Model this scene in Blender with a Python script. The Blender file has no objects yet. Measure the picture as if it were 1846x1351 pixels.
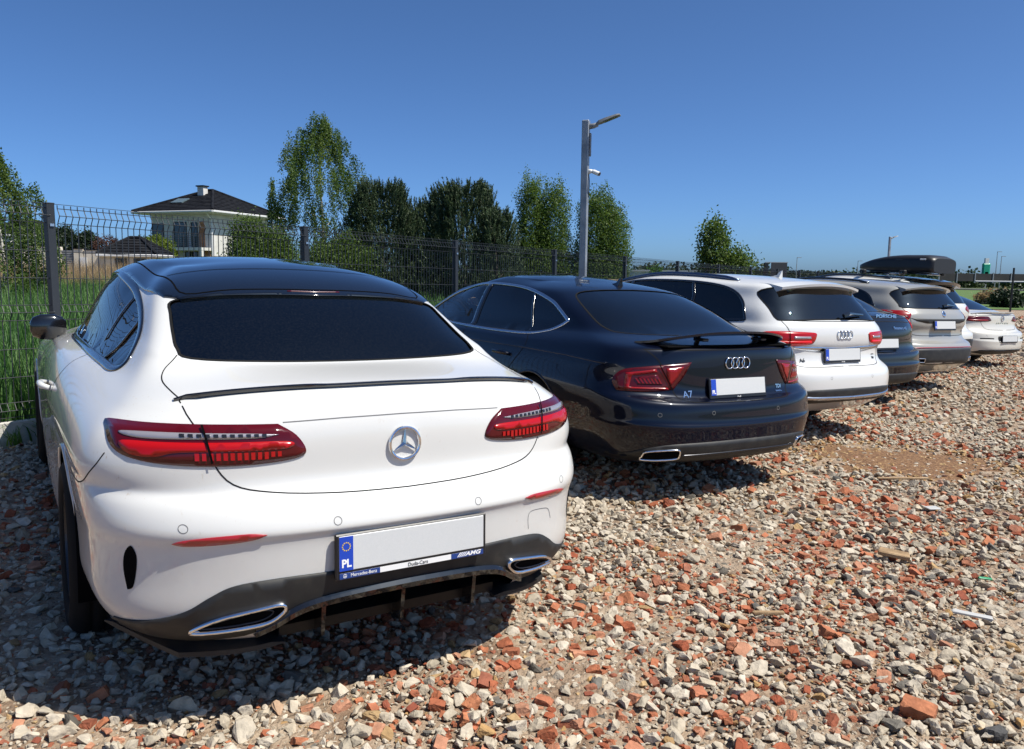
import bpy, bmesh, math, random
import numpy as np
from mathutils import Vector, Matrix, Quaternion
from mathutils.bvhtree import BVHTree
from mathutils.geometry import delaunay_2d_cdt

random.seed(7)
SC = bpy.context.scene
COL = SC.collection

# ------------------------------------------------------------------ camera, sky, sun, exposure
CAM_H, CAM_PITCH, CAM_ROLL, CAM_F = 1.4138, 0.12904, 0.011, 1416.96 / 1846.0
GX, GY = -0.0288, -0.0011            # the lot falls gently to the right
camd = bpy.data.cameras.new('camera')
cam = bpy.data.objects.new('camera', camd); COL.objects.link(cam)
camd.sensor_width = 36.0; camd.sensor_fit = 'HORIZONTAL'
camd.lens = 36.0 * CAM_F
camd.clip_start = 0.05; camd.clip_end = 4000
cam.matrix_world = (Matrix.Translation((0, 0, CAM_H)) @ Matrix.Rotation(math.pi/2 - CAM_PITCH, 4, 'X')
                    @ Matrix.Rotation(CAM_ROLL, 4, 'Z'))
SC.camera = cam

SUN_AZ = math.atan2(0.627, -0.205)   # bearing of the sun, clockwise from +Y
SUN_EL = math.radians(57.5)
W = bpy.data.worlds.new('World'); SC.world = W; W.use_nodes = True
wn = W.node_tree.nodes; wl = W.node_tree.links
sky = wn.new('ShaderNodeTexSky'); sky.sky_type = 'NISHITA'; sky.sun_disc = False
sky.sun_elevation = SUN_EL; sky.sun_rotation = SUN_AZ
sky.altitude = 100; sky.air_density = 0.5; sky.dust_density = 1.15; sky.ozone_density = 6.0
bg = wn['Background']; bg.inputs['Strength'].default_value = 0.084
grade = wn.new('ShaderNodeMix'); grade.data_type = 'RGBA'; grade.blend_type = 'MULTIPLY'; grade.inputs['Factor'].default_value = 1
grade.inputs['B'].default_value = (.87, 1.16, 1.36, 1)        # a clear deep spring sky
wl.new(sky.outputs[0], grade.inputs['A']); wl.new(grade.outputs['Result'], bg.inputs['Color'])
sd = bpy.data.lights.new('sun', 'SUN'); sd.energy = 5.0; sd.angle = math.radians(0.53); sd.color = (1.0, 0.945, 0.85)
sun = bpy.data.objects.new('sun', sd); COL.objects.link(sun)
sdir = Vector((math.sin(SUN_AZ)*math.cos(SUN_EL), math.cos(SUN_AZ)*math.cos(SUN_EL), math.sin(SUN_EL)))
sun.rotation_euler = sdir.to_track_quat('Z', 'Y').to_euler()
sun.location = (8, -4, 20)
SC.view_settings.view_transform = 'Standard'; SC.view_settings.look = 'None'
SC.view_settings.exposure = 0.45; SC.view_settings.gamma = 1.0; SC.view_settings.use_curve_mapping = False
SC.render.engine = 'CYCLES'
SC.cycles.max_bounces = 8; SC.cycles.transparent_max_bounces = 24
SC.cycles.use_adaptive_sampling = True; SC.cycles.adaptive_threshold = 0.02
SC.cycles.use_denoising = True

def gz(x, y):
    """height of the lot: a plane that levels out far away"""
    r = math.hypot(x, y)
    k = 1.0 if r < 18 else 18.0 / r + (1 - 18.0 / r) * 0.25
    return (GX * x + GY * y) * k

# ------------------------------------------------------------------ helpers
def tag(o, label=None, cat=None, group=None, kind=None):
    if label: o['label'] = label
    if cat: o['category'] = cat
    if group: o['group'] = group
    if kind: o['kind'] = kind
    return o

def link(name, me, mat=None, parent=None, smooth=False):
    o = bpy.data.objects.new(name, me); COL.objects.link(o)
    if mat is not None and not me.materials: me.materials.append(mat)
    if parent is not None: o.parent = parent
    if smooth:
        me.polygons.foreach_set('use_smooth', [True]*len(me.polygons))
    return o

def empty(name, mat=None):
    o = bpy.data.objects.new(name, None); COL.objects.link(o)
    o.empty_display_size = 0.2
    if mat is not None: o.matrix_world = mat
    return o

def copy_tree(o, parent=None):
    c = o.copy(); COL.objects.link(c)
    if parent is not None: c.parent = parent
    for ch in list(o.children): copy_tree(ch, c)
    return c

class MB:
    """collects verts and faces of one mesh"""
    def __init__(s): s.v = []; s.f = []; s.m = []; s.cur = 0
    def add(s, vs, fs):
        b = len(s.v); s.v += [tuple(v) for v in vs]
        for f in fs: s.f.append(tuple(i + b for i in f)); s.m.append(s.cur)
        return s
    def box(s, c, d, rot=None, bevel=0):
        x, y, z = d[0]/2, d[1]/2, d[2]/2
        if bevel:
            b = bevel; vs = []
            for sx in (-1, 1):
                for sy in (-1, 1):
                    for sz in (-1, 1):
                        vs += [(sx*(x-b), sy*(y-b), sz*z), (sx*(x-b), sy*y, sz*(z-b)), (sx*x, sy*(y-b), sz*(z-b))]
            bm = bmesh.new()
            for v in vs: bm.verts.new(v)
            bmesh.ops.convex_hull(bm, input=bm.verts)
            bm.verts.index_update()
            vs = [v.co.copy() for v in bm.verts]; fs = [[v.index for v in f.verts] for f in bm.faces]; bm.free()
        else:
            vs = [Vector((a, b_, c_)) for a in (-x, x) for b_ in (-y, y) for c_ in (-z, z)]
            fs = [(0, 1, 3, 2), (4, 6, 7, 5), (0, 4, 5, 1), (2, 3, 7, 6), (0, 2, 6, 4), (1, 5, 7, 3)]
        c = Vector(c)
        vs = [((rot @ Vector(v)) if rot else Vector(v)) + c for v in vs]
        return s.add(vs, fs)
    def tube(s, pts, r, n=6, closed=False, cap=True, up=None):
        pts = [Vector(p) for p in pts]; N = len(pts)
        rs = r if isinstance(r, (list, tuple)) else [r]*N
        vs = []; prev = None
        for i, p in enumerate(pts):
            if closed: t = (pts[(i+1) % N] - pts[i-1])
            else: t = pts[min(i+1, N-1)] - pts[max(i-1, 0)]
            t.normalize()
            if prev is None:
                a = Vector(up) if up else (Vector((0, 0, 1)) if abs(t.z) < .9 else Vector((1, 0, 0)))
            else: a = prev
            u = (a - t*a.dot(t)); u.normalize(); w = t.cross(u); prev = u
            for k in range(n):
                an = 2*math.pi*k/n
                vs.append(p + (u*math.cos(an) + w*math.sin(an))*rs[i])
        fs = []
        for i in range(N if closed else N-1):
            for k in range(n):
                a = i*n+k; b = i*n+(k+1) % n; i2 = (i+1) % N
                fs.append((a, b, i2*n+(k+1) % n, i2*n+k))
        if cap and not closed:
            fs.append(tuple(range(n-1, -1, -1))); fs.append(tuple((N-1)*n+k for k in range(n)))
        return s.add(vs, fs)
    def lathe(s, prof, n=32, axis='z', closed=False):
        """prof: (radius, height) pairs"""
        vs = []; m = len(prof)
        for k in range(n):
            a = 2*math.pi*k/n; c, d = math.cos(a), math.sin(a)
            for r, h in prof:
                vs.append({'z': (r*c, r*d, h), 'y': (r*c, h, r*d), 'x': (h, r*c, r*d)}[axis])
        fs = []
        for k in range(n):
            k2 = (k+1) % n
            for i in range(m if closed else m-1):
                j = (i+1) % m
                fs.append((k*m+i, k2*m+i, k2*m+j, k*m+j))
        return s.add(vs, fs)
    def prism(s, poly, z0, z1, M=None):
        """poly in xy, extruded along z, mapped by matrix M"""
        n = len(poly)
        vs = [Vector((x, y, z0)) for x, y in poly] + [Vector((x, y, z1)) for x, y in poly]
        if M is not None: vs = [M @ v for v in vs]
        fs = [tuple(range(n-1, -1, -1)), tuple(range(n, 2*n))] + [(i, (i+1) % n, n+(i+1) % n, n+i) for i in range(n)]
        return s.add(vs, fs)
    def mesh(s, name):
        me = bpy.data.meshes.new(name); me.from_pydata(s.v, [], s.f); me.update()
        if any(s.m): me.polygons.foreach_set('material_index', s.m)
        return me
    def build(s, name, mat=None, parent=None, smooth=False, fix=False):
        me = s.mesh(name)
        if fix:
            bm = bmesh.new(); bm.from_mesh(me); bmesh.ops.recalc_face_normals(bm, faces=bm.faces); bm.to_mesh(me); bm.free()
        o = link(name, me, None, parent, smooth)
        for m in (mat if isinstance(mat, (list, tuple)) else [mat]): me.materials.append(m)
        return o

# ------------------------------------------------------------------ materials
MATS = {}
def newmat(name):
    m = bpy.data.materials.new(name); m.use_nodes = True; MATS[name] = m
    nt = m.node_tree; return m, nt.nodes, nt.links, nt.nodes['Principled BSDF']

def simple(name, col, rough=.5, metal=0, coat=0, spec=.5, coat_rough=.03):
    m, n, l, p = newmat(name)
    p.inputs['Base Color'].default_value = (*col, 1); p.inputs['Roughness'].default_value = rough
    p.inputs['Metallic'].default_value = metal; p.inputs['Coat Weight'].default_value = coat
    p.inputs['Coat Roughness'].default_value = coat_rough; p.inputs['Specular IOR Level'].default_value = spec
    return m

def noisy(name, cols, scale=8, rough=.7, detail=6, bump=0, bscale=40, coord='Object', spots=(.35, .65), metal=0, bdist=.01, dist=0):
    m, n, l, p = newmat(name)
    tc = n.new('ShaderNodeTexCoord'); nz = n.new('ShaderNodeTexNoise'); cr = n.new('ShaderNodeValToRGB')
    nz.inputs['Scale'].default_value = scale; nz.inputs['Detail'].default_value = detail; nz.inputs['Distortion'].default_value = dist
    l.new(tc.outputs[coord], nz.inputs['Vector']); l.new(nz.outputs['Fac'], cr.inputs['Fac'])
    e = cr.color_ramp.elements
    e[0].position = spots[0]; e[0].color = (*cols[0], 1); e[1].position = spots[1]; e[1].color = (*cols[-1], 1)
    for i, c in enumerate(cols[1:-1]):
        q = e.new(spots[0] + (spots[1]-spots[0])*(i+1)/(len(cols)-1)); q.color = (*c, 1)
    l.new(cr.outputs['Color'], p.inputs['Base Color'])
    p.inputs['Roughness'].default_value = rough; p.inputs['Metallic'].default_value = metal
    if bump:
        b = n.new('ShaderNodeBump'); nb = n.new('ShaderNodeTexNoise'); nb.inputs['Scale'].default_value = bscale; nb.inputs['Detail'].default_value = 5
        l.new(tc.outputs[coord], nb.inputs['Vector']); l.new(nb.outputs['Fac'], b.inputs['Height'])
        b.inputs['Strength'].default_value = bump; b.inputs['Distance'].default_value = bdist
        l.new(b.outputs['Normal'], p.inputs['Normal'])
    return m

def paint(name, col, rough=.35, metal=0.0, dirt=(.30, .235, .17), dirt_amt=.5, dirt_top=.55, speck=.25, flake=0.0, coat=1.0):
    """car paint: clear coat over colour, dust thrown up on the lower body, fine specks"""
    m, n, l, p = newmat(name)
    p.inputs['Metallic'].default_value = metal; p.inputs['Roughness'].default_value = rough; p.inputs['Specular IOR Level'].default_value = .12
    p.inputs['Coat Weight'].default_value = coat; p.inputs['Coat Roughness'].default_value = .025
    tc = n.new('ShaderNodeTexCoord'); sx = n.new('ShaderNodeSeparateXYZ'); l.new(tc.outputs['Object'], sx.inputs[0])
    mr = n.new('ShaderNodeMapRange'); mr.inputs['From Min'].default_value = dirt_top; mr.inputs['From Max'].default_value = .15
    l.new(sx.outputs['Z'], mr.inputs['Value'])
    nz = n.new('ShaderNodeTexNoise'); nz.inputs['Scale'].default_value = 9; nz.inputs['Detail'].default_value = 8
    l.new(tc.outputs['Object'], nz.inputs['Vector'])
    mu = n.new('ShaderNodeMath'); mu.operation = 'MULTIPLY'; l.new(mr.outputs[0], mu.inputs[0]); l.new(nz.outputs['Fac'], mu.inputs[1])
    mu2 = n.new('ShaderNodeMath'); mu2.operation = 'MULTIPLY'; mu2.inputs[1].default_value = dirt_amt*1.6; mu2.use_clamp = True; l.new(mu.outputs[0], mu2.inputs[0])
    # fine specks
    vo = n.new('ShaderNodeTexNoise'); vo.inputs['Scale'].default_value = 95; vo.inputs['Detail'].default_value = 3
    mp = n.new('ShaderNodeMapping'); mp.inputs['Scale'].default_value = (1, 1, .55); l.new(tc.outputs['Object'], mp.inputs[0]); l.new(mp.outputs[0], vo.inputs['Vector'])
    n2 = n.new('ShaderNodeTexNoise'); n2.inputs['Scale'].default_value = 3.0; l.new(tc.outputs['Object'], n2.inputs['Vector'])
    ms = n.new('ShaderNodeMapRange'); ms.inputs['From Min'].default_value = .66; ms.inputs['From Max'].default_value = .78; l.new(vo.outputs['Fac'], ms.inputs['Value'])
    m3 = n.new('ShaderNodeMapRange'); m3.inputs['From Min'].default_value = .42; m3.inputs['From Max'].default_value = .62; l.new(n2.outputs['Fac'], m3.inputs['Value'])
    m4 = n.new('ShaderNodeMath'); m4.operation = 'MULTIPLY'; l.new(ms.outputs[0], m4.inputs[0]); l.new(m3.outputs[0], m4.inputs[1])
    m5 = n.new('ShaderNodeMath'); m5.operation = 'MULTIPLY'; m5.inputs[1].default_value = speck; l.new(m4.outputs[0], m5.inputs[0])
    mx = n.new('ShaderNodeMath'); mx.operation = 'MAXIMUM'; l.new(mu2.outputs[0], mx.inputs[0]); l.new(m5.outputs[0], mx.inputs[1])
    mix = n.new('ShaderNodeMix'); mix.data_type = 'RGBA'
    mix.inputs['A'].default_value = (*col, 1); mix.inputs['B'].default_value = (*dirt, 1)
    l.new(mx.outputs[0], mix.inputs['Factor']); l.new(mix.outputs['Result'], p.inputs['Base Color'])
    inv = n.new('ShaderNodeMath'); inv.operation = 'SUBTRACT'; inv.inputs[0].default_value = coat; l.new(mx.outputs[0], inv.inputs[1]); inv.use_clamp = True
    l.new(inv.outputs[0], p.inputs['Coat Weight'])
    return m

def glass(name, tint=(.05, .055, .06), thru=.5, rough=.0, dust=0.0):
    """tinted glazing: tinted transparency under a sharp reflection"""
    m, n, l, p = newmat(name); n.remove(p)
    out = n['Material Output']
    tr = n.new('ShaderNodeBsdfTransparent'); tr.inputs[0].default_value = (*tint, 1)
    gl = n.new('ShaderNodeBsdfGlossy'); gl.inputs['Roughness'].default_value = rough; gl.inputs['Color'].default_value = (1, 1, 1, 1)
    fr = n.new('ShaderNodeFresnel'); fr.inputs['IOR'].default_value = 1.52
    mr = n.new('ShaderNodeMapRange'); mr.inputs['From Min'].default_value = 0; mr.inputs['From Max'].default_value = 1
    mr.inputs['To Min'].default_value = .035; mr.inputs['To Max'].default_value = 1.0
    l.new(fr.outputs[0], mr.inputs['Value'])
    mx = n.new('ShaderNodeMixShader'); l.new(mr.outputs[0], mx.inputs[0]); l.new(tr.outputs[0], mx.inputs[1]); l.new(gl.outputs[0], mx.inputs[2])
    last = mx
    if dust:
        tc = n.new('ShaderNodeTexCoord'); nz = n.new('ShaderNodeTexNoise'); nz.inputs['Scale'].default_value = 120; nz.inputs['Detail'].default_value = 3
        l.new(tc.outputs['Object'], nz.inputs['Vector'])
        df = n.new('ShaderNodeBsdfDiffuse'); df.inputs[0].default_value = (.4, .38, .34, 1)
        q = n.new('ShaderNodeMapRange'); q.inputs['From Min'].default_value = .4; q.inputs['From Max'].default_value = .8; q.inputs['To Max'].default_value = dust
        l.new(nz.outputs['Fac'], q.inputs['Value'])
        m2 = n.new('ShaderNodeMixShader'); l.new(q.outputs[0], m2.inputs[0]); l.new(mx.outputs[0], m2.inputs[1]); l.new(df.outputs[0], m2.inputs[2]); last = m2
    l.new(last.outputs[0], out.inputs['Surface'])
    return m

# ------------------------------------------------------------------ terrain, rubble lot, field
FP, FD = Vector((-3.558, 6.118)), Vector((math.cos(.984), math.sin(.984)))   # fence line: first post and direction
FN = Vector((-FD.y, FD.x))                                                    # away from the lot
def sstep(a, b, x):
    t = min(1, max(0, (x-a)/(b-a))); return t*t*(3-2*t)
def fence_n(x, y): return (x-FP.x)*FN.x + (y-FP.y)*FN.y
def fence_t(x, y): return (x-FP.x)*FD.x + (y-FP.y)*FD.y
def tz(x, y):
    """terrain height"""
    z = gz(x, y); n = fence_n(x, y)
    if n > 18: z += 1.15*sstep(22, 46, n)*(1-.75*sstep(10, 60, fence_t(x, y)))
    return z

soil = noisy('soil', [(.075, .052, .036), (.15, .11, .078), (.24, .19, .14)], 3.5, .95, 10, bump=.6, bscale=60, spots=(.3, .72), bdist=.02)
def mix_mat(name, stops, scale, rough=.95, coord='Object', bump=.4, bscale=30, bdist=.02):
    return noisy(name, stops, scale, rough, 12, bump=bump, bscale=bscale, coord=coord, spots=(.28, .72), bdist=bdist)
mix_mat('rubble_ground', [(.15, .090, .055), (.25, .175, .115), (.33, .25, .175), (.38, .30, .215)], 7.0, bump=.9, bscale=34, bdist=.05)
mix_mat('meadow', [(.035, .060, .016), (.060, .095, .024), (.10, .12, .045)], .8)
mix_mat('earth_strip', [(.16, .12, .075), (.24, .19, .12), (.30, .25, .16)], 2.0)

def sheet(name, xs, ys, dz, mat, keep=None, kind='structure', zf=tz):
    V = []; F = []; id = {}
    for i, x in enumerate(xs):
        for j, y in enumerate(ys):
            id[i, j] = len(V); V.append((x, y, zf(x, y)+dz))
    for i in range(len(xs)-1):
        for j in range(len(ys)-1):
            cx, cy = (xs[i]+xs[i+1])/2, (ys[j]+ys[j+1])/2
            if keep is None or keep(cx, cy): F.append((id[i, j], id[i+1, j], id[i+1, j+1], id[i, j+1]))
    me = bpy.data.meshes.new(name); me.from_pydata(V, [], F); me.update()
    o = link(name, me, mat, smooth=True)
    if kind: o['kind'] = kind
    return o
def spread(a, b, n, p=2.2):
    """grid lines dense near zero"""
    out = []
    for k in range(n+1):
        t = -1+2*k/n; out.append((abs(t)**p)*(b if t > 0 else -a)*(1 if t > 0 else 1) if t != 0 else 0.0)
    return [(-abs(v) if (-1+2*k/n) < 0 else abs(v)) for k, v in enumerate(out)]
xs = spread(1500, 1500, 120, 3.0); ys = [-30, -15, -8, -4, -2] + [0+1600*(k/110)**3.0 for k in range(111)]
sheet('ground', xs, ys, -.06, MATS['meadow'])
# the rubble lot: strip coordinates along the fence
def lot_sheet(name, t0, t1, n0, n1, dt, dn, dz, mat, amp=0.0):
    V = []; F = []; nt = int((t1-t0)/dt)+1; nn = int((n1-n0)/dn)+1
    for i in range(nt):
        for j in range(nn):
            t = t0+i*dt; n = n0+j*dn; x = FP.x+FD.x*t+FN.x*n; y = FP.y+FD.y*t+FN.y*n
            h = amp*(math.sin(x*3.1+1)*math.sin(y*2.7)+.6*math.sin(x*7.3+y*5.1)+.4*math.sin(x*13-y*9))
            V.append((x, y, tz(x, y)+dz+h))
    for i in range(nt-1):
        for j in range(nn-1): F.append((i*nn+j, (i+1)*nn+j, (i+1)*nn+j+1, i*nn+j+1))
    me = bpy.data.meshes.new(name); me.from_pydata(V, [], F); me.update()
    o = link(name, me, mat, smooth=True); o['kind'] = 'structure'; return o
lot_sheet('rubble_lot', -14, 26, -30, -.10, .25, .25, 0.0, MATS['rubble_ground'], .008)
lot_sheet('rubble_lot_far', 26.0, 62, -48, -.10, 1.5, 1.5, -.004, MATS['rubble_ground'])
lot_sheet('field', -14, 70, .10, 34, 1.2, 1.2, -.02, MATS['soil'])
lot_sheet('earth_strip', -14, 26, 22, 46, 1.5, 1.5, .0, MATS['earth_strip'])

# ---- rubble
def stone_mesh(seed, ax, rough=.05, n=13, sub=1, smooth=.25):
    rnd = random.Random(seed); bm = bmesh.new()
    for i in range(n):
        v = Vector((rnd.gauss(0, 1), rnd.gauss(0, 1), rnd.gauss(0, 1))).normalized()*rnd.uniform(.86, 1.05)
        bm.verts.new((v.x*ax[0], v.y*ax[1], v.z*ax[2]))
    r = bmesh.ops.convex_hull(bm, input=bm.verts)
    bmesh.ops.delete(bm, geom=[v for v in bm.verts if not v.link_faces], context='VERTS')
    for k in range(sub):
        bmesh.ops.subdivide_edges(bm, edges=bm.edges[:], cuts=1, use_grid_fill=True)
        bmesh.ops.triangulate(bm, faces=bm.faces[:])
        for v in bm.verts:
            v.co += Vector((rnd.uniform(-1, 1), rnd.uniform(-1, 1), rnd.uniform(-1, 1)))*rough/(k+1)
    if smooth:
        bmesh.ops.smooth_vert(bm, verts=bm.verts[:], factor=smooth, use_axis_x=True, use_axis_y=True, use_axis_z=True)
    bmesh.ops.recalc_face_normals(bm, faces=bm.faces)
    me = bpy.data.meshes.new('stone'); bm.to_mesh(me); bm.free()
    return me
def brick_mesh(seed, ax):
    """a broken block: box with corners knocked off"""
    rnd = random.Random(seed); bm = bmesh.new()
    for sx in (-1, 1):
        for sy in (-1, 1):
            for sz in (-1, 1):
                if rnd.random() < .35:
                    k = rnd.uniform(.3, .75)
                    for d in ((k, 1, 1), (1, k, 1), (1, 1, k)): bm.verts.new((sx*ax[0]*d[0], sy*ax[1]*d[1], sz*ax[2]*d[2]))
                else: bm.verts.new((sx*ax[0]*rnd.uniform(.88, 1), sy*ax[1]*rnd.uniform(.88, 1), sz*ax[2]*rnd.uniform(.85, 1)))
    bmesh.ops.convex_hull(bm, input=bm.verts)
    bmesh.ops.delete(bm, geom=[v for v in bm.verts if not v.link_faces], context='VERTS')
    for k in range(2):
        bmesh.ops.subdivide_edges(bm, edges=bm.edges[:], cuts=1, use_grid_fill=True); bmesh.ops.triangulate(bm, faces=bm.faces[:])
        for v in bm.verts: v.co += Vector((rnd.uniform(-1, 1), rnd.uniform(-1, 1), rnd.uniform(-1, 1)))*.045/(k+1)
    bmesh.ops.recalc_face_normals(bm, faces=bm.faces)
    me = bpy.data.meshes.new('stone'); bm.to_mesh(me); bm.free()
    return me
def stone_mat(name, cols, nscale=14, rough=.92, bump=.5, bs=70, vmin=.75, vmax=1.15):
    m, n, l, p = newmat(name)
    tc = n.new('ShaderNodeTexCoord'); oi = n.new('ShaderNodeObjectInfo')
    cr = n.new('ShaderNodeValToRGB'); l.new(oi.outputs['Random'], cr.inputs['Fac'])
    e = cr.color_ramp.elements
    e[0].color = (*cols[0], 1); e[1].color = (*cols[-1], 1)
    for i, c in enumerate(cols[1:-1]):
        q = e.new((i+1)/(len(cols)-1)); q.color = (*c, 1)
    ge = n.new('ShaderNodeNewGeometry'); nz = n.new('ShaderNodeTexNoise'); nz.inputs['Scale'].default_value = nscale; nz.inputs['Detail'].default_value = 6
    l.new(ge.outputs['Position'], nz.inputs['Vector'])
    mr = n.new('ShaderNodeMapRange'); mr.inputs['From Min'].default_value = .3; mr.inputs['From Max'].default_value = .7; mr.inputs['To Min'].default_value = vmin; mr.inputs['To Max'].default_value = vmax
    l.new(nz.outputs['Fac'], mr.inputs['Value'])
    mx = n.new('ShaderNodeMix'); mx.data_type = 'RGBA'; mx.blend_type = 'MULTIPLY'; mx.inputs['Factor'].default_value = 1
    cb = n.new('ShaderNodeCombineColor')
    for k in range(3): l.new(mr.outputs[0], cb.inputs[k])
    l.new(cr.outputs['Color'], mx.inputs['A']); l.new(cb.outputs[0], mx.inputs['B']); l.new(mx.outputs['Result'], p.inputs['Base Color'])
    p.inputs['Roughness'].default_value = rough; p.inputs['Specular IOR Level'].default_value = .25
    b = n.new('ShaderNodeBump'); nb = n.new('ShaderNodeTexNoise'); nb.inputs['Scale'].default_value = bs; nb.inputs['Detail'].default_value = 6
    l.new(ge.outputs['Position'], nb.inputs['Vector']); l.new(nb.outputs['Fac'], b.inputs['Height']); b.inputs['Strength'].default_value = bump; b.inputs['Distance'].default_value = .012
    l.new(b.outputs['Normal'], p.inputs['Normal'])
    return m
stone_mat('concrete_stone', [(.41, .350, .262), (.47, .410, .322), (.33, .285, .215), (.53, .465, .372), (.40, .352, .278), (.45, .375, .270)], 30)
stone_mat('brick_stone', [(.33, .105, .050), (.27, .072, .036), (.40, .160, .080), (.22, .062, .036), (.43, .22, .135), (.36, .125, .065)], 24, vmin=.7, vmax=1.2)
stone_mat('dark_stone', [(.085, .078, .066), (.12, .105, .085), (.17, .155, .13), (.07, .068, .066)], 24)
stone_mat('tan_stone', [(.38, .23, .095), (.33, .21, .10), (.44, .31, .16), (.40, .265, .20)], 24)
KINDS = []     # (mesh, kind)
RUB = bpy.data.collections.new('rubble_stones')
def variant(me, mat, kind):
    me.materials.append(MATS[mat]); KINDS.append((me, kind))
    o = bpy.data.objects.new('stone_%02d' % len(KINDS), me); RUB.objects.link(o)
for i in range(14): variant(stone_mesh(100+i, (1, random.uniform(.6, .9), random.uniform(.42, .68)), .05, random.choice((10, 12, 15)), 2 if i < 9 else 1, .30 if i < 9 else .1), 'concrete_stone', 'concrete')
for i in range(5): variant(brick_mesh(200+i, (1, random.uniform(.55, .85), random.uniform(.38, .6))), 'brick_stone', 'brick')
for i in range(4): variant(stone_mesh(240+i, (1, random.uniform(.5, .8), random.uniform(.3, .5)), .06, 11, 2, .12), 'brick_stone', 'brick')
for i in range(2): variant(stone_mesh(300+i, (1, .7, .5), .06, 12, 2, .2), 'dark_stone', 'dark')
for i in range(3): variant(stone_mesh(330+i, (1, .7, .42), .05, 11, 2, .15), 'tan_stone', 'tan')
KI = {k: [i for i, (m_, kk) in enumerate(KINDS) if kk == k] for k in ('concrete', 'brick', 'dark', 'tan')}
def gpt(u, v):
    """where a photograph pixel meets the lot"""
    dv = Vector(((u-923)/1416.96, -(v-675.5)/1416.96, -1)); dd = cam.matrix_world.to_3x3() @ dv
    t = -CAM_H/(dd.z-GX*dd.x-GY*dd.y); return Vector((dd.x*t, dd.y*t, CAM_H+dd.z*t))
def nz2(x, y):
    return (math.sin(x*1.7+2.3*math.sin(y*.9))+math.sin(y*2.1+1.9*math.sin(x*1.3+1))+.7*math.sin(x*4.1+y*3.3))/2.7
def scatter_stones():
    rnd = random.Random(11); out = []
    cf, sf = math.cos(.984), math.sin(.984)
    def lay(dmin, dmax, cell, smin, smax, zk, prob=1.0, pw=1.8):
        az0, az1 = -.66, .66
        r = dmin
        y = .6
        nx = 0
        yy = 0.55
        while yy < dmax:
            xx = -.72*yy-.9
            while xx < .72*yy+.9:
                x = xx+rnd.uniform(-.5, .5)*cell; y_ = yy+rnd.uniform(-.5, .5)*cell
                d = math.hypot(x, y_)
                if dmin <= d < dmax and fence_n(x, y_) < -.12 and rnd.random() < prob:
                    s = smin+(smax-smin)*rnd.random()**pw
                    e = ((x-PATCH[0])/.85)**2+((y_-PATCH[1])/.65)**2+.35*nz2(x*3, y_*3)
                    if e < 1 and (s > .034 or rnd.random() < .45): xx += cell; continue
                    if e < 1.2 and rnd.random() < .55: q_tan = True
                    else: q_tan = False
                    w = nz2(x, y_); q = rnd.random()
                    pb = .22+.19*max(-1, min(1, w*1.5))
                    # a worn patch with fines and wood chips on the right
                    if smax > .055 and smin > .03 and dmax < 6: pb *= .5
                    if q < pb: k = 'brick'
                    elif q < pb+.035: k = 'dark'
                    elif q < pb+.085: k = 'tan'
                    else: k = 'concrete'
                    if q_tan: k = 'tan'
                    if k == 'brick': s *= .80
                    out.append((x, y_, tz(x, y_)+s*zk, s, rnd.choice(KI[k]), rnd.uniform(-.5, .5), rnd.uniform(-.5, .5), rnd.uniform(0, 6.28), k))
                xx += cell
            yy += cell
    lay(.5, 4.4, .024, .0070, .0185, .30)
    lay(.5, 4.4, .050, .017, .039, .34, .95, 1.5)
    lay(.5, 5.0, .17, .036, .058, .30, .6, 1.6)
    lay(4.4, 9.5, .046, .015, .031, .34)
    lay(4.4, 9.5, .088, .026, .052, .36, .9)
    lay(9.5, 20, .100, .028, .056, .40)
    lay(20, 44, .24, .05, .10, .36)
    return out
PATCH = gpt(1625, 832)
ST = scatter_stones()
def cam_vis_size(s):
    """rough size on the picture; zero when off frame or under a car"""
    x, y, z = s[0], s[1], s[2]
    if y < 1.45: return 0
    u = x/y
    if abs(u) > .645: return 0
    v = (CAM_H-z)/y
    if v > .62: return 0
    for (px, py, yaw) in ((-.328, 2.429, .57), (1.473, 5.16, .546), (3.01, 7.2, .5626)):
        dx, dy = x-px, y-py; X = -dx*math.sin(yaw)+dy*math.cos(yaw); Y = -dx*math.cos(yaw)-dy*math.sin(yaw)
        if -.05 < X < 4.8 and abs(Y) < 1.0: return 0
    return s[3]/math.hypot(x, y)
order = sorted(range(len(ST)), key=lambda i: -cam_vis_size(ST[i]))
near = set(order[:300])
NAMES = {'concrete': ('rubble_stone', 'pale grey concrete lump lying loose among the rubble in the foreground', 'stone', 'loose concrete lumps in the foreground'),
         'brick': ('brick_fragment', 'broken piece of orange red brick lying loose in the foreground rubble', 'brick', 'loose brick fragments in the foreground'),
         'dark': ('dark_stone', 'dark grey stone lying among pale rubble in the foreground', 'stone', 'dark stones in the foreground'),
         'tan': ('tan_stone', 'ochre tan stone lying among pale rubble in the foreground', 'stone', 'tan stones in the foreground')}
for i in near:
    x, y, z, s, k, rx, ry, rz, kind = ST[i]; nm, lab, cat, grp = NAMES[kind]
    o = bpy.data.objects.new(nm, KINDS[k][0]); COL.objects.link(o)
    o.location = (x, y, z); o.rotation_euler = (rx, ry, rz); o.scale = (s, s, s); tag(o, lab, cat, grp)
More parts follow.
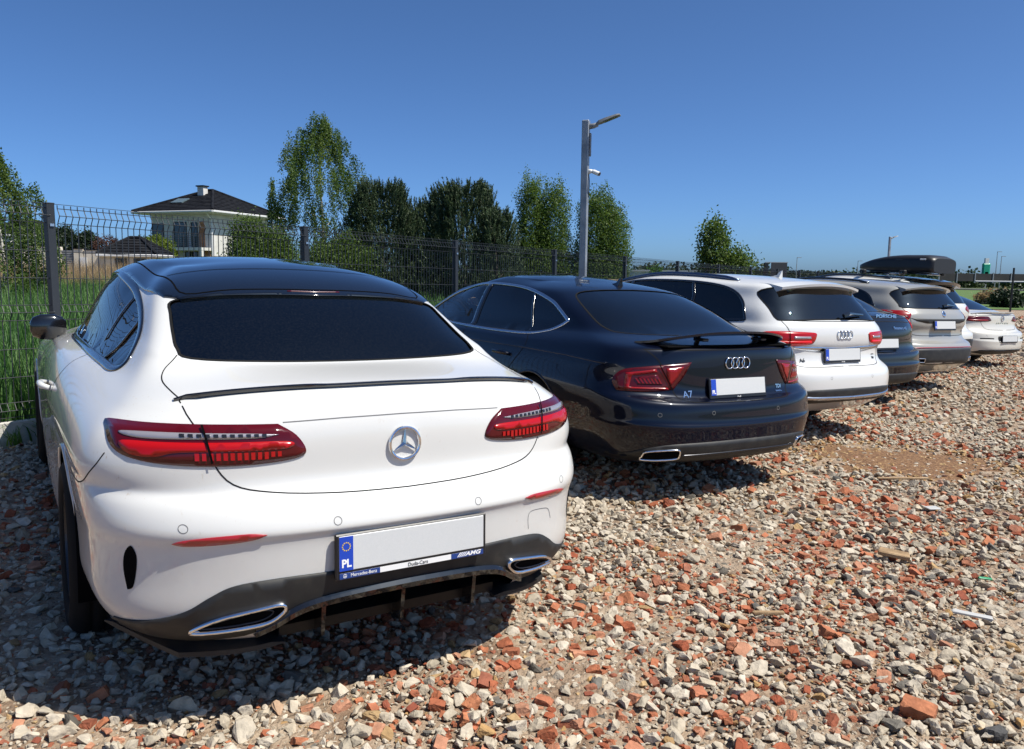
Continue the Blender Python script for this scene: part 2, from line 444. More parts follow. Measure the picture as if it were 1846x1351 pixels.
def instancer(name, pts, coll, label, cat, kind='stuff'):
    """points with scale, rotation and index -> instances of the collection's members"""
    me = bpy.data.meshes.new(name); me.from_pydata([(p[0], p[1], p[2]) for p in pts], [], [])
    a = me.attributes.new('scl', 'FLOAT', 'POINT'); a.data.foreach_set('value', [p[3] for p in pts])
    a = me.attributes.new('pick', 'INT', 'POINT'); a.data.foreach_set('value', [p[4] for p in pts])
    a = me.attributes.new('rot', 'FLOAT_VECTOR', 'POINT'); a.data.foreach_set('vector', [c for p in pts for c in (p[5], p[6], p[7])])
    o = bpy.data.objects.new(name, me); COL.objects.link(o); tag(o, label, cat, kind=kind)
    ng = bpy.data.node_groups.new(name, 'GeometryNodeTree')
    ng.interface.new_socket('Geometry', in_out='INPUT', socket_type='NodeSocketGeometry'); ng.interface.new_socket('Geometry', in_out='OUTPUT', socket_type='NodeSocketGeometry')
    n = ng.nodes; l = ng.links
    gi = n.new('NodeGroupInput'); go = n.new('NodeGroupOutput'); ip = n.new('GeometryNodeInstanceOnPoints'); ci = n.new('GeometryNodeCollectionInfo')
    ci.inputs['Collection'].default_value = coll; ci.inputs['Separate Children'].default_value = True; ci.inputs['Reset Children'].default_value = True
    def at(nm, t):
        q = n.new('GeometryNodeInputNamedAttribute'); q.data_type = t; q.inputs['Name'].default_value = nm; return q
    s_, k_, r_ = at('scl', 'FLOAT'), at('pick', 'INT'), at('rot', 'FLOAT_VECTOR')
    mp = n.new('GeometryNodeMeshToPoints'); l.new(gi.outputs[0], mp.inputs['Mesh'])
    l.new(mp.outputs[0], ip.inputs['Points']); l.new(ci.outputs[0], ip.inputs['Instance']); ip.inputs['Pick Instance'].default_value = True
    l.new(k_.outputs['Attribute'], ip.inputs['Instance Index']); 
    er = n.new('FunctionNodeEulerToRotation'); l.new(r_.outputs['Attribute'], er.inputs[0]); l.new(er.outputs[0], ip.inputs['Rotation'])
    l.new(s_.outputs['Attribute'], ip.inputs['Scale']); l.new(ip.outputs[0], go.inputs[0])
    md = o.modifiers.new('scatter', 'NODES'); md.node_group = ng
    return o
instancer('rubble', [ST[i] for i in range(len(ST)) if i not in near], RUB, 'crushed concrete and brick rubble covering the whole parking lot', 'rubble')
noisy('chip_dirt', [(.09, .045, .020), (.17, .085, .038), (.27, .16, .075)], 45, .95, 8, bump=.8, bscale=160, bdist=.01)
def dirt_patch():
    V = [(PATCH.x, PATCH.y, tz(PATCH.x, PATCH.y)+.016)]; N = 48
    for k in range(N):
        a = 2*math.pi*k/N; q = 1+.16*math.sin(3*a+1)+.10*math.sin(7*a)+.06*math.sin(13*a)
        for f_, h in ((.55, .014), (1.0, -.004)):
            x, y = PATCH.x+.80*q*f_*math.cos(a), PATCH.y+.62*q*f_*math.sin(a); V.append((x, y, tz(x, y)+h))
    F = []
    for k in range(N):
        j = (k+1) % N; F += [(0, 1+2*k, 1+2*j), (1+2*k, 2+2*k, 2+2*j, 1+2*j)]
    me = bpy.data.meshes.new('dirt_patch'); me.from_pydata(V, [], F); me.update(); link('dirt_patch', me, MATS['chip_dirt'], smooth=True)['kind'] = 'structure'
dirt_patch()

# ------------------------------------------------------------------ wire panel fence on a concrete base board
simple('anthracite', (.020, .024, .030), .45, spec=.4)
noisy('fence_concrete', [(.42, .40, .36), (.50, .48, .44), (.56, .54, .50)], 6, .9, 8, bump=.3, bscale=90)
NPOST, PITCH = 22, 2.53
def fpt(t, n=0.0, z=0.0):
    x, y = FP.x+FD.x*t+FN.x*n, FP.y+FD.y*t+FN.y*n
    return Vector((x, y, tz(x, y)+z))
def wire_panel_mesh():
    """local: x along, y across (fold bulges to -y), z up; z 0 at ground"""
    mb = MB(); L = PITCH-.07
    prof = [(1.795, 0), (1.768, 0), (1.712, -.032), (1.655, 0), (1.44, 0), (1.235, 0), (1.03, 0), (.975, -.032), (.915, 0), (.70, 0), (.49, 0), (.30, 0), (.245, -.032), (.19, 0), (.15, 0)]
    hz = [1.768, 1.712, 1.655, 1.44, 1.235, 1.03, .975, .915, .70, .49, .30, .245, .19]
    r = .0026
    n = int(L/.0505)
    for i in range(n+1):
        x = .035+L*i/n
        pts = [Vector((x, y, z)) for z, y in prof]
        vs = []; fs = []
        for k, p in enumerate(pts):
            vs += [p+Vector((-r, -r, 0)), p+Vector((r, -r, 0)), p+Vector((r, r, 0)), p+Vector((-r, r, 0))]
        for k in range(len(pts)-1):
            for q in range(4): fs.append((k*4+q, k*4+(q+1) % 4, (k+1)*4+(q+1) % 4, (k+1)*4+q))
        mb.add(vs, fs)
    d = dict(prof)
    for z in hz:
        y = d[z]-.005
        mb.tube([(.03, y, z), (.035+L, y, z)], .0030, 4)
    return mb.mesh('wire_panel')
def build_fence():
    root = empty('wire_fence', Matrix.Translation(fpt(-2*PITCH))); tag(root, 'dark grey welded wire fence with square posts along the lot', 'fence')
    inv = Matrix.Translation(fpt(-2*PITCH)).inverted()
    wm = wire_panel_mesh(); wm.materials.append(MATS['anthracite'])
    pb = MB(); pb.box((0, 0, .88), (.062, .062, 1.84), bevel=.004); pm = pb.mesh('post'); pm.materials.append(MATS['anthracite'])
    cb = MB(); cb.box((0, 0, 1.803), (.066, .066, .012), bevel=.004); cm = cb.mesh('post_cap'); cm.materials.append(MATS['anthracite'])
    lb = MB(); lb.box((0, -.036, 1.64), (.03, .012, .02)); lm = lb.mesh('clip'); lm.materials.append(MATS['satin_metal_f'])
    bb = MB(); bb.box((PITCH/2, .0, .05), (PITCH-.01, .05, .22), bevel=.006); bm_ = bb.mesh('base_board'); bm_.materials.append(MATS['fence_concrete'])
    ang = math.atan2(FD.y, FD.x)
    for i in range(-2, NPOST):
        p = fpt(i*PITCH); q = fpt((i+1)*PITCH)
        d = (q-p); sl = math.atan2(d.z, math.hypot(d.x, d.y))
        P = link('post', pm, None, root); P.matrix_world = Matrix.Translation(p) @ Matrix.Rotation(ang, 4, 'Z')
        c = link('post_cap', cm, None, P); k = link('clip', lm, None, P)
        if i < NPOST-1:
            M = Matrix.Translation(p) @ Matrix.Rotation(ang, 4, 'Z') @ Matrix.Rotation(-sl, 4, 'Y')
            w = link('wire_panel', wm, None, root); w.matrix_world = M
            b = link('base_board', bm_, None, root); b.matrix_world = M
    t = MB(); t.tube([fpt(k*PITCH, -.02, 1.80)-fpt(-2*PITCH) for k in range(-2, NPOST)], .0022, 4); t.build('top_wire', MATS['anthracite'], root)
    bpy.context.view_layer.update()
    for ch in root.children:
        if ch.name.startswith('top_wire'): continue
        m = ch.matrix_world.copy(); ch.matrix_parent_inverse = Matrix.Identity(4); ch.matrix_basis = inv @ m
simple('satin_metal_f', (.6, .62, .65), .3, metal=1)
build_fence()

# ------------------------------------------------------------------ vegetation
def leaf_mat(name, cols, trans=.35, rough=.55):
    m, n, l, p = newmat(name); out = n['Material Output']
    at = n.new('ShaderNodeAttribute'); at.attribute_name = 'tint'
    cr = n.new('ShaderNodeValToRGB'); l.new(at.outputs['Fac'], cr.inputs['Fac']); e = cr.color_ramp.elements
    e[0].color = (*cols[0], 1); e[1].color = (*cols[-1], 1)
    for i, c in enumerate(cols[1:-1]): q = e.new((i+1)/(len(cols)-1)); q.color = (*c, 1)
    l.new(cr.outputs['Color'], p.inputs['Base Color']); p.inputs['Roughness'].default_value = rough; p.inputs['Specular IOR Level'].default_value = .3
    t = n.new('ShaderNodeBsdfTranslucent'); hs = n.new('ShaderNodeHueSaturation'); hs.inputs['Value'].default_value = 1.5; hs.inputs['Saturation'].default_value = 1.1
    l.new(cr.outputs['Color'], hs.inputs['Color']); l.new(hs.outputs[0], t.inputs['Color'])
    x = n.new('ShaderNodeMixShader'); x.inputs[0].default_value = trans; l.new(p.outputs[0], x.inputs[1]); l.new(t.outputs[0], x.inputs[2]); l.new(x.outputs[0], out.inputs['Surface'])
    return m
leaf_mat('birch_leaf', [(.040, .075, .016), (.066, .115, .024), (.10, .150, .034), (.15, .19, .05)])
leaf_mat('poplar_leaf', [(.045, .085, .018), (.075, .13, .026), (.115, .175, .038), (.18, .215, .05)])
leaf_mat('pine_needle', [(.020, .038, .018), (.036, .062, .026), (.062, .095, .040), (.11, .14, .065)], trans=.12)
leaf_mat('shrub_leaf', [(.07, .105, .015), (.11, .15, .02), (.15, .19, .03)], trans=.3)
leaf_mat('conifer_leaf', [(.010, .022, .009), (.018, .034, .013), (.03, .05, .02)], trans=.1)
leaf_mat('red_leaf', [(.05, .03, .025), (.09, .045, .035), (.13, .08, .06)], trans=.3)
leaf_mat('wheat_leaf', [(.022, .065, .018), (.055, .135, .034), (.095, .20, .05), (.17, .27, .085)], trans=.4)
leaf_mat('dry_grass', [(.20, .14, .075), (.27, .20, .11), (.34, .26, .15)], trans=.25)
leaf_mat('weed_leaf', [(.05, .12, .02), (.09, .18, .03), (.15, .22, .05)], trans=.35)
leaf_mat('far_leaf', [(.018, .034, .012), (.030, .052, .018), (.045, .07, .026)], trans=.15)
noisy('bark', [(.06, .05, .04), (.12, .10, .08)], 12, .9)
noisy('birch_bark', [(.10, .09, .08), (.45, .43, .40), (.60, .58, .55)], 6, .8)
RNG = np.random.default_rng(5)
def leaves_mesh(name, C, size, axis=None, aspect=.55, droop=0.0, tint=None, jit=.35):
    """C: (n,3) centres -> one quad per leaf, oriented at random (or along axis)"""
    n = len(C); C = np.asarray(C)
    a = RNG.normal(size=(n, 3)) if axis is None else np.asarray(axis)+RNG.normal(size=(n, 3))*jit
    a[:, 2] -= droop; a /= np.linalg.norm(a, axis=1)[:, None]
    b = RNG.normal(size=(n, 3)); b -= a*(a*b).sum(1)[:, None]; b /= np.linalg.norm(b, axis=1)[:, None]
    s = (size*RNG.uniform(.65, 1.3, n))[:, None]
    P = np.stack([C-a*s*.5, C+b*s*aspect*.5, C+a*s*.5, C-b*s*aspect*.5], 1).reshape(-1, 3)
    me = bpy.data.meshes.new(name); me.vertices.add(4*n); me.vertices.foreach_set('co', P.ravel())
    me.loops.add(4*n); me.loops.foreach_set('vertex_index', np.arange(4*n, dtype=np.int32)); me.polygons.add(n)
    me.polygons.foreach_set('loop_start', np.arange(0, 4*n, 4, dtype=np.int32)); me.polygons.foreach_set('loop_total', np.full(n, 4, np.int32))
    me.update(calc_edges=True)
    at = me.attributes.new('tint', 'FLOAT', 'FACE'); at.data.foreach_set('value', np.clip(RNG.normal(.45, .22, n) if tint is None else tint, 0, 1).astype(np.float32))
    return me
def at_px(u, v, depth, z=None):
    """world point at a photograph pixel and depth along the view's ground direction (y)"""
    x = (u-923)/1846/CAM_F*1.0*depth/ math.cos(0); 
    return x, depth
def limb_tree(root, H, trunk_r, mat, lean=(0, 0), n=7, spread=.35, start=.25):
    """trunk with limbs; returns limb polylines"""
    tb = MB(); pts = [Vector((lean[0]*t*H+.06*math.sin(t*5)*t, lean[1]*t*H+.05*math.sin(t*4+1)*t, H*t)) for t in np.linspace(0, 1, 9)]
    tb.tube(pts, [trunk_r*(1-.88*t)+.008 for t in np.linspace(0, 1, 9)], 7); tr = tb.build('trunk', MATS[mat], root, smooth=True)
    limbs = []
    for k in range(n):
        t = start+(1-start)*(k+.5)/n*.92; base = pts[0].lerp(pts[-1], t); base = Vector((np.interp(t, np.linspace(0, 1, 9), [p.x for p in pts]), np.interp(t, np.linspace(0, 1, 9), [p.y for p in pts]), H*t))
        a = k*2.4+random.uniform(-.4, .4); L = spread*H*(1-t*.72)*random.uniform(.7, 1.1)
        d = Vector((math.cos(a), math.sin(a), random.uniform(.5, 1.0))).normalized()
        lp = [base, base+d*L*.5, base+d*L+Vector((0, 0, -.08*L))]
        lb = MB(); lb.tube(lp, [trunk_r*(1-t)*.45+.008, trunk_r*(1-t)*.28+.006, .006], 5); lb.build('limb', MATS[mat], tr, smooth=True)
        limbs.append(lp)
    return limbs
def tree_root(name, x, y, label, cat='tree', group='trees beyond the fence', dz=0):
    r = empty(name, Matrix.Translation((x, y, tz(x, y)+dz))); return tag(r, label, cat, group)
def crown_points(blobs, n, shell=.55):
    """points in a union of ellipsoids, thinner inside; blobs: (cx,cy,cz,rx,ry,rz,weight)"""
    out = []; w = np.array([b[6] for b in blobs]); w = w/w.sum()
    for b, k in zip(blobs, w):
        m = int(n*k); d = RNG.normal(size=(m, 3)); d /= np.linalg.norm(d, axis=1)[:, None]
        r = shell+(1-shell)*RNG.random(m)**.7; r *= 1+.18*np.sin(d[:, 0]*7+b[0]*9)*np.sin(d[:, 2]*8+b[1]*7)
        out.append(np.array(b[:3])+d*r[:, None]*np.array(b[3:6]))
    return np.concatenate(out)
def clumpy(P, n_per, spread):
    return (P[:, None, :]+RNG.normal(size=(len(P), n_per, 3))*spread).reshape(-1, 3)

def weeping_birch(x, y, H, label, n=330, w=1.0, seed=1, name='birch_tree', low=.0, prof=None):
    r = tree_root(name, x, y, label); rs = np.random.default_rng(seed)
    limb_tree(r, H*.80, .030*H/3, 'birch_bark', (.01, 0), 9, .24)
    prof = prof or [(0, .55), (.25, .9), (.5, .85), (.72, .75), (.88, .42), (1, .06)]
    C = []; A = []
    for k in range(n):
        t = rs.random()**1.05; t = low+(1-low)*t
        rad = np.interp(t, [p[0] for p in prof], [p[1] for p in prof])*w*rs.uniform(.35, 1.0)**.6
        a = rs.integers(0, 9)*.7+t*9+rs.normal(0, .22); rad *= 1+.25*math.sin(a*2.3+t*11); p = np.array([math.cos(a)*rad, math.sin(a)*rad, t*H+rs.normal(0, .06)]); L = rs.uniform(.5, 1.3)*(.35+.5*t)*H/6
        m = int(40+L*66); s = np.linspace(0, 1, m)
        sw = np.array([math.cos(a), math.sin(a), 0])*.10
        pts = p+np.outer(s, sw*1.2)+np.outer(-s*L, [0, 0, 1])+rs.normal(size=(m, 3))*.045
        keep = pts[:, 2] > .25
        C.append(pts[keep])
    C = np.concatenate(C)
    me = leaves_mesh('crown', C, .060, aspect=.6, droop=.5, tint=np.clip(.42+.2*np.sin(C[:, 0]*5)+.1*np.cos(C[:, 1]*4+C[:, 2]*3)+RNG.normal(0, .16, len(C)), 0, 1)); link('crown', me, MATS['birch_leaf'], r)
    return r
def upright_tree(x, y, H, label, blobs, n=26000, size=.085, mat='poplar_leaf', name='poplar_tree', trunk='bark', axis=(0, 0, .5), cl=9, sp=.09, group='trees beyond the fence', trunk_r=.06):
    r = tree_root(name, x, y, label, group=group)
    limb_tree(r, H*.85, trunk_r, trunk, (0, 0), 6, .2)
    P = crown_points([(b[0], b[1], b[2], b[3], b[4], b[5], b[6]) for b in blobs], n//cl); C = clumpy(P, cl, sp); C = C[C[:, 2] > .05]
    t = np.repeat(RNG.normal(.45, .16, len(P)), cl)[:len(C)]; t = np.resize(t, len(C))
    me = leaves_mesh('crown', C, size, axis=np.tile(axis, (len(C), 1)), jit=.7, tint=t+RNG.normal(0, .12, len(C))); link('crown', me, MATS[mat], r)
    return r
def pine(x, y, H, label, w=1.0, shoots=1500, seed=3):
    r = tree_root('pine_tree', x, y, label); rs = np.random.default_rng(seed)
    limb_tree(r, H*.8, .07, 'bark', (0, 0), 8, .3, .1)
    C = []; A = []; T = []
    for k in range(shoots):
        t = rs.random()**.8; rad = w*(.95-.55*t**1.6)*rs.uniform(.30, 1.0)**.5; a = rs.uniform(0, 6.28)
        lump = 1+.22*math.sin(a*3+seed)+.15*math.sin(a*5+t*6)
        base = np.array([math.cos(a)*rad*lump, math.sin(a)*rad*lump, .15+t*H*(.93-.12*(rad/w)**2)])
        d = np.array([math.cos(a)*.55, math.sin(a)*.55, .75+.9*t]); d /= np.linalg.norm(d); L = rs.uniform(.18, .40)
        m = 26; s = rs.random(m); pos = base+np.outer(s*L, d); ax = d*.9+rs.normal(size=(m, 3))*.55
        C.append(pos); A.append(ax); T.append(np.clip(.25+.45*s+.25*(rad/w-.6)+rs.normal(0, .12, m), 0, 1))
    C = np.concatenate(C); A = np.concatenate(A); T = np.concatenate(T)
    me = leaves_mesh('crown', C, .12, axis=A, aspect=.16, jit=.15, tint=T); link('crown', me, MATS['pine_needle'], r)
    return r
def X(u, d): return (u-923)/1416.96*d           # photograph column -> metres right of the view axis at depth d
# the row beyond the fence, left to right
weeping_birch(X(10, 19), 19, 3.85, 'light birch at the left edge, beyond the fence post', 420, 1.05, 2, prof=[(0, .9), (.3, 1.0), (.55, .85), (.8, .5), (1, .06)])
weeping_birch(X(72, 20), 20, 3.3, 'small birch right beside the fence post on the left', 90, .55, 8)
weeping_birch(X(582, 25), 25, 6.05, 'tall weeping birch with hanging branches, right of the big house', 820, 1.32, 3, prof=[(0, 1.3), (.3, 1.35), (.5, .95), (.66, 1.15), (.8, .85), (.9, .5), (1, .12)])
weeping_birch(X(497, 24), 24, 4.1, 'slim young birch leaning against the tall weeping birch', 70, .35, 12, prof=[(0, .6), (.5, .35), (1, .05)])
upright_tree(X(468, 22), 22, 2.9, 'bushy broadleaf tree in front of the big house', [(0, 0, 1.2, .95, .9, 1.1, 3), (-.25, 0, 2.0, .5, .5, .7, 1.2), (.45, 0, 1.7, .55, .5, .7, 1)], 36000, .065, 'birch_leaf', 'broadleaf_tree')
upright_tree(X(610, 23), 23, 2.6, 'low leafy thicket at the foot of the weeping birch', [(0, 0, 1.1, 1.25, .7, 1.2, 1)], 32000, .065, 'birch_leaf', 'thicket')
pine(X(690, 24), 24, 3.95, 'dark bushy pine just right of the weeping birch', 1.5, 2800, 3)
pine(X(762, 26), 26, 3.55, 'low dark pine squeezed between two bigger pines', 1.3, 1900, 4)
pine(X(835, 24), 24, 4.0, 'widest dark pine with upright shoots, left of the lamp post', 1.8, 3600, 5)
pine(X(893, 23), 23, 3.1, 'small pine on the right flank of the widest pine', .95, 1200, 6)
upright_tree(X(965, 27), 27, 4.7, 'upright light green tree with two tops, left of the lamp post', [(-.2, 0, 2.9, .50, .5, 1.85, 2.2), (.55, 0, 2.7, .55, .5, 1.85, 2.2), (.15, 0, 1.5, 1.15, .8, 1.4, 2.8)], 60000, .062)
upright_tree(X(1078, 27), 27, 4.4, 'upright light green tree just right of the lamp post', [(-.15, 0, 2.6, .70, .6, 1.85, 3), (.42, 0, 2.3, .60, .5, 1.6, 2), (-.15, 0, 1.3, 1.15, .8, 1.25, 2.6)], 60000, .062)
upright_tree(X(1290, 44), 44, 5.0, 'lone loose green tree standing right of the lamp post', [(-.3, 0, 3.0, .75, .7, 1.7, 3), (.9, 0, 2.0, 1.0, .7, 1.0, 2), (0, 0, 1.2, 1.4, .9, 1.0, 2)], 12000, .17, 'birch_leaf', 'willow_tree', cl=5, sp=.22)
upright_tree(X(1180, 32), 32, 1.9, 'small leafy bush seen through the fence', [(0, 0, 1.0, .4, .4, .9, 1)], 3000, .12, 'weed_leaf', 'bush')

# wheat: tufts beyond the fence
TUFT = bpy.data.collections.new('wheat_tufts')
def tuft(seed, mat, h, n, lean=.25, w=.007):
    rs = np.random.default_rng(seed); V = []; F = []; T = []
    for k in range(n):
        a = rs.uniform(0, 6.28); b = np.array([rs.normal(0, .045), rs.normal(0, .045), 0]); d = np.array([math.cos(a), math.sin(a), 0]); L = h*rs.uniform(.65, 1.1); ln = lean*rs.uniform(.2, 1.2)
        sd = np.array([-d[1], d[0], 0])*w
        base = len(V)
        for q in range(4):
            t = q/3; p = b+np.array([0, 0, 1])*L*(t-.28*ln*t*t)+d*L*ln*t*t*1.1; wd = (1-.85*t)
            V += [tuple(p-sd*wd), tuple(p+sd*wd)]
        F += [(base+2*q, base+2*q+1, base+2*q+3, base+2*q+2) for q in range(3)]; tv = rs.normal(.42, .28); T += [tv+.08*q for q in range(3)]
    me = bpy.data.meshes.new('tuft'); me.from_pydata(V, [], F); me.update()
    at = me.attributes.new('tint', 'FLOAT', 'FACE'); at.data.foreach_set('value', np.clip(T, 0, 1).astype(np.float32))
    me.materials.append(MATS[mat]); return me
for i in range(5):
    o = bpy.data.objects.new('tuft_%02d' % i, tuft(20+i, 'wheat_leaf', .50+.06*i, 13, .32, .0105)); TUFT.objects.link(o)
DRY = bpy.data.collections.new('dry_tufts')
for i in range(4):
    o = bpy.data.objects.new('dry_%02d' % i, tuft(40+i, 'dry_grass', .75, 16, .35, .006)); DRY.objects.link(o)
rnd = random.Random(3); pts = []
def strip_pts(n0, n1, cell0, grow, t0, t1, k, s0=.85, s1=1.15):
    out = []; n = n0
    while n < n1:
        c = cell0+grow*(n-n0); t = t0
        while t < t1:
            q = fpt(t+rnd.uniform(-.5, .5)*c, n+rnd.uniform(-.5, .5)*c)
            if q.y > 2 and abs(q.x/q.y) < .80: out.append((q.x, q.y, q.z-.02, rnd.uniform(s0, s1)*(1+.35*(c/cell0-1)*.3), rnd.randrange(k), rnd.uniform(-.12, .12), rnd.uniform(-.12, .12), rnd.uniform(0, 6.28)))
            t += c
        n += c
    return out
wh = strip_pts(.30, 25, .115, .012, -7, 34, 5, .75, 1.2)
instancer('wheat', wh, TUFT, 'green young wheat growing thick beyond the fence', 'wheat')
dr = strip_pts(24, 36, .30, .006, -7, 30, 4, .9, 1.5)
instancer('dry_grass', dr, DRY, 'pale dry grass strip between the wheat and the house wall', 'grass')
# weeds along the base board
wd = bpy.data.collections.new('weed_tufts')
for i in range(3): o = bpy.data.objects.new('weed_%02d' % i, tuft(60+i, 'weed_leaf', .24, 10, .9, .011)); wd.objects.link(o)
ws = []
for k in range(120):
    t = rnd.uniform(-2.5, 14); q = fpt(t, -.06-abs(rnd.gauss(0, .10))); ws.append((q.x, q.y, q.z, rnd.uniform(.5, 1.2), rnd.randrange(3), 0, 0, rnd.uniform(0, 6.28)))
instancer('weeds', ws, wd, 'green weeds sprouting along the concrete base board of the fence', 'weeds')

# ------------------------------------------------------------------ lamp posts
noisy('galvanised', [(.20, .22, .25), (.26, .285, .315), (.31, .335, .365)], 5, .5, metal=.4)
simple('lamp_grey', (.20, .205, .21), .45)
simple('led_panel', (.12, .12, .11), .3)
simple('cam_white', (.72, .72, .70), .4)
simple('cam_black', (.01, .01, .012), .25)
def lamp_post(x, y, H, label, yaw, detail=True):
    r = empty('street_lamp', Matrix.Translation((x, y, tz(x, y))) @ Matrix.Rotation(yaw, 4, 'Z')); tag(r, label, 'street lamp', 'lamp posts along the fence')
    b = MB(); b.box((0, 0, H/2), (.115, .115, H), bevel=.012); b.build('post', MATS['galvanised'], r)
    f = MB(); f.box((0, 0, .01), (.30, .30, .02)); f.build('base_plate', MATS['galvanised'], r)
    a = MB(); a.tube([(.04, 0, H-.10), (.13, 0, H-.09), (.19, 0, H-.07)], [.045, .04, .035], 10); a.build('arm', MATS['lamp_grey'], r, smooth=True)
    R = Matrix.Rotation(-.34, 3, 'Y'); h = MB(); c = Vector((.18, 0, H-.075))
    secs = [(0, .045, .03), (.05, .075, .045), (.16, .085, .042), (.34, .085, .028), (.385, .07, .018)]
    vs = []
    for s, w, t in secs:
        for yy, zz in ((-w, 0), (w, 0), (w*.8, t), (-w*.8, t)): vs.append(c+R @ Vector((s, yy, zz)))
    h.add(vs, [(i*4+k, i*4+(k+1) % 4, (i+1)*4+(k+1) % 4, (i+1)*4+k) for i in range(4) for k in range(4)] + [(3, 2, 1, 0), (16, 17, 18, 19)]); hd = h.build('lamp_head', MATS['lamp_grey'], r, fix=True)
    p = MB(); p.box(c+R @ Vector((.22, 0, -.003)), (.21, .13, .006), R); p.build('light_panel', MATS['led_panel'], hd)
    if detail:
        e = MB(); e.box((.075, 0, H-.38), (.03, .05, .36), bevel=.008); e.build('cable_box', MATS['lamp_grey'], r)
        cm = empty('security_camera', Matrix.Translation((x, y, tz(x, y))) @ Matrix.Rotation(yaw, 4, 'Z')); tag(cm, 'small white security camera bracketed to the tall lamp post', 'camera')
        q = MB(); q.tube([(.055, 0, H-.80), (.10, 0, H-.79), (.135, 0, H-.80)], [.045, .03, .024], 10); q.build('bracket', MATS['cam_white'], cm, smooth=True)
        q = MB(); R2 = Vector((.86, -.2, -.38)).normalized(); s0 = Vector((.12, 0, H-.79)); q.tube([s0, s0+R2*.02, s0+R2*.13], [.025, .034, .034], 14); q.build('camera_body', MATS['cam_white'], cm, smooth=False)
        q = MB(); q.tube([s0+R2*.125, s0+R2*.142], [.033, .029], 14); q.build('camera_lens', MATS['cam_black'], cm)
        k = MB(); k.tube([(.06, 0, H-.82), (.075, 0, H-.95), (.07, 0, H-1.1), (.06, 0, H-1.2)], .007, 5); k.build('cable', MATS['cam_black'], cm)
lamp_post(X(1047.5, 12.9), 12.9, 3.87, 'tall grey square lamp post with slanted lamp head, beyond the dark blue car', -.30)
lamp_post(X(1592, 47), 47, 4.1, 'distant thin lamp post rising left of the roof box', .30, False)

# ------------------------------------------------------------------ the big house
noisy('render_white', [(.52, .50, .45), (.58, .56, .51), (.63, .61, .57)], 1.5, .9)
noisy('render_cream', [(.60, .55, .45), (.66, .60, .50), (.70, .65, .55)], .8, .9)
noisy('roof_tile', [(.006, .006, .008), (.010, .011, .014), (.018, .019, .022)], 3, .8)
MATS['roof_tile'].node_tree.nodes['Principled BSDF'].inputs['Specular IOR Level'].default_value = .15
simple('gutter', (.62, .62, .61), .4)
simple('window_dark', (.012, .015, .020), .06, coat=.5)
simple('frame_dark', (.045, .040, .036), .4)
noisy('wood_clad', [(.28, .115, .045), (.36, .16, .065), (.42, .20, .085)], 9, .6)
noisy('stone_clad', [(.09, .065, .045), (.15, .11, .075), (.22, .17, .12)], 5, .9, bump=.5)
simple('skylight', (.10, .14, .15), .15)
simple('rail_metal', (.10, .10, .11), .4, metal=.6)
def hip_roof(parent, w, d, z, h, over, ridge, name='roof', cx=0, cy=0, mat='roof_tile', tiles=True):
    """slabs of a hipped roof with rows of tiles; ridge along x of half length"""
    W_, D_ = w/2+over, d/2+over
    A = [(-W_, -D_, z), (W_, -D_, z), (W_, D_, z), (-W_, D_, z), (-ridge, 0, z+h), (ridge, 0, z+h)]
    A = [Vector((x+cx, y+cy, zz)) for x, y, zz in A]
    root = MB(); root.add(A, [(0, 1, 5, 4), (1, 2, 5), (2, 3, 4, 5), (3, 0, 4), (0, 3, 2, 1)]); R = root.build(name, MATS[mat], parent)
    if tiles:
        for face in ((0, 1, 5, 4), (1, 2, 5, 5), (3, 0, 4, 4)):
            a, b, c, e = [A[i] for i in face]; rows = max(6, int((c-b).length/.42)); nor = (b-a).cross(e-a).normalized()
            if nor.z < 0: nor = -nor
            mb = MB()
            for k in range(rows):
                t0, t1 = k/rows, (k+1)/rows
                p0, p1 = a.lerp(e, t0), b.lerp(c, t0); q0, q1 = a.lerp(e, t1), b.lerp(c, t1)
                mb.add([p0+nor*.055, p1+nor*.055, q1+nor*.012, q0+nor*.012, p0+nor*.004, p1+nor*.004], [(0, 1, 2, 3), (4, 5, 1, 0)])
            mb.build('tile_courses', MATS[mat], R)['kind'] = 'stuff'
        hp = MB()
        for i, j in ((0, 4), (1, 5), (2, 5), (3, 4), (4, 5)): hp.tube([A[i]+Vector((0, 0, .06)), A[j]+Vector((0, 0, .06))], .10, 6)
        hp.build('ridge_tiles', MATS[mat], R)['kind'] = 'stuff'
    g = MB()
    for i in range(4): 
        p, q = A[i], A[(i+1) % 4]; g.tube([p+Vector((0, 0, -.06)), q+Vector((0, 0, -.06))], .09, 6)
    g.build('gutter', MATS['gutter'], R)
    return R, A
def opening(parent, x0, x1, z0, z1, y, wall_n=-1, name='window', panes=1, frame='frame_dark', depth=.12, glassm='window_dark', axis='y'):
    """window on a wall whose outside looks along -y (axis y) or +x (axis x)"""
    def bx(mb, a0, a1, b0, b1, off, th):
        if axis == 'y': mb.box(((a0+a1)/2, y-off, (b0+b1)/2), (a1-a0, th, b1-b0))
        else: mb.box((y+off, (a0+a1)/2, (b0+b1)/2), (th, a1-a0, b1-b0))
    f = MB(); t = .07
    bx(f, x0, x1, z0, z0+t, .02, .06); bx(f, x0, x1, z1-t, z1, .02, .06); bx(f, x0, x0+t, z0+t, z1-t, .02, .06); bx(f, x1-t, x1, z0+t, z1-t, .02, .06)
    w = f.build(name, MATS[frame], parent)
    for k in range(panes):
        a = x0+t+(x1-x0-2*t)*k/panes; b = x0+t+(x1-x0-2*t)*(k+1)/panes-(.05 if k < panes-1 else 0)
        p = MB(); bx(p, a, b, z0+t, z1-t, .008, .02); p.build('pane', MATS[glassm], w)
    return w
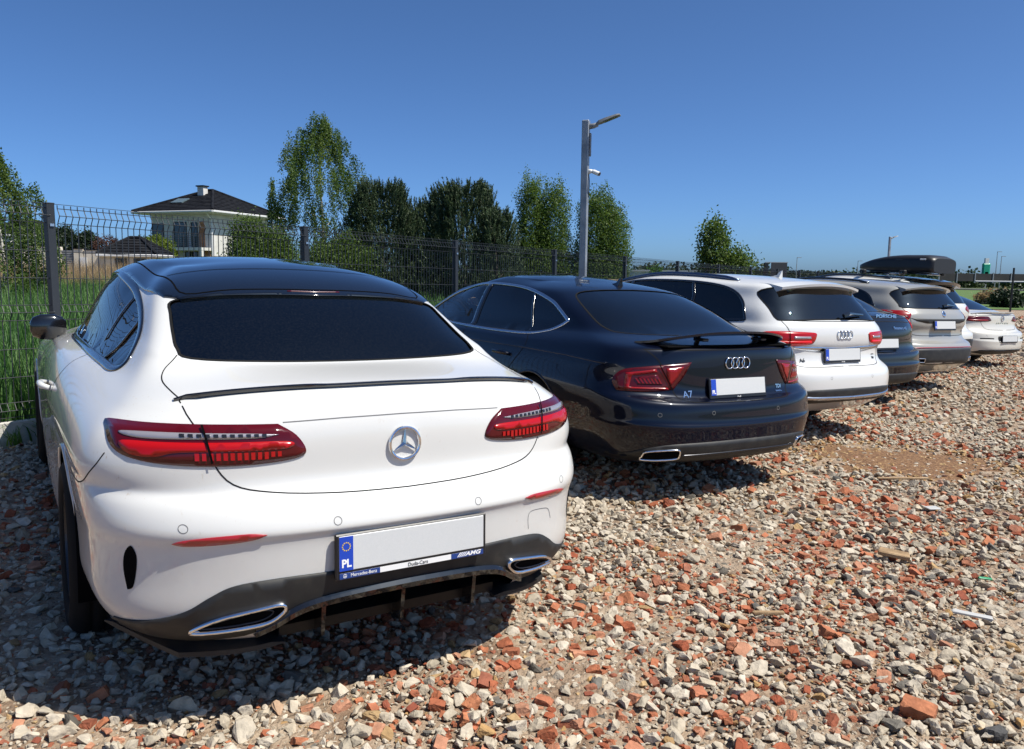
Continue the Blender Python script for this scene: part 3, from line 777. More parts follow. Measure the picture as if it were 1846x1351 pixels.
def house_big():
    d = 66; hx, hy = X(387, d), d; base = tz(hx, hy)
    # local: front wall looks to -y (towards the lot); the right end turns towards us
    M = Matrix.Translation((hx, hy, base)) @ Matrix.Rotation(-.36, 4, 'Z')
    r = empty('house', M); tag(r, 'white two-storey house with dark hipped roof beyond the field', 'house')
    Wd, Dp, H = 6.0, 6.8, 4.78
    b = MB(); b.box((0, 0, H/2), (Wd, Dp, H)); b.build('wall', MATS['render_white'], r)
    s = MB(); s.box((0, 0, H+.04), (Wd+1.7, Dp+1.7, .16)); s.build('soffit', MATS['gutter'], r)
    R, A = hip_roof(r, Wd, Dp, H+.14, 1.95, 1.0, .25)
    ch = MB(); ch.box((.0, -.9, H+1.85), (.6, .5, .95)); C = ch.build('chimney', MATS['render_white'], R)
    cc = MB(); cc.box((.0, -.9, H+2.37), (.78, .68, .10)); cc.build('chimney_cap', MATS['roof_tile'], C)
    for cx in (-1.25,):
        sl = (1.95)/(Dp/2+1.0); y0 = -2.4; z0 = H+.14+(y0+Dp/2+1.0)*sl
        for k in range(2):
            q = MB(); q.box((cx+k*.6, y0, z0+.08), (.55, .95, .08), Matrix.Rotation(math.atan(sl), 3, 'X')); q.build('skylight', MATS['skylight'], R)
    fy = -Dp/2
    # upper floor
    opening(r, -2.95, -1.75, 2.75, 4.05, fy, panes=2); opening(r, -.75, .55, 2.2, 4.15, fy, panes=2, name='balcony_door'); opening(r, .98, 1.62, 2.2, 4.1, fy, panes=1, name='balcony_door')
    wc = MB(); wc.box((2.05, fy-.03, 3.15), (.48, .06, 1.95)); W1 = wc.build('timber_panel', MATS['wood_clad'], r)
    for k in range(9):
        pl = MB(); pl.box((2.05, fy-.075, 2.28+k*.218), (.47, .03, .195)); pl.build('plank', MATS['wood_clad'], W1)
    # balcony
    bl = MB(); bl.box((1.0, fy-.6, 2.02), (4.0, 1.2, .22)); Bc = bl.build('balcony', MATS['render_white'], r)
    for k in range(6):
        rl = MB(); rl.tube([(-.95, fy-1.16, 2.27+k*.15), (2.95, fy-1.16, 2.27+k*.15)], .016, 5); rl.build('railing_bar', MATS['rail_metal'], Bc)
    for x in (-.95, .35, 1.65, 2.95):
        rp = MB(); rp.tube([(x, fy-1.16, 2.13), (x, fy-1.16, 3.05)], .024, 5); rp.build('railing_post', MATS['rail_metal'], Bc)
    for x in (.0, 2.85):
        pc = MB(); pc.box((x, fy-1.05, .95), (.28, .28, 1.9)); pc.build('pillar', MATS['render_white'], r)
    # ground floor
    sc = MB(); sc.box((-1.65, fy-.035, .95), (2.6, .07, 1.85)); sc.build('stone_cladding', MATS['stone_clad'], r)
    opening(r, -1.3, -.5, .6, 1.8, fy-.08); opening(r, .3, 1.55, .1, 1.85, fy, panes=2, name='patio_door')
    wc = MB(); wc.box((2.25, fy-.03, .95), (1.1, .06, 1.85)); W2 = wc.build('timber_panel', MATS['wood_clad'], r)
    for k in range(8):
        pl = MB(); pl.box((2.25, fy-.075, .14+k*.23), (1.08, .03, .205)); pl.build('plank', MATS['wood_clad'], W2)
    opening(r, .6, 1.8, 2.75, 4.0, Wd/2, axis='x'); opening(r, .8, 2.0, .7, 1.8, Wd/2, axis='x')
    dp = MB(); dp.tube([(Wd/2+.1, fy-.7, H), (Wd/2+.08, fy-.1, H-.5), (Wd/2+.08, fy-.1, 0)], .06, 6); dp.build('downpipe', MATS['gutter'], r)
    # low wing on the left with a lean roof
    lw = MB(); lw.box((-3.9, fy+1.2, 1.0), (2.4, 2.8, 2.0)); lw.build('side_wing', MATS['stone_clad'], r)
    hip_roof(r, 3.0, 3.0, 2.0, 1.0, .8, .25, 'wing_roof', cx=-3.6, cy=fy+1.2)
house_big()
def small_house(u, d, w, h, label, rh, yaw=0, wall='render_white', dz=0, nm='house', over=.4, cat='house'):
    x, y = X(u, d), d; r = empty(nm, Matrix.Translation((x, y, tz(x, y)+dz)) @ Matrix.Rotation(yaw, 4, 'Z')); tag(r, label, cat)
    b = MB(); b.box((0, 0, h/2), (w, w*.85, h)); b.build('wall', MATS[wall], r)
    hip_roof(r, w, w*.85, h, rh, over, w*.12, 'roof', tiles=d < 60)
    opening(r, -w*.3, -w*.05, h*.35, h*.8, -w*.425); opening(r, w*.1, w*.35, h*.35, h*.8, -w*.425)
    return r
small_house(62, 72, 7.0, 2.9, 'far low house with dark roof behind the left birches', 1.5, .3)
g = small_house(250, 47, 2.6, 1.15, 'small garden shed with dark pyramid roof in front of the big house', .95, .1, 'render_cream', 0, 'garden_shed', .35, 'shed')
# boundary wall with slatted panels
def boundary_wall():
    d = 46; x0, x1 = X(-60, d), X(222, d); r = empty('boundary_wall', Matrix.Translation((x0, d, tz(x0, d)))); tag(r, 'cream garden wall with grey slatted panels behind the dry grass', 'wall')
    slope = (tz(x1, d)-tz(x0, d)); xs_ = 0; L = x1-x0; k = 0; H = 1.30
    noisy('slat_grey', [(.16, .17, .18), (.22, .23, .24)], 4, .5)
    seq = [(2.4, 0), (.75, 1), (2.6, 0), (.75, 1), (.55, 0), (.05, 0), (1.9, 0), (1.0, 1), (.6, 0)]
    def pc(a, w, slat, k):
        z = slope*(a+w/2)/L
        if slat:
            f = MB(); f.box((a+w/2, .04, z+H*.45), (w, .03, H*.9)); P = f.build('slatted_panel', MATS['frame_dark'], r)
            for q in range(9):
                s = MB(); s.box((a+w/2, -.01, z+.10+q*.13), (w-.03, .03, .095)); s.build('slat', MATS['slat_grey'], P)
        else:
            f = MB(); f.box((a+w/2, .04, z+H*.5-.1), (w-.004, .25, H+.2)); S_ = f.build('wall_section', MATS['render_cream'], r)
            c = MB(); c.box((a+w/2, .04, z+H+.03), (w-.004, .33, .06)); c.build('coping', MATS['roof_tile'], S_)
    while xs_ < L-.3:
        w, sl = seq[k % len(seq)]; w = min(w, L-xs_)
        if w > .06: pc(xs_, w, sl, k)
        xs_ += w; k += 1
    e = MB(); e.box((X(157, d)-x0, -.10, slope*.75+.55), (.40, .04, .55)); e.build('meter_box', MATS['gutter'], r)
boundary_wall()
def ball_shrub(u, d, rx, rz, z, label, mat, n, size, name='shrub', cat='shrub', group='garden shrubs by the house', shape=None):
    x, y = X(u, d), d; r = tag(empty(name, Matrix.Translation((x, y, tz(x, y)))), label, cat, group)
    tb = MB(); tb.tube([(0, 0, 0), (0, 0, z)], [.06, .03], 6); tb.build('stem', MATS['bark'], r)
    P = crown_points([(0, 0, z, rx, rx, rz, 1)] if shape is None else shape, n//6, .75); C = clumpy(P, 6, size*.8); C = C[C[:, 2] > .05]
    link('crown', leaves_mesh('crown', C, size), MATS[mat], r)
ball_shrub(278, 50, 1.35, .85, 1.35, 'round light green shrub in front of the big house', 'shrub_leaf', 7000, .16)
ball_shrub(122, 50, .75, 1.0, 1.55, 'dark cone conifer behind the cream wall, left one', 'conifer_leaf', 5000, .14, 'conifer', 'conifer')
ball_shrub(164, 50, .62, .85, 1.45, 'dark clipped conifer behind the cream wall, right one', 'conifer_leaf', 5000, .14, 'conifer', 'conifer')
ball_shrub(198, 50, .80, .55, 1.55, 'sparse reddish bush behind the cream wall', 'red_leaf', 1800, .12)

# ------------------------------------------------------------------ far distance on the right
noisy('barrier_dark', [(.035, .032, .030), (.055, .050, .046)], .3, .8)
noisy('asphalt', [(.05, .05, .05), (.09, .09, .09)], .5, .9)
simple('billboard_dark', (.035, .038, .045), .6)
simple('sign_green', (.02, .34, .20), .4)
simple('pole_grey', (.33, .35, .37), .5)
noisy('grass_bright', [(.045, .095, .015), (.07, .13, .022), (.10, .15, .04)], 1.5, .95, bump=.5, bscale=8, bdist=.1)
def strip_sheet(name, d0, d1, u0, u1, dz, mat):
    V = []; 
    for k in range(21):
        u = u0+(u1-u0)*k/20
        for d in (d0, d1): V.append((X(u, d), d, 0))
    V = [(x, y, tz(x, y)+dz) for x, y, _ in V]; F = [(2*k, 2*k+2, 2*k+3, 2*k+1) for k in range(20)]
    me = bpy.data.meshes.new(name); me.from_pydata(V, [], F); me.update(); o = link(name, me, MATS[mat]); o['kind'] = 'structure'; return o
strip_sheet('road', 150, 168, 1100, 2600, .06, 'asphalt')
strip_sheet('meadow', 46, 140, 1690, 2500, .03, 'grass_bright')
def far_box(name, label, cat, u, d, z0, w, h, dp, mat, yaw=0):
    x = X(u, d); r = MB(); r.box((0, 0, h/2), (w, dp, h)); o = r.build(name, MATS[mat]); o.matrix_world = Matrix.Translation((x, d, tz(x, d)+z0)) @ Matrix.Rotation(yaw, 4, 'Z'); tag(o, label, cat); return o
nb = empty('noise_barrier', Matrix.Translation((X(1700, 176), 176, tz(X(1700, 176), 176)))); tag(nb, 'long dark noise barrier along the far road on the right', 'barrier')
for k in range(26):
    q = MB(); q.box((k*4.0, 0, 1.9+.5), (3.9, .2, 1.7)); q.build('panel', MATS['barrier_dark'], nb)
    q = MB(); q.box((k*4.0-2, -.05, 2.3), (.18, .3, 2.2)); q.build('post', MATS['pole_grey'], nb)
gr = MB(); gr.tube([(-2, -14, 1.6), (100, -14, 1.6)], .16, 5); gr.build('guard_rail', MATS['pole_grey'], nb)
bb = empty('billboard', Matrix.Translation((X(1393, 62), 62, tz(X(1393, 62), 62)))); tag(bb, 'dark backs of two billboards above the white estate car', 'billboard')
q = MB(); q.box((.20, 0, 2.15), (1.25, .08, 1.1)); q.build('board', MATS['billboard_dark'], bb)
q = MB(); q.box((-.66, .5, 2.2), (.45, .08, 1.0), Matrix.Rotation(.5, 3, 'Z')); q.build('board', MATS['cam_black'], bb)
q = MB(); q.box((.02, .1, 2.73), (1.75, .12, .05)); q.build('top_rail', MATS['pole_grey'], bb)
for x in (-.3, .7):
    q = MB(); q.tube([(x, .1, -.3), (x, .1, 2.6)], .04, 6); q.build('leg', MATS['pole_grey'], bb)
# far wood: one mass of crowns
def far_wood():
    C = []; rs = np.random.default_rng(9)
    for k in range(1300):
        u = rs.uniform(1130, 2150); d = rs.uniform(190, 300); x = X(u, d); z = tz(x, d)
        h = rs.uniform(2.0, 3.3) * (1.5 if rs.random() < .08 else 1); w = rs.uniform(2.0, 4.0)
        m = 46; v = rs.normal(size=(m, 3)); v /= np.linalg.norm(v, axis=1)[:, None]
        C.append(np.array([x, d, z+h*.55])+v*np.array([w, w, h*.55])*rs.uniform(.5, 1, (m, 1)))
    C = np.concatenate(C); me = leaves_mesh('far_wood', C, .95, aspect=.8); o = link('far_wood', me, MATS['far_leaf']); tag(o, 'low dark line of woods along the horizon on the right', 'woods', kind='stuff')
far_wood()
def mast(u, d, h, label, lamp=True):
    x = X(u, d); r = empty('light_mast', Matrix.Translation((x, d, tz(x, d)))); tag(r, label, 'mast', 'far lamp masts')
    q = MB(); q.tube([(0, 0, 0), (0, 0, h)], [.14, .07], 6); q.build('pole', MATS['pole_grey'], r)
    q = MB(); q.box((.5, 0, h), (1.0, .2, .12)); q.build('lamp_head', MATS['pole_grey'], r)
mast(1785, 185, 8.5, 'thin far lamp mast right of the green sign tower'); mast(1793, 190, 7.6, 'thinner far mast close to the right lamp mast'); mast(1429, 185, 6.0, 'faint far mast above the billboards'); mast(1538, 190, 5.8, 'faint far mast left of the roof box')
gs = empty('sign_tower', Matrix.Translation((X(1767, 200), 200, tz(X(1767, 200), 200)))); tag(gs, 'tall green sign tower on the horizon at the right', 'sign')
q = MB(); q.box((0, 0, 2), (.8, .8, 4)); q.build('mast', MATS['pole_grey'], gs)
q = MB(); q.box((0, 0, 4.6), (2.0, .8, 3.2), bevel=.3); q.build('sign_board', MATS['sign_green'], gs)
q = MB(); q.box((0, 0, 6.7), (.9, .6, 1.4)); q.build('sign_top', MATS['cam_white'], gs)
# pale sheds and a parked lorry seen through the fence
ws_ = empty('warehouse', Matrix.Translation((X(1205, 120), 120, tz(X(1205, 120), 120)))); tag(ws_, 'long low pale warehouse far behind the fence', 'building')
q = MB(); q.box((2, 0, 1.1), (16, 5, 1.5)); q.build('wall', MATS['render_white'], ws_)
q = MB(); q.box((2, 0, 1.95), (16.5, 5.5, .25)); q.build('roof', MATS['pole_grey'], ws_)
# wooden pallets leaning by the fence
noisy('pallet_wood', [(.46, .34, .20), (.56, .43, .27), (.62, .50, .34)], 6, .8)
def pallet(u, d, label, tilt, yaw):
    x = X(u, d); r = empty('pallet', Matrix.Translation((x, d, tz(x, d)+.55)) @ Matrix.Rotation(yaw, 4, 'Z') @ Matrix.Rotation(tilt, 4, 'X')); tag(r, label, 'pallet', 'wooden pallets beyond the fence')
    for k in range(6):
        q = MB(); q.box((-.5+k*.2, 0, .40), (.11, .022, .80)); q.build('slat', MATS['pallet_wood'], r)
    for z in (.06, .4, .74):
        q = MB(); q.box((0, .06, z), (1.15, .09, .09)); q.build('bearer', MATS['pallet_wood'], r)
pallet(1008, 21, 'wooden pallet left of the lamp post behind the fence', .1, .2); pallet(1075, 21, 'wooden pallet just right of the lamp post behind the fence', .05, .05); pallet(1108, 20.5, 'wooden pallet left of the black fence post', -.1, -.25)
# mound with a shrub at the lot's far end
ball_shrub(1788, 56, 1.0, .45, .30, 'low brushy mound at the far end of the lot', 'dry_grass', 5000, .25, 'brush_mound', 'brush', 'brush at the end of the lot')
ball_shrub(1812, 50, .9, .5, .5, 'dark green bush beside the brushy mound', 'conifer_leaf', 2500, .2, 'bush', 'bush', 'brush at the end of the lot')
fp = MB(); fp.tube([(0, 0, 0), (0, 0, 2.3)], .05, 6); fo = fp.build('stake', MATS['cam_black']); fo.location = (X(1817, 38), 38, tz(X(1817, 38), 38)); tag(fo, 'thin black stake standing at the far right end of the lot', 'stake')
# loose debris on the rubble
noisy('old_wood', [(.20, .13, .07), (.32, .21, .11), (.40, .28, .16)], 10, .85, bump=.4, bscale=60)
simple('white_plastic', (.42, .42, .41), .5)
def debris(name, label, cat, u, v, dims, yaw, mat, tilt=0.0):
    p = gpt(u, v); q = MB(); rnd_ = random.Random(u)
    q.box((0, 0, 0), dims, bevel=min(dims)*.2)
    q.v = [(x*(1+rnd_.uniform(-.06, .06)), y*(1+rnd_.uniform(-.12, .12)), z*(1+rnd_.uniform(-.1, .1))) for x, y, z in q.v]
    o = q.build(name, MATS[mat]); o.location = p+Vector((0, 0, dims[2]*.5+.028)); o.rotation_euler = (tilt, tilt*.6, yaw); tag(o, label, cat)
debris('wood_scrap', 'broad brown scrap of wood lying on the rubble at right', 'wood', 1610, 1012, (.15, .06, .025), -.5, 'old_wood', .1)
debris('wood_lath', 'long thin wooden lath lying across the rubble', 'wood', 1628, 871, (.38, .025, .014), .05, 'old_wood')
debris('wood_lath', 'thin grey stick lying in the rubble before the dark blue car', 'wood', 1425, 862, (.26, .016, .012), .6, 'old_wood')
debris('plastic_strip', 'white plastic strip lying among stones at the right edge', 'plastic', 1752, 1122, (.15, .025, .012), -.35, 'white_plastic', .12)
debris('plastic_strip', 'short white plastic piece between stones right of the wood scrap', 'plastic', 1680, 925, (.09, .05, .010), .3, 'white_plastic', .05)
debris('wood_lath', 'pale wooden stick lying in the middle of the rubble', 'wood', 1385, 1119, (.13, .018, .014), .02, 'old_wood')
sg = simple('green_plastic', (.03, .30, .13), .4)
debris('plastic_scrap', 'small green plastic scrap at the right edge of the rubble', 'plastic', 1775, 1055, (.06, .016, .01), -.2, 'green_plastic', .1)
def big_stone(name, label, cat, u, v, k, sc, rot, lift=.35):
    p = gpt(u, v); o = bpy.data.objects.new(name, KINDS[k][0]); COL.objects.link(o); o.location = p+Vector((0, 0, sc*lift)); o.scale = (sc, sc, sc); o.rotation_euler = rot; tag(o, label, cat)
big_stone('dark_stone', 'big dark grey stone in the near right corner', 'stone', 1790, 1330, KI['dark'][0], .058, (.1, .1, .5))
big_stone('dark_stone', 'mossy dark stone at the bottom edge below the red brick lump', 'stone', 1610, 1315, KI['dark'][1], .055, (0, .2, 1.5))
big_stone('brick_fragment', 'large worn red brick lump near the right corner', 'brick', 1655, 1290, KI['brick'][1], .052, (.2, .1, -.6))
big_stone('brick_fragment', 'orange brick lump right of the pale half brick', 'brick', 1690, 1225, KI['brick'][5], .045, (.5, .3, .4))
big_stone('rubble_stone', 'largest pale block with flat top, right of the middle stones', 'stone', 1635, 1180, KI['concrete'][9], .052, (.1, .1, .2))
big_stone('tan_stone', 'ochre stone standing upright at the bottom edge', 'stone', 878, 1330, KI['tan'][0], .040, (1.2, .2, .4), .6)

# ------------------------------------------------------------------ car bodies: ring cage -> subdivision surface -> cut, split, dress
NR, NSIDE, NF = 4, 8, 4               # rear half stations 0..4, side 5..12, front 13..17
NST = NR + 1 + NSIDE + NF + 1         # 18
def smooth_interp(fr, xs, ys):
    """Catmull-Rom style interpolation"""
    xs = list(xs); ys = list(ys); n = len(xs)
    t = min(max(fr, xs[0]), xs[-1])
    i = max(0, min(n-2, next((k for k in range(n-1) if t <= xs[k+1]), n-2)))
    h = xs[i+1]-xs[i]; u = (t-xs[i])/h
    def tan(k):
        if k == 0: return (ys[1]-ys[0])/(xs[1]-xs[0])
        if k == n-1: return (ys[-1]-ys[-2])/(xs[-1]-xs[-2])
        return (ys[k+1]-ys[k-1])/(xs[k+1]-xs[k-1])
    m0, m1 = tan(i)*h, tan(i+1)*h
    return (2*u**3-3*u**2+1)*ys[i]+(u**3-2*u**2+u)*m0+(-2*u**3+3*u**2)*ys[i+1]+(u**3-u**2)*m1

def ring_points(r):
    """r: dict xr zr D n ys zs xf zf Df nf -> 18 half-ring points from rear centre to front centre"""
    ys, zs = r['ys'], r['zs']; fk = r.get('fk', [i/(len(ys)-1) for i in range(len(ys))])
    xs, xfs = r['xr']+r['D'], r['xf']-r['Df']
    pts = []
    w0 = ys[0]
    for k, a in enumerate((0, 19, 38, 56, 73)):
        t = math.radians(a); n = r['n']
        y = w0*math.sin(t)**(2/n) if a else 0.0
        x = r['xr'] + r['D']*(1-math.cos(t)**(2/n))
        q = (y/w0)**2.0
        pts.append((x, y, r['zr'] + (zs[0]-r['zr'])*q))
    for k in range(NSIDE):
        fr = k/(NSIDE-1)
        pts.append((xs+(xfs-xs)*fr, smooth_interp(fr, fk, ys), smooth_interp(fr, fk, zs)))
    w1 = ys[-1]
    for k, a in enumerate((73, 56, 38, 19, 0)):
        t = math.radians(a); n = r['nf']
        y = w1*math.sin(t)**(2/n) if a else 0.0
        x = r['xf'] - r['Df']*(1-math.cos(t)**(2/n))
        q = (y/w1)**2.0
        pts.append((x, y, r['zf'] + (zs[-1]-r['zf'])*q))
    return pts

def car_surface(rings, spine, level=3, fit=3, crease=()):
    """rings bottom to roof perimeter, spine: (x, z) pairs of the roof's centre line. Returns a smooth closed mesh (left = +y)"""
    R = [ring_points(r) for r in rings]; K = len(R)
    V = []; F = []; idx = {}
    loop = 2*(NST-1)
    def rid(k, j):
        return k*loop + j % loop
    for k in range(K):
        pts = R[k] + [(x, -y, z) for x, y, z in R[k][-2:0:-1]]
        V += pts
    for k in range(K-1):
        for j in range(loop):
            F.append((rid(k, j), rid(k+1, j), rid(k+1, j+1), rid(k, j+1)))
    sx = [p[0] for p in spine]; sz = [p[1] for p in spine]
    def cap(k, crown):
        P = R[k]
        grid = {}
        rows = NSIDE + 2              # stations 4..13
        for i in range(rows):
            for c in range(-4, 5):
                s = abs(c)
                if i == 0: j = s
                elif i == rows-1: j = NST-1-s
                elif s == 4: j = 4+i
                else: j = None
                if j is not None:
                    grid[i, c] = rid(k, j if c >= 0 else loop-j); continue
                u = i/(rows-1)
                a, b, sd = P[s], P[NST-1-s], P[4+i]
                y = (a[1]*(1-u)+b[1]*u); ysd = sd[1]
                y = sd[1]*( (P[s][1]/max(P[4][1], 1e-6))*(1-u) + (P[NST-1-s][1]/max(P[13][1], 1e-6))*u )
                xa = a[0]-P[4][0]; xb = b[0]-P[13][0]
                x = sd[0] + xa*(1-u)**2 + xb*u**2
                if crown:
                    zc = smooth_interp(x, sx, sz); q = (y/ysd)**2
                    z = zc + (sd[2]-zc)*q
                else: z = sd[2]
                grid[i, c] = len(V); V.append((x, y if c >= 0 else -y, z))
        for i in range(rows-1):
            for c in range(-4, 4):
                q = (grid[i, c], grid[i+1, c], grid[i+1, c+1], grid[i, c+1])
                F.append(q if crown else q[::-1])
    cap(K-1, True); cap(0, False)
    tgt = np.array(V); cage = tgt.copy()
    me = bpy.data.meshes.new('cage'); me.from_pydata(V, [], F); me.update()
    bm = bmesh.new(); bm.from_mesh(me); bmesh.ops.recalc_face_normals(bm, faces=bm.faces); bm.to_mesh(me); bm.free()
    o = bpy.data.objects.new('cage', me); COL.objects.link(o)
    md = o.modifiers.new('s', 'SUBSURF'); md.levels = 2; md.subdivision_type = 'CATMULL_CLARK'
    nk = len(rings)*loop
    for it in range(fit):
        me.vertices.foreach_set('co', cage.ravel()); me.update()
        ev = o.evaluated_get(bpy.context.evaluated_depsgraph_get()); m2 = ev.to_mesh()
        co = np.empty(len(m2.vertices)*3); m2.vertices.foreach_get('co', co); co = co.reshape(-1, 3)[:len(tgt)]
        d = tgt-co; cage += d*.85; ev.to_mesh_clear()
    me.vertices.foreach_set('co', cage.ravel()); me.update()
    md.levels = level
    bpy.context.view_layer.update()
    ev = o.evaluated_get(bpy.context.evaluated_depsgraph_get())
    m3 = bpy.data.meshes.new_from_object(ev); m3.name = 'body'
    bpy.data.objects.remove(o); bpy.data.meshes.remove(me)
    return m3

def resample(poly, step, closed=True):
    out = []; n = len(poly)
    for i in range(n if closed else n-1):
        a = np.array(poly[i], float); b = np.array(poly[(i+1) % n], float)
        m = max(1, int(math.ceil(np.linalg.norm(b-a)/step)))
        for k in range(m): out.append(tuple(a+(b-a)*k/m))
    if not closed: out.append(tuple(poly[-1]))
    return out

def spline(pts, closed=True, sub=6, corners=()):
    """smooth curve through 2D points; indexes in corners stay sharp"""
    n = len(pts); P = [np.array(p, float) for p in pts]; out = []
    for i in range(n if closed else n-1):
        p1, p2 = P[i], P[(i+1) % n]
        p0 = P[i-1] if (closed or i > 0) else p1
        p3 = P[(i+2) % n] if (closed or i+2 < n) else p2
        if i in corners: p0 = p1 - (p2-p1)*0.0
        if (i+1) % n in corners: p3 = p2
        t1 = (p2-p0)*.5 if i not in corners else (p2-p1)*.6
        t2 = (p3-p1)*.5 if (i+1) % n not in corners else (p2-p1)*.6
        for k in range(sub):
            u = k/sub
            out.append(tuple((2*u**3-3*u**2+1)*p1+(u**3-2*u**2+u)*t1+(-2*u**3+3*u**2)*p2+(u**3-u**2)*t2))
    if not closed: out.append(tuple(P[-1]))
    return out

def inside(poly, pts):
    """vectorised point in polygon"""
    P = np.asarray(poly, float); x, y = pts[:, 0], pts[:, 1]; r = np.zeros(len(pts), bool)
    x1, y1 = P[:, 0], P[:, 1]; x2, y2 = np.roll(x1, -1), np.roll(y1, -1)
    for a, b, c, d in zip(x1, y1, x2, y2):
        if b == d: continue
        k = ((b > y) != (d > y)) & (x < (c-a)*(y-b)/(d-b)+a)
        r ^= k
    return r

AX = {'rear': (1, 2), 'side': (0, 2), 'top': (0, 1), 'front': (1, 2)}
class CarBody:
    def __init__(s, rings, spine, level=3, fit=3):
        s.me = car_surface(rings, spine, level, fit)
        s.refresh()
    def refresh(s):
        n = len(s.me.vertices); s.co = np.empty(n*3); s.me.vertices.foreach_get('co', s.co); s.co = s.co.reshape(-1, 3)
        nn = np.empty(n*3); s.me.vertices.foreach_get('normal', nn); s.no = nn.reshape(-1, 3)
        s.faces = [tuple(p.vertices) for p in s.me.polygons]
        s.bvh = BVHTree.FromPolygons([tuple(c) for c in s.co], s.faces)
        s.cen = np.array([s.co[list(f)].mean(0) for f in s.faces])
        s.fno = np.array([p.normal[:] for p in s.me.polygons])
        s.dead = np.zeros(len(s.faces), bool); s.part = np.zeros(len(s.faces), int)
        s.pos = s.co.copy()
    def hit(s, plane, a, b, side=1):
        if plane == 'rear': o, d = Vector((-3, a, b)), Vector((1, 0, 0))
        elif plane == 'front': o, d = Vector((9, a, b)), Vector((-1, 0, 0))
        elif plane == 'side': o, d = Vector((a, 3*side, b)), Vector((0, -side, 0))
        else: o, d = Vector((a, b, 4)), Vector((0, 0, -1))
        loc, nor, i, dist = s.bvh.ray_cast(o, d)
        if loc is None:
            loc, nor, i, dist = s.bvh.find_nearest(o + d*(3.0 if plane != 'side' else 2.1))
        f = s.faces[i]                       # smooth normal
        ws = [1/(1e-4+(Vector(s.co[v])-loc).length) for v in f]
        nn = sum((Vector(s.no[v])*w for v, w in zip(f, ws)), Vector()); nn.normalize()
        return loc, nn
    def mask(s, poly, plane, side=1):
        a, b = AX[plane]; m = inside(poly, s.cen[:, [a, b]])
        if plane == 'rear': m &= s.fno[:, 0] < .35
        elif plane == 'front': m &= s.fno[:, 0] > -.2
        elif plane == 'side': m &= (s.fno[:, 1]*side > -.05) & (s.cen[:, 1]*side > .1)
        else: m &= s.fno[:, 2] > 0
        return m
    def cut(s, poly, plane, side=1, snap=.05, extra=None):
        """take faces inside poly out and draw the rim onto the outline"""
        m = s.mask(poly, plane, side) & ~s.dead
        if extra is not None: m &= extra
        if not m.any(): return
        s.dead |= m
        inv = set(v for i in np.nonzero(m)[0] for v in s.faces[i]); outv = set(v for i in np.nonzero(~s.dead)[0] for v in s.faces[i])
        rim = inv & outv; P = np.array(resample(poly, .004)); a, b = AX[plane]
        for v in rim:
            c = s.co[v, [a, b]]; d = np.hypot(*(P-c).T); k = d.argmin()
            if d[k] < snap:
                loc, _ = s.hit(plane, P[k, 0], P[k, 1], side)
                if (loc-Vector(s.co[v])).length < .12: s.pos[v] = loc
    def assign(s, part, poly, plane, side=1, extra=None):
        m = s.mask(poly, plane, side)
        if extra is not None: m &= extra
        s.part[m] = part
    def emit(s, names, mats, parent):
        """one mesh per part; shading normals are those of the whole body"""
        out = {}
        for k, nm in enumerate(names):
            ids = np.nonzero((s.part == k) & ~s.dead)[0]
            if not len(ids): continue
            used = sorted(set(v for i in ids for v in s.faces[i])); mp = {v: i for i, v in enumerate(used)}
            me = bpy.data.meshes.new(nm)
            me.from_pydata([tuple(s.pos[v]) for v in used], [], [tuple(mp[v] for v in s.faces[i]) for i in ids])
            me.polygons.foreach_set('use_smooth', [True]*len(ids))
            me.update()
            me.normals_split_custom_set_from_vertices([tuple(s.no[v]) for v in used])
            o = link(nm, me, mats[k], parent); out[nm] = o
        return out
    def patch(s, name, poly, plane, mat, parent, off=.003, step=.02, side=1, skirt=.012, both=False, bulge=0.0):
        """a panel that follows the surface inside the outline"""
        P = resample(poly, step); n = len(P); A = np.array(P)
        lo, hi = A.min(0), A.max(0)
        g = [(x, y) for x in np.arange(lo[0]+step*.5, hi[0], step) for y in np.arange(lo[1]+step*.5, hi[1], step)]
        if g:
            g = np.array(g); g = g[inside(P, g)]
            keep = [q for q in g if np.hypot(*(A-q).T).min() > step*.45]
        else: keep = []
        vs = [Vector(p) for p in P] + [Vector(p) for p in keep]
        r = delaunay_2d_cdt(vs, [], [list(range(n))], 1, 1e-6)
        v2, f2 = r[0], r[2]
        pts = []; nor = []
        for v in v2:
            loc, nn = s.hit(plane, v.x, v.y, side)
            o = off
            if bulge:
                d = np.hypot(*(A-np.array([v.x, v.y])).T).min(); o += bulge*(1-math.exp(-d/.02))
            pts.append(loc+nn*o); nor.append(nn)
        mb = MB(); mb.add(pts, f2)
        if skirt:
            e = {}
            for f in f2:
                for i in range(len(f)):
                    k = (f[i], f[(i+1) % len(f)]); e[k] = e.get(k, 0)+1
            bd = [k for k in e if (k[1], k[0]) not in e]
            base = {}
            for a, b in bd:
                for v in (a, b):
                    if v not in base: base[v] = len(mb.v); mb.v.append(tuple(pts[v]-nor[v]*(skirt+off)))
                mb.f.append((b, a, base[a], base[b])); mb.m.append(0)
        me = mb.mesh(name)
        bm = bmesh.new(); bm.from_mesh(me)
        # orient outwards
        cn = sum((f.normal*f.calc_area() for f in bm.faces), Vector())
        if cn.dot(sum(nor, Vector())) < 0: bmesh.ops.reverse_faces(bm, faces=bm.faces)
        bm.to_mesh(me); bm.free()
        o = link(name, me, mat, parent)
        cnt = len(f2); me.polygons.foreach_set('use_smooth', [i < cnt for i in range(len(me.polygons))])
        return o
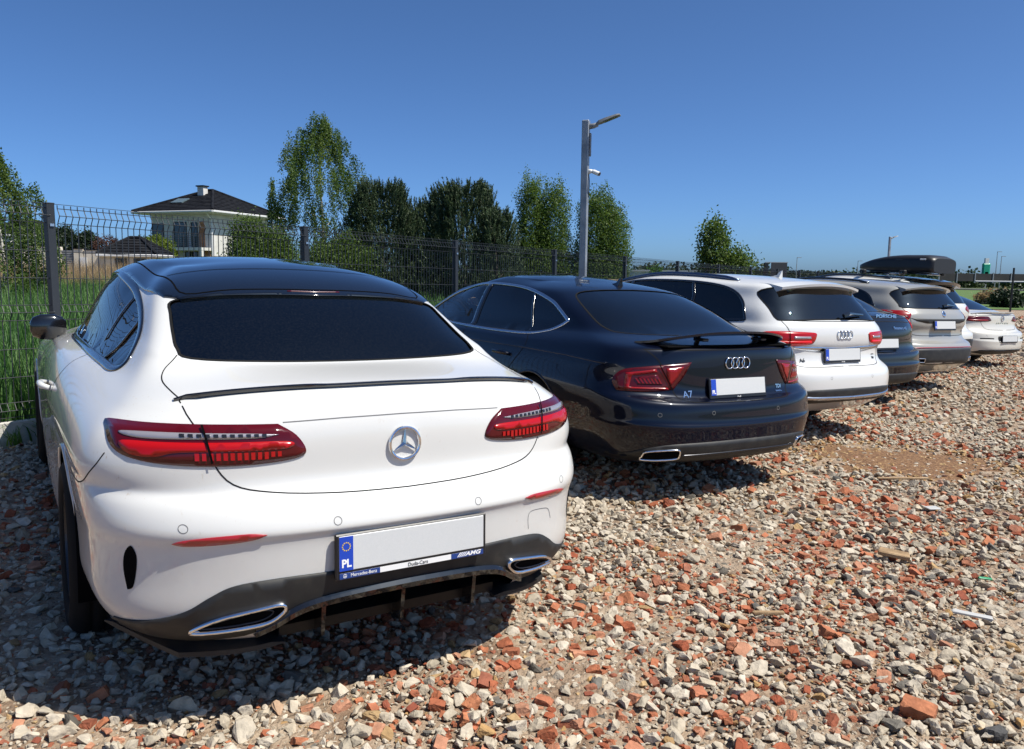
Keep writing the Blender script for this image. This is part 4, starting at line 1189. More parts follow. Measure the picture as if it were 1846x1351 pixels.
    def strip(s, name, line, plane, mat, parent, w=.005, off=.0008, side=1, closed=False, step=.02, h=None, mb=None, shift=0):
        """a band that follows the surface along a line: shut lines (flat) and trim (raised by h)"""
        L = resample(line, step, closed); n = len(L)
        q = [s.hit(plane, x, y, side) for x, y in L]
        own = mb is None
        if own: mb = MB()
        vs = []
        for i in range(n):
            p, nn = q[i]
            t = (q[(i+1) % n][0]-q[i-1][0]) if closed else (q[min(i+1, n-1)][0]-q[max(i-1, 0)][0])
            t.normalize(); b = nn.cross(t); b.normalize(); p = p + b*shift
            if h is None: vs += [p-b*w/2+nn*off, p+b*w/2+nn*off]
            else: vs += [p-b*w/2-nn*.003, p-b*w/2+nn*(h*.6), p-b*w*.25+nn*h, p+b*w*.25+nn*h, p+b*w/2+nn*(h*.6), p+b*w/2-nn*.003]
        m = 2 if h is None else 6
        fs = []
        for i in range(n if closed else n-1):
            j = (i+1) % n
            for k in range(m-1): fs.append((i*m+k, j*m+k, j*m+k+1, i*m+k+1))
        if h is not None and not closed: fs += [tuple(range(m)), tuple((n-1)*m+k for k in range(m))[::-1]]
        mb.add(vs, fs)
        if own: return mb.build(name, mat, parent, smooth=(h is not None))
        return mb

def mirror(poly): return [(-x, y) for x, y in poly][::-1]

def text_mesh(s, size, depth=.002, width=None, font_shear=0, bold=0):
    cu = bpy.data.curves.new('t', 'FONT'); cu.body = s; cu.size = size; cu.extrude = depth/2; cu.align_x = 'CENTER'; cu.align_y = 'CENTER'
    cu.shear = font_shear; cu.offset = bold; cu.resolution_u = 3
    o = bpy.data.objects.new('t', cu); COL.objects.link(o); bpy.context.view_layer.update()
    me = bpy.data.meshes.new_from_object(o.evaluated_get(bpy.context.evaluated_depsgraph_get()))
    bpy.data.objects.remove(o); bpy.data.curves.remove(cu)
    if width:
        xs = [v.co.x for v in me.vertices]; k = width/(max(xs)-min(xs))
        for v in me.vertices: v.co.x *= k
    return me

def place_text(name, s, size, M, mat, parent, depth=.002, width=None, shear=0, bold=0):
    me = text_mesh(s, size, depth, width, shear, bold); me.transform(M); me.materials.clear(); me.materials.append(mat)
    return link(name, me, None, parent)

def rear_frame(loc, nor, roll=0):
    """matrix whose x runs to the car's right as read from behind, y up along the surface, z out of the surface"""
    z = nor.normalized(); x = Vector((0, -1, 0)); x = (x - z*x.dot(z)).normalized(); y = z.cross(x)
    M = Matrix((x, y, z)).transposed().to_4x4(); M.translation = loc
    return M @ Matrix.Rotation(roll, 4, 'Z')

def car_matrix(px, py, yaw, lift=0.0, tilt=True):
    g = Vector((GX, GY)) if tilt else Vector((0, 0))
    fw = Vector((-math.sin(yaw), math.cos(yaw), 0)); lf = Vector((-math.cos(yaw), -math.sin(yaw), 0))
    fw.z = fw.x*g.x+fw.y*g.y; lf.z = lf.x*g.x+lf.y*g.y
    fw.normalize(); up = fw.cross(lf).normalized(); lf = up.cross(fw)
    M = Matrix((fw, lf, up)).transposed().to_4x4(); M.translation = (px, py, GX*px+GY*py+lift)
    return M

def make_wheel(name, r=.335, w=.24, rim_r=.235, spokes=5, parent=None, loc=(0, 0, 0), side=1, rimmat=None, twin=False):
    """tyre and rim; outer face looks to +y*side"""
    wh = empty(name); wh.parent = parent; wh.location = loc
    t = MB(); h = w/2
    prof = [(rim_r-.005, -h+.02), (rim_r+.005, -h+.004), (rim_r+.03, -h-.004), (r-.045, -h-.006), (r-.018, -h+.012), (r-.004, -h+.035)]
    for g in (-.065, -.022, .022, .065):
        prof += [(r, g-.007), (r-.007, g-.0055), (r-.007, g+.0055), (r, g+.007)]
    prof += [(r-.004, h-.035), (r-.018, h-.012), (r-.045, h+.006), (rim_r+.03, h+.004), (rim_r+.005, h-.004), (rim_r-.005, h-.02)]
    t.lathe(prof, 56, 'y'); t.build('tyre', MATS['tyre'], wh, smooth=True, fix=True)
    m = MB(); o = h-.022
    m.lathe([(rim_r, -h+.02), (rim_r-.02, -h+.03), (rim_r-.025, 0), (rim_r-.012, o-.01), (rim_r+.002, o+.012), (rim_r-.012, o+.012), (rim_r-.02, o-.004)], 48, 'y')
    for k in range(spokes):
        for dd in ((-.13, .13) if twin else (0,)):
            a = 2*math.pi*k/spokes + dd*1.0
            c, s_ = math.cos(a), math.sin(a); wv = .018 if twin else .03
            p = []
            for rr, yy, ww in ((.03, o-.025, wv*1.5), (rim_r*.55, o-.012, wv*.9), (rim_r-.01, o, wv*1.1)):
                for q in (-1, 1):
                    for dy in (0, -.03):
                        p.append((c*rr-s_*ww*q, yy+dy, s_*rr+c*ww*q))
            m.add(p, [(0, 4, 6, 2), (4, 8, 10, 6), (0, 1, 5, 4), (4, 5, 9, 8), (2, 6, 7, 3), (6, 10, 11, 7)])
    m.lathe([(0, o-.012), (.03, o-.012), (.062, o-.02), (.07, o-.05), (0, o-.05)], 20, 'y')
    rim = m.build('rim', rimmat or MATS['alloy'], wh, smooth=False, fix=True)
    b = MB(); b.lathe([(0, -.01), (rim_r*.78, -.01), (rim_r*.78, .012), (0, .012)], 32, 'y'); b.build('brake_disc', MATS['brake'], wh)
    if side < 0: wh.rotation_euler = (0, 0, math.pi)
    return wh

# ------------------------------------------------------------------ shared car materials
simple('tyre', (.012, .012, .012), .85, spec=.15)
simple('alloy', (.55, .56, .58), .28, metal=1)
simple('dark_alloy', (.06, .06, .065), .3, metal=.8)
simple('brake', (.25, .24, .23), .4, metal=1)
simple('chrome', (.80, .80, .82), .08, metal=1)
simple('satin_metal', (.62, .65, .70), .22, metal=1)
simple('gloss_black', (.006, .006, .007), .12, coat=1)
noisy('black_plastic', [(.010, .010, .011), (.018, .018, .017), (.045, .040, .034)], 14, .55, 8, bump=.25, bscale=500, spots=(.35, .85), bdist=.0006)
simple('seam', (.012, .012, .012), .8, spec=.1)
simple('soft_seam', (.16, .16, .16), .8, spec=.1)
simple('void', (.0035, .0035, .004), .9, spec=.05)
simple('cabin', (.012, .012, .014), .85, spec=.2)
simple('cabin_trim', (.035, .034, .034), .7, spec=.2)
noisy('plate_white', [(.53, .545, .545), (.57, .58, .58)], 90, .5, 4, spots=(.3, .7), dist=2.5)
simple('plate_blue', (.012, .055, .42), .35)
simple('plate_yellow', (.8, .55, .02), .4)
simple('plate_frame', (.012, .012, .014), .35)
simple('frame_print', (.75, .75, .74), .4)
simple('frame_blue', (.015, .045, .20), .35)
simple('dark_print', (.03, .03, .03), .5)
simple('white_print', (.8, .8, .8), .4)
glass('glass_dark', (.020, .023, .028), dust=.012)
glass('glass_privacy', (.008, .009, .012), dust=.010)
glass('glass_clear', (.74, .80, .78), dust=.008)
simple('panoramic', (.004, .0045, .006), .06, coat=1, coat_rough=.01)

def lens(name, col=(.35, .004, .006), dark=(.055, .002, .003), rough=.12):
    m, n, l, p = newmat(name)
    p.inputs['Base Color'].default_value = (*col, 1)
    p.inputs['Roughness'].default_value = rough; p.inputs['Coat Weight'].default_value = .35; p.inputs['Coat Roughness'].default_value = .02
    p.inputs['Specular IOR Level'].default_value = .3
    return m
lens('lamp_dark', (.075, .002, .005))
lens('lamp_red', (.36, .003, .004), rough=.22)
lens('lamp_bright', (.62, .006, .008), rough=.25)
lens('lamp_brick', (.24, .005, .007), rough=.25)
lens('lamp_deep', (.075, .003, .005), rough=.2)
m = simple('lamp_clear', (.40, .38, .40), .18, metal=.5, coat=.5)
simple('reflector_red', (.33, .008, .010), .3, coat=1)

def add_backface(m, col=(.02, .02, .022)):
    """the inner side of a painted shell is dark trim"""
    nt = m.node_tree; n, l = nt.nodes, nt.links; p = n['Principled BSDF']; out = n['Material Output']
    g = n.new('ShaderNodeNewGeometry'); d = n.new('ShaderNodeBsdfDiffuse'); d.inputs[0].default_value = (*col, 1)
    x = n.new('ShaderNodeMixShader'); l.new(g.outputs['Backfacing'], x.inputs[0]); l.new(p.outputs[0], x.inputs[1]); l.new(d.outputs[0], x.inputs[2])
    l.new(x.outputs[0], out.inputs['Surface'])
add_backface(paint('paint_white', (.62, .62, .60), .4, dirt=(.42, .34, .25), dirt_amt=.42, dirt_top=.66, speck=.8))
add_backface(paint('paint_blue', (.0016, .0030, .011), .32, metal=.1, dirt=(.07, .06, .05), dirt_amt=.12, dirt_top=.5, speck=.06, coat=.75))
add_backface(paint('paint_white_b', (.62, .625, .615), .4, dirt_amt=.15, speck=.12))
add_backface(paint('paint_anthracite', (.0035, .0045, .008), .32, metal=.15, dirt=(.08, .07, .06), dirt_amt=.10, dirt_top=.5, speck=.05))
add_backface(paint('paint_grey', (.33, .325, .30), .33, metal=.15, dirt_amt=.2, speck=.1))
add_backface(paint('paint_cream', (.57, .56, .51), .35, metal=.0, dirt_amt=.3, dirt_top=.5, speck=.12))
add_backface(paint('paint_white_c', (.60, .60, .57), .4, dirt_amt=.15, speck=.12))

def number_plate(parent, M, name='number_plate', frame=(.530, .132), plate=(.518, .112), dy=.006, strip=True, dealer=None, stars=True, label=None):
    """frame, plate, blue country strip; M as from rear_frame"""
    P = empty(name); P.parent = parent
    fr = MB(); fr.box((0, 0, .006), (frame[0], frame[1], .014), bevel=.004); fr.v = [tuple(M @ Vector(v)) for v in fr.v]
    fr.build('plate_frame', MATS['plate_frame'], P)
    pl = MB(); pl.box((0, dy, .0125), (plate[0]-.012, plate[1]-.006, .006), bevel=.002); pl.v = [tuple(M @ Vector(v)) for v in pl.v]
    pl.build('plate', MATS['plate_white'], P)
    if strip:
        bx = -plate[0]/2+.006+.0225
        b = MB(); b.box((bx, dy, .0162), (.044, plate[1]-.008, .001)); b.v = [tuple(M @ Vector(v)) for v in b.v]
        s = b.build('country_strip', MATS['plate_blue'], P)
        place_text('country_code', 'PL', .034, M @ Matrix.Translation((bx, dy-.031, .0172)), MATS['white_print'], P, .0006, width=.031, bold=.0012)
        if stars:
            st = MB()
            for k in range(12):
                a = 2*math.pi*k/12; c = (bx+.0125*math.cos(a), dy+.022+.0125*math.sin(a))
                poly = []
                for q in range(10):
                    rr = .0030 if q % 2 == 0 else .0012; an = math.pi/2+q*math.pi/5
                    poly.append((c[0]+rr*math.cos(an), c[1]+rr*math.sin(an)))
                st.prism(poly, .0166, .0174, M)
            st.build('star_ring', MATS['plate_yellow'], P)
    return P

def audi_rings(parent, M, r=.030, pitch=.043, th=.0042, mat='chrome'):
    mb = MB()
    for k in range(4):
        cx = (k-1.5)*pitch
        pts = [M @ Vector((cx+r*math.cos(2*math.pi*i/28), r*math.sin(2*math.pi*i/28), .004+(.001 if k % 2 else 0))) for i in range(28)]
        mb.tube(pts, th, 6, closed=True)
    return mb.build('badge', MATS[mat], parent, smooth=True)

def wheel_house(parent, x, z, r, side, y_out, depth=.34):
    mb = MB(); pts = []
    n = 20; vs = []
    for k in range(n+1):
        a = math.pi*(k/n)*1.16 - .08*math.pi
        vs += [(x+math.cos(a)*r, side*y_out, z+math.sin(a)*r), (x+math.cos(a)*r, side*(y_out-depth), z+math.sin(a)*r)]
    fs = [(2*i, 2*i+1, 2*i+3, 2*i+2) for i in range(n)]
    mb.add(vs, fs); mb.add([v for v in vs[1::2]], [tuple(range(n+1))])
    return mb.build('wheel_housing', MATS['void'], parent)

def ring_curve(c, r, n=24): return [(c[0]+r*math.cos(2*math.pi*k/n), c[1]+r*math.sin(2*math.pi*k/n)) for k in range(n)]
def arc(cx, cz, r, a0, a1, n=24): return [(cx+r*math.cos(a0+(a1-a0)*k/n), cz+r*math.sin(a0+(a1-a0)*k/n)) for k in range(n+1)]

def seat(parent, x, y, z0=.35, h=.62, w=.50, head=True):
    s = MB(); s.box((x+.27, y, z0+.09), (.52, w, .16), bevel=.05)
    s.box((x+.0, y, z0+h*.5+.05), (.16, w, h), Matrix.Rotation(-.35, 3, 'Y'), bevel=.05)
    o = s.build('seat', MATS['cabin_trim'], parent)
    if head:
        q = MB(); q.box((x-.15, y, z0+h+.15), (.10, .26, .19), Matrix.Rotation(-.2, 3, 'Y'), bevel=.04)
        q.build('headrest', MATS['cabin_trim'], o)

def cabin(parent, x0, x1, xs, w=.62, zf=.32, belt=.86):
    f = MB(); f.box(((x0+x1)/2, 0, zf), (x1-x0, 2*w+.1, .05)); f.build('cabin_floor', MATS['cabin'], parent)
    d = MB(); d.box((x1-.25, 0, .80), (.4, 2*w, .22), bevel=.06); d.build('dashboard', MATS['cabin'], parent)
    for x in xs:
        for s in (-1, 1): seat(parent, x, s*.36)
    st = MB(); st.tube([(x1-.55+.04*math.sin(a)*0, .36+.18*math.cos(a), .82+.18*math.sin(a)) for a in np.linspace(0, 2*math.pi, 20, endpoint=False)], .014, 6, closed=True)
    st.build('steering_wheel', MATS['cabin'], parent)

def side_mirror(parent, x, y, z, side, mat, size=1.0, glass=True):
    m = MB()
    # housing: rounded shell, wider outward
    secs = []
    for t, sx, sz in ((0, .35, .45), (.12, .75, .8), (.35, 1, 1), (.7, 1, .97), (.92, .75, .75), (1.0, .35, .35)):
        ring = []
        for k in range(14):
            a = 2*math.pi*k/14
            cx = math.cos(a); cz = math.sin(a)
            cx = math.copysign(abs(cx)**.8, cx); cz = math.copysign(abs(cz)**.7, cz)
            ring.append((x+cx*.075*sx*size*(1 if cx > 0 else .55), y+side*(.06+t*.19)*size, z+cz*.078*sz*size))
        secs.append(ring)
    vs = [p for r in secs for p in r]; n = 14
    fs = [(i*n+k, i*n+(k+1) % n, (i+1)*n+(k+1) % n, (i+1)*n+k) for i in range(len(secs)-1) for k in range(n)] + [tuple(range(n))[::-1], tuple((len(secs)-1)*n+k for k in range(n))]
    m.add(vs, fs)
    h = m.build('wing_mirror', mat, parent, smooth=True, fix=True)
    s = MB(); s.tube([(x+.03, y-side*.03, z-.13*size), (x+.01, y+side*.06, z-.09*size), (x, y+side*.11, z-.05*size)], [.045, .038, .03], 8)
    s.build('mirror_foot', MATS['gloss_black'], h, smooth=True)
    if not glass: return h
    g = MB(); g.add([(x-.047*size, y+side*(.085+.135*u)*size, z+(v-.5)*.105*size) for u, v in ((0.05, 0), (.9, .05), (1, .5), (.9, .95), (.05, 1))], [(0, 1, 2, 3, 4) if side > 0 else (4, 3, 2, 1, 0)])
    g.build('mirror_glass', MATS['chrome'], h)
    return h

def wheels(parent, xr, xf, y, r=.335, w=.235, rim=.235, spokes=5, rimmat=None, twin=False, z=None):
    z = r-.008 if z is None else z
    for x in (xr, xf):
        for s in (1, -1):
            make_wheel('wheel', r, w, rim, spokes, parent, (x, s*(y-w/2), z), s, rimmat, twin)

def RG(xr, zr, D, n, ys, zs, xf, zf, Df, nf=2.6, fk=None):
    d = dict(xr=xr, zr=zr, D=D, n=n, ys=ys, zs=zs, xf=xf, zf=zf, Df=Df, nf=nf)
    if fk: d['fk'] = fk
    return d

COUPE_RINGS = [
    RG(.22, .245, .40, 2.6, [.70, .70, .70, .70], [.22, .20, .20, .22], 4.55, .22, .40),
    RG(.085, .275, .50, 2.7, [.80, .86, .86, .80], [.27, .20, .20, .25], 4.70, .24, .50),
    RG(.035, .37, .52, 2.75, [.875, .905, .905, .875], [.36, .30, .30, .34], 4.77, .32, .52),
    RG(.016, .47, .53, 2.58, [.885, .912, .915, .90], [.46, .42, .42, .44], 4.81, .43, .54),
    RG(.013, .58, .53, 2.58, [.890, .915, .918, .905], [.555, .52, .52, .53], 4.815, .52, .55),
    RG(.004, .616, .53, 2.58, [.895, .917, .92, .91], [.60, .57, .57, .58], 4.82, .56, .56),
    RG(.0, .638, .53, 2.58, [.900, .920, .92, .91], [.645, .61, .61, .61], 4.82, .60, .56),
    RG(.026, .695, .53, 2.53, [.905, .923, .92, .91], [.71, .69, .68, .68], 4.80, .66, .60),
    RG(.058, .733, .52, 2.48, [.906, .926, .92, .908], [.745, .735, .72, .71], 4.78, .695, .62),
    RG(.088, .775, .50, 2.7, [.915, .93, .915, .90], [.80, .80, .78, .76], 4.74, .74, .64),
    RG(.092, .905, .48, 2.6, [.875, .915, .90, .875], [.89, .885, .87, .83], 4.62, .82, .66),
    RG(.128, 1.000, .48, 2.5, [.815, .885, .875, .83], [.945, .945, .93, .875], 4.42, .875, .62),
    RG(.155, 1.034, .49, 2.5, [.785, .868, .864, .805], [.970, .965, .95, .895], 4.30, .90, .61),
    RG(.22, 1.046, .50, 2.5, [.755, .845, .85, .78], [.995, .985, .97, .915], 4.15, .925, .60),
    RG(.40, 1.054, .40, 2.8, [.720, .79, .80, .72], [1.030, 1.01, .995, .955], 3.92, .955, .50),
    RG(.555, 1.060, .34, 3.6, [.690, .760, .770, .69], [1.075, 1.030, 1.010, .975], 3.75, .975, .42),
    RG(.605, 1.085, .33, 3.8, [.670, .750, .760, .675], [1.105, 1.05, 1.025, .995], 3.66, .995, .40),
    RG(.735, 1.170, .32, 3.8, [.648, .715, .72, .66], [1.15, 1.15, 1.12, 1.06], 3.50, 1.07, .36),
    RG(.935, 1.278, .30, 3.5, [.605, .665, .67, .62], [1.255, 1.275, 1.24, 1.19], 3.20, 1.20, .34),
    RG(1.12, 1.352, .28, 3.3, [.555, .605, .61, .57], [1.325, 1.352, 1.335, 1.285], 2.95, 1.295, .30),
    RG(1.33, 1.400, .25, 3.2, [.46, .50, .50, .47], [1.375, 1.400, 1.39, 1.345], 2.72, 1.36, .26),
]
COUPE_SPINE = [(1.2, 1.375), (1.35, 1.404), (1.6, 1.43), (1.9, 1.44), (2.2, 1.434), (2.5, 1.405), (2.75, 1.355)]

# ------------------------------------------------------------------ white coupe, nearest
simple('under_tray', (.012, .011, .010), .35, spec=.3)
def build_coupe():
    B = CarBody(COUPE_RINGS, COUPE_SPINE, 4, 3)
    root = empty('car', car_matrix(-.32815, 2.42925, .56999))
    tag(root, 'white two-door coupe with black roof and black lip spoiler, nearest the camera', 'car', 'cars parked side by side on the rubble')
    wht = MATS['paint_white']
    # outlines
    rear_glass = spline([(0, 1.300), (.26, 1.292), (.46, 1.272), (.545, 1.255), (.560, 1.215), (.574, 1.15), (.578, 1.108), (.545, 1.082), (.30, 1.070), (0, 1.066),
                         (-.30, 1.070), (-.545, 1.082), (-.578, 1.108), (-.574, 1.15), (-.560, 1.215), (-.545, 1.255), (-.46, 1.272), (-.26, 1.292)], True, 4)
    dlo = spline([(.90, 1.030), (.93, 1.075), (1.06, 1.160), (1.24, 1.232), (1.48, 1.295), (1.80, 1.338), (2.10, 1.345), (2.45, 1.318), (2.80, 1.25), (3.10, 1.14), (3.30, 1.035), (3.24, 1.008), (2.6, 1.010), (1.8, 1.016), (1.2, 1.014), (.98, 1.012)], True, 4)
    roofp = spline([(1.06, .560), (1.20, .585), (1.5, .603), (1.9, .612), (2.3, .605), (2.62, .58), (2.72, .46), (2.78, 0)], False, 5)
    roof_poly = [(.955, 0)] + [(.965, .25), (.978, .42), (1.0, .51)] + roofp
    roof_poly = roof_poly + [(x, -y) for x, y in roof_poly[-2:0:-1]]
    arch_r, arch_f = arc(1.10, .335, .372, 0, 2*math.pi, 48)[:-1], arc(3.97, .335, .368, 0, 2*math.pi, 48)[:-1]
    under = [(-.3, .0), (5.2, .0), (5.2, .205), (-.3, .205)]
    wind = spline([(0, 1.29), (.42, 1.26), (.55, 1.17), (.62, 1.04), (.45, 1.02), (0, 1.02), (-.45, 1.02), (-.62, 1.04), (-.55, 1.17), (-.42, 1.26)], True, 4)
    # panels
    lid_rear = spline([(.0, 1.2), (.66, 1.2), (.640, .99), (.605, .91), (.578, .83), (.525, .763), (.42, .737), (.22, .723), (0, .719)], False, 4, corners=(1,))
    lid_poly = lid_rear + mirror(lid_rear)
    seam_bump = [(.0, .55), (.45, .735), (.62, .735), (.75, .715)]
    door = spline([(1.50, 1.02), (1.52, .93), (1.60, .80), (1.66, .55), (1.62, .33), (1.75, .26), (2.6, .245), (3.25, .25), (3.34, .33), (3.34, .6), (3.32, .95), (3.22, 1.04)], True, 3, corners=(0, 11))
    cx, fx = B.cen[:, 0], B.fno[:, 2]
    B.part[(B.cen[:, 0] < .72) & (B.cen[:, 2] < .78) & ~((B.cen[:, 2] > .715+.0*B.cen[:, 0]) & (np.abs(B.cen[:, 1]) < .50))] = 2
    B.part[(B.cen[:, 2] > .83)] = 0
    B.assign(1, lid_poly, 'rear', extra=(B.cen[:, 0] < .56) & (B.cen[:, 2] < 1.064))
    for s in (1, -1): B.assign(3 if s > 0 else 4, door, 'side', s, extra=B.cen[:, 1]*s > .5)
    B.cut(rear_glass, 'rear', extra=B.cen[:, 0] > .575); B.cut(wind, 'front', extra=B.cen[:, 0] > 2.4)
    tun = [(.46, .20), (.46, .312), (.42, .330), (.37, .360), (.31, .381), (.2, .393), (0, .399)]
    B.cut(tun + mirror(tun), 'rear', extra=B.cen[:, 0] < .42)
    for s in (1, -1):
        B.cut(dlo, 'side', s); B.cut(arch_r, 'side', s); B.cut(arch_f, 'side', s)
    parts = B.emit(['body', 'trunk_lid', 'rear_bumper', 'door', 'door'], [wht]*5, root)
    body, lid, bump = parts['body'], parts['trunk_lid'], parts['rear_bumper']
    dr = [o for o in root.children if o.name.startswith('door')]
    # glazing
    B.patch('rear_window', rear_glass, 'rear', MATS['glass_privacy'], root, off=-.004, step=.03, skirt=0)
    B.strip('window_seal', rear_glass, 'rear', MATS['seam'], root, w=.010, off=.0012, closed=True)
    B.patch('windscreen', wind, 'front', MATS['glass_clear'], root, off=-.003, step=.05, skirt=0)
    B.patch('roof_panel', roof_poly, 'top', MATS['panoramic'], root, off=.0045, step=.018, skirt=.006)
    inner = [(x, y) for x, y in spline([(1.0, 0), (1.012, .3), (1.03, .487), (1.2, .512), (1.5, .53), (1.9, .538), (2.3, .53), (2.6, .50)], False, 4)]
    rp = [o for o in root.children if o.name.startswith('roof_panel')][0]
    B.strip('panel_gap', inner + [(x, -y) for x, y in inner[:0:-1]][0:0], 'top', MATS['void'], rp, w=.006, off=.0058)
    B.strip('panel_gap', [(x, -y) for x, y in inner], 'top', MATS['void'], rp, w=.006, off=.0058)
    B.strip('panel_gap', [(1.30, -.51), (1.27, -.25), (1.262, 0), (1.27, .25), (1.30, .51)], 'top', MATS['void'], rp, w=.007, off=.0058)
    brk = B.strip('brake_light', [(.985+.004, -.11), (.983, 0), (.989, .11)], 'top', MATS['lamp_deep'], rp, w=.006, h=.007)
    for s in (1, -1):
        B.patch('side_window', dlo, 'side', MATS['glass_dark'], root, off=-.005, step=.05, side=s, skirt=0)
        B.strip('window_trim', dlo, 'side', MATS['gloss_black'], root, w=.032, h=.006, closed=True, side=s)
        B.strip('window_divider', [(1.235, 1.02), (1.17, 1.10), (1.12, 1.182)], 'side', MATS['gloss_black'], root, w=.016, h=.003, side=s)
        B.strip('window_divider', [(1.50, 1.02), (1.44, 1.15), (1.37, 1.262)], 'side', MATS['gloss_black'], root, w=.012, h=.001, side=s)
        # doors, handles, mirrors, wheels' arches
        B.strip('shut_line', door, 'side', MATS['seam'], root, w=.006, closed=True, side=s)
        p, nn = B.hit('side', 1.78, .845, s)
        hb = MB(); hb.tube([p+nn*.0+Vector((-.10, 0, 0)), p+nn*.030+Vector((-.07, 0, .002)), p+nn*.034+Vector((.03, 0, .0)), p+nn*.030+Vector((.08, 0, -.002)), p+Vector((.11, 0, -.003))], [.011, .014, .015, .013, .010], 8)
        hb.build('door_handle', wht, dr[0] if s > 0 else dr[-1], smooth=True)
        side_mirror(root, 3.0, s*.725, 1.005, s, MATS['gloss_black'], .95, glass=False)
        for c in ((1.10, .335), (3.97, .335)):
            wheel_house(root, c[0], c[1], .385, s, .90)
            B.strip('arch_lip', arc(c[0], c[1], .372, -.30, math.pi+.30, 40), 'side', wht, root, w=.016, h=.004, side=s, shift=0)
    # shut lines of lid and bumper
    sl = MB()
    q = spline([(.66, .585), (.60, .635), (.52, .655), (.40, .648), (.315, .637)], False, 5)
    for s in (1, -1):
        B.strip('', [(x, s*y) for x, y in q], 'top', None, None, w=.0042, mb=sl)
        B.strip('', [(s*y, z) for y, z in [(.640, .992)] + lid_rear[8:]], 'rear', None, None, w=.0042, mb=sl)
    sl.build('shut_line', MATS['seam'], lid)
    for s in (1, -1):
        B.strip('shut_line', spline([(.74, .712), (.62, .712), (.50, .722), (.42, .75), (.355, .80), (.33, .845)], False, 5), 'side', MATS['seam'], bump, w=.0042, side=s)
    # crease line over the plate face of the lid
    B.strip('crease', [(-.38, .940), (-.2, .946), (0, .948), (.2, .946), (.38, .940)], 'rear', MATS['soft_seam'], lid, w=.0032, off=.0008)
    # spoiler: thin blade along the lip
    sp = MB(); N = 41; rows = []
    for i in range(N):
        y = -.655+1.31*i/(N-1); a = abs(y)
        x0 = .168 + .155*(a/.655)**2.2
        p, nn = B.hit('top', x0+.012, y)
        mid = 1/(1+math.exp((a-.245)/.02))
        wd = .042 if a < .60 else .042*math.sqrt(max(.02, 1-((a-.60)/.056)**2))
        hgt = (.004 + .005*(1-mid)) * (1 if a < .60 else math.sqrt(max(.03, 1-((a-.60)/.056)**2)))
        back = .022*(1 if a < .6 else .5)
        rows.append([(x0+wd, y, p.z-.004), (x0+wd*.6, y, p.z+.004), (x0-back*.6, y, p.z+hgt+.004), (x0-back, y, p.z+hgt), (x0-back+.004, y, p.z+hgt-.005-.004*(1-mid)), (x0-back*.3, y, p.z-.006), (x0+.01, y, p.z-.016)])
    m = len(rows[0]); vs = [v for r in rows for v in r]
    sp.add(vs, [(i*m+k, i*m+(k+1) % m, (i+1)*m+(k+1) % m, (i+1)*m+k) for i in range(N-1) for k in range(m)] + [tuple(range(m)), tuple((N-1)*m+k for k in range(m))[::-1]])
    sp.build('spoiler', MATS['gloss_black'], lid, smooth=False, fix=True)
    # tail lamps
    outl = spline([(.832, .905), (.818, .928), (.72, .934), (.55, .936), (.395, .936), (.345, .903), (.317, .858), (.335, .836), (.42, .823), (.55, .818), (.70, .825), (.79, .842), (.826, .868)], True, 4, corners=(4,))
    clear = spline([(.795, .906), (.70, .911), (.50, .911), (.395, .906), (.46, .897), (.62, .895), (.74, .893), (.79, .897)], True, 4, corners=(3,))
    red = spline([(.795, .884), (.70, .886), (.50, .887), (.375, .886), (.352, .876), (.38, .864), (.50, .861), (.66, .859), (.72, .846), (.775, .848), (.80, .865)], True, 4)
    for s in (1, -1):
        f = (lambda P: P) if s > 0 else mirror
        L = B.patch('tail_lamp', f(outl), 'rear', MATS['lamp_dark'], root, off=.004, step=.02, skirt=.012, bulge=.003)
        B.patch('reversing_light', f(clear), 'rear', MATS['lamp_clear'], L, off=.0082, step=.015, skirt=.002)
        B.patch('brake_light', f(red), 'rear', MATS['lamp_red'], L, off=.0086, step=.015, skirt=.002, bulge=.002)
        bl = MB()
        for k in range(13):
            y = .39 + k*.0185
            if y > .64: break
            B.patch  # small ribs under the bar
            c = [(y, .857), (y+.011, .857), (y+.011, .836+.006*(k < 2)), (y, .836+.006*(k < 2))]
            for yy, z0, z1 in ((y, .857, .838),):
                P = [B.hit('rear', s*a, z) for a, z in c]
                vs = [p+n_*.0095 for p, n_ in P] + [p+n_*.006 for p, n_ in P]
                fs = [(0, 1, 2, 3), (0, 4, 5, 1), (1, 5, 6, 2), (2, 6, 7, 3), (3, 7, 4, 0)]
                bl.add(vs, fs if s < 0 else [g[::-1] for g in fs])
        bl.build('lamp_ribs', MATS['lamp_red'], L, fix=True)
        bl = MB()
        for k in range(11):
            y = .43 + k*.0215
            P = [B.hit('rear', s*a, z) for a, z in ((y, .9085), (y+.012, .9085), (y+.012, .8995), (y, .8995))]
            vs = [p+n_*.0105 for p, n_ in P] + [p+n_*.008 for p, n_ in P]
            fs = [(0, 1, 2, 3), (0, 4, 5, 1), (1, 5, 6, 2), (2, 6, 7, 3), (3, 7, 4, 0)]
            bl.add(vs, fs if s < 0 else [g[::-1] for g in fs])
        bl.build('lamp_cells', MATS['dark_alloy'], L, fix=True)
        gap = [(s*y, z) for y, z in ((.598, .932), (.588, .88), (.578, .828))]
        B.strip('lamp_gap', gap, 'rear', MATS['void'], L, w=.0065, off=.0125)
        # reflector, vent, sensors
        B.patch('reflector', f(spline([(.452, .628), (.50, .634), (.60, .628), (.668, .617), (.695, .606), (.66, .599), (.57, .604), (.49, .614)], True, 4, corners=(0, 4))), 'rear', MATS['reflector_red'], bump, off=.003, step=.012, skirt=.006)
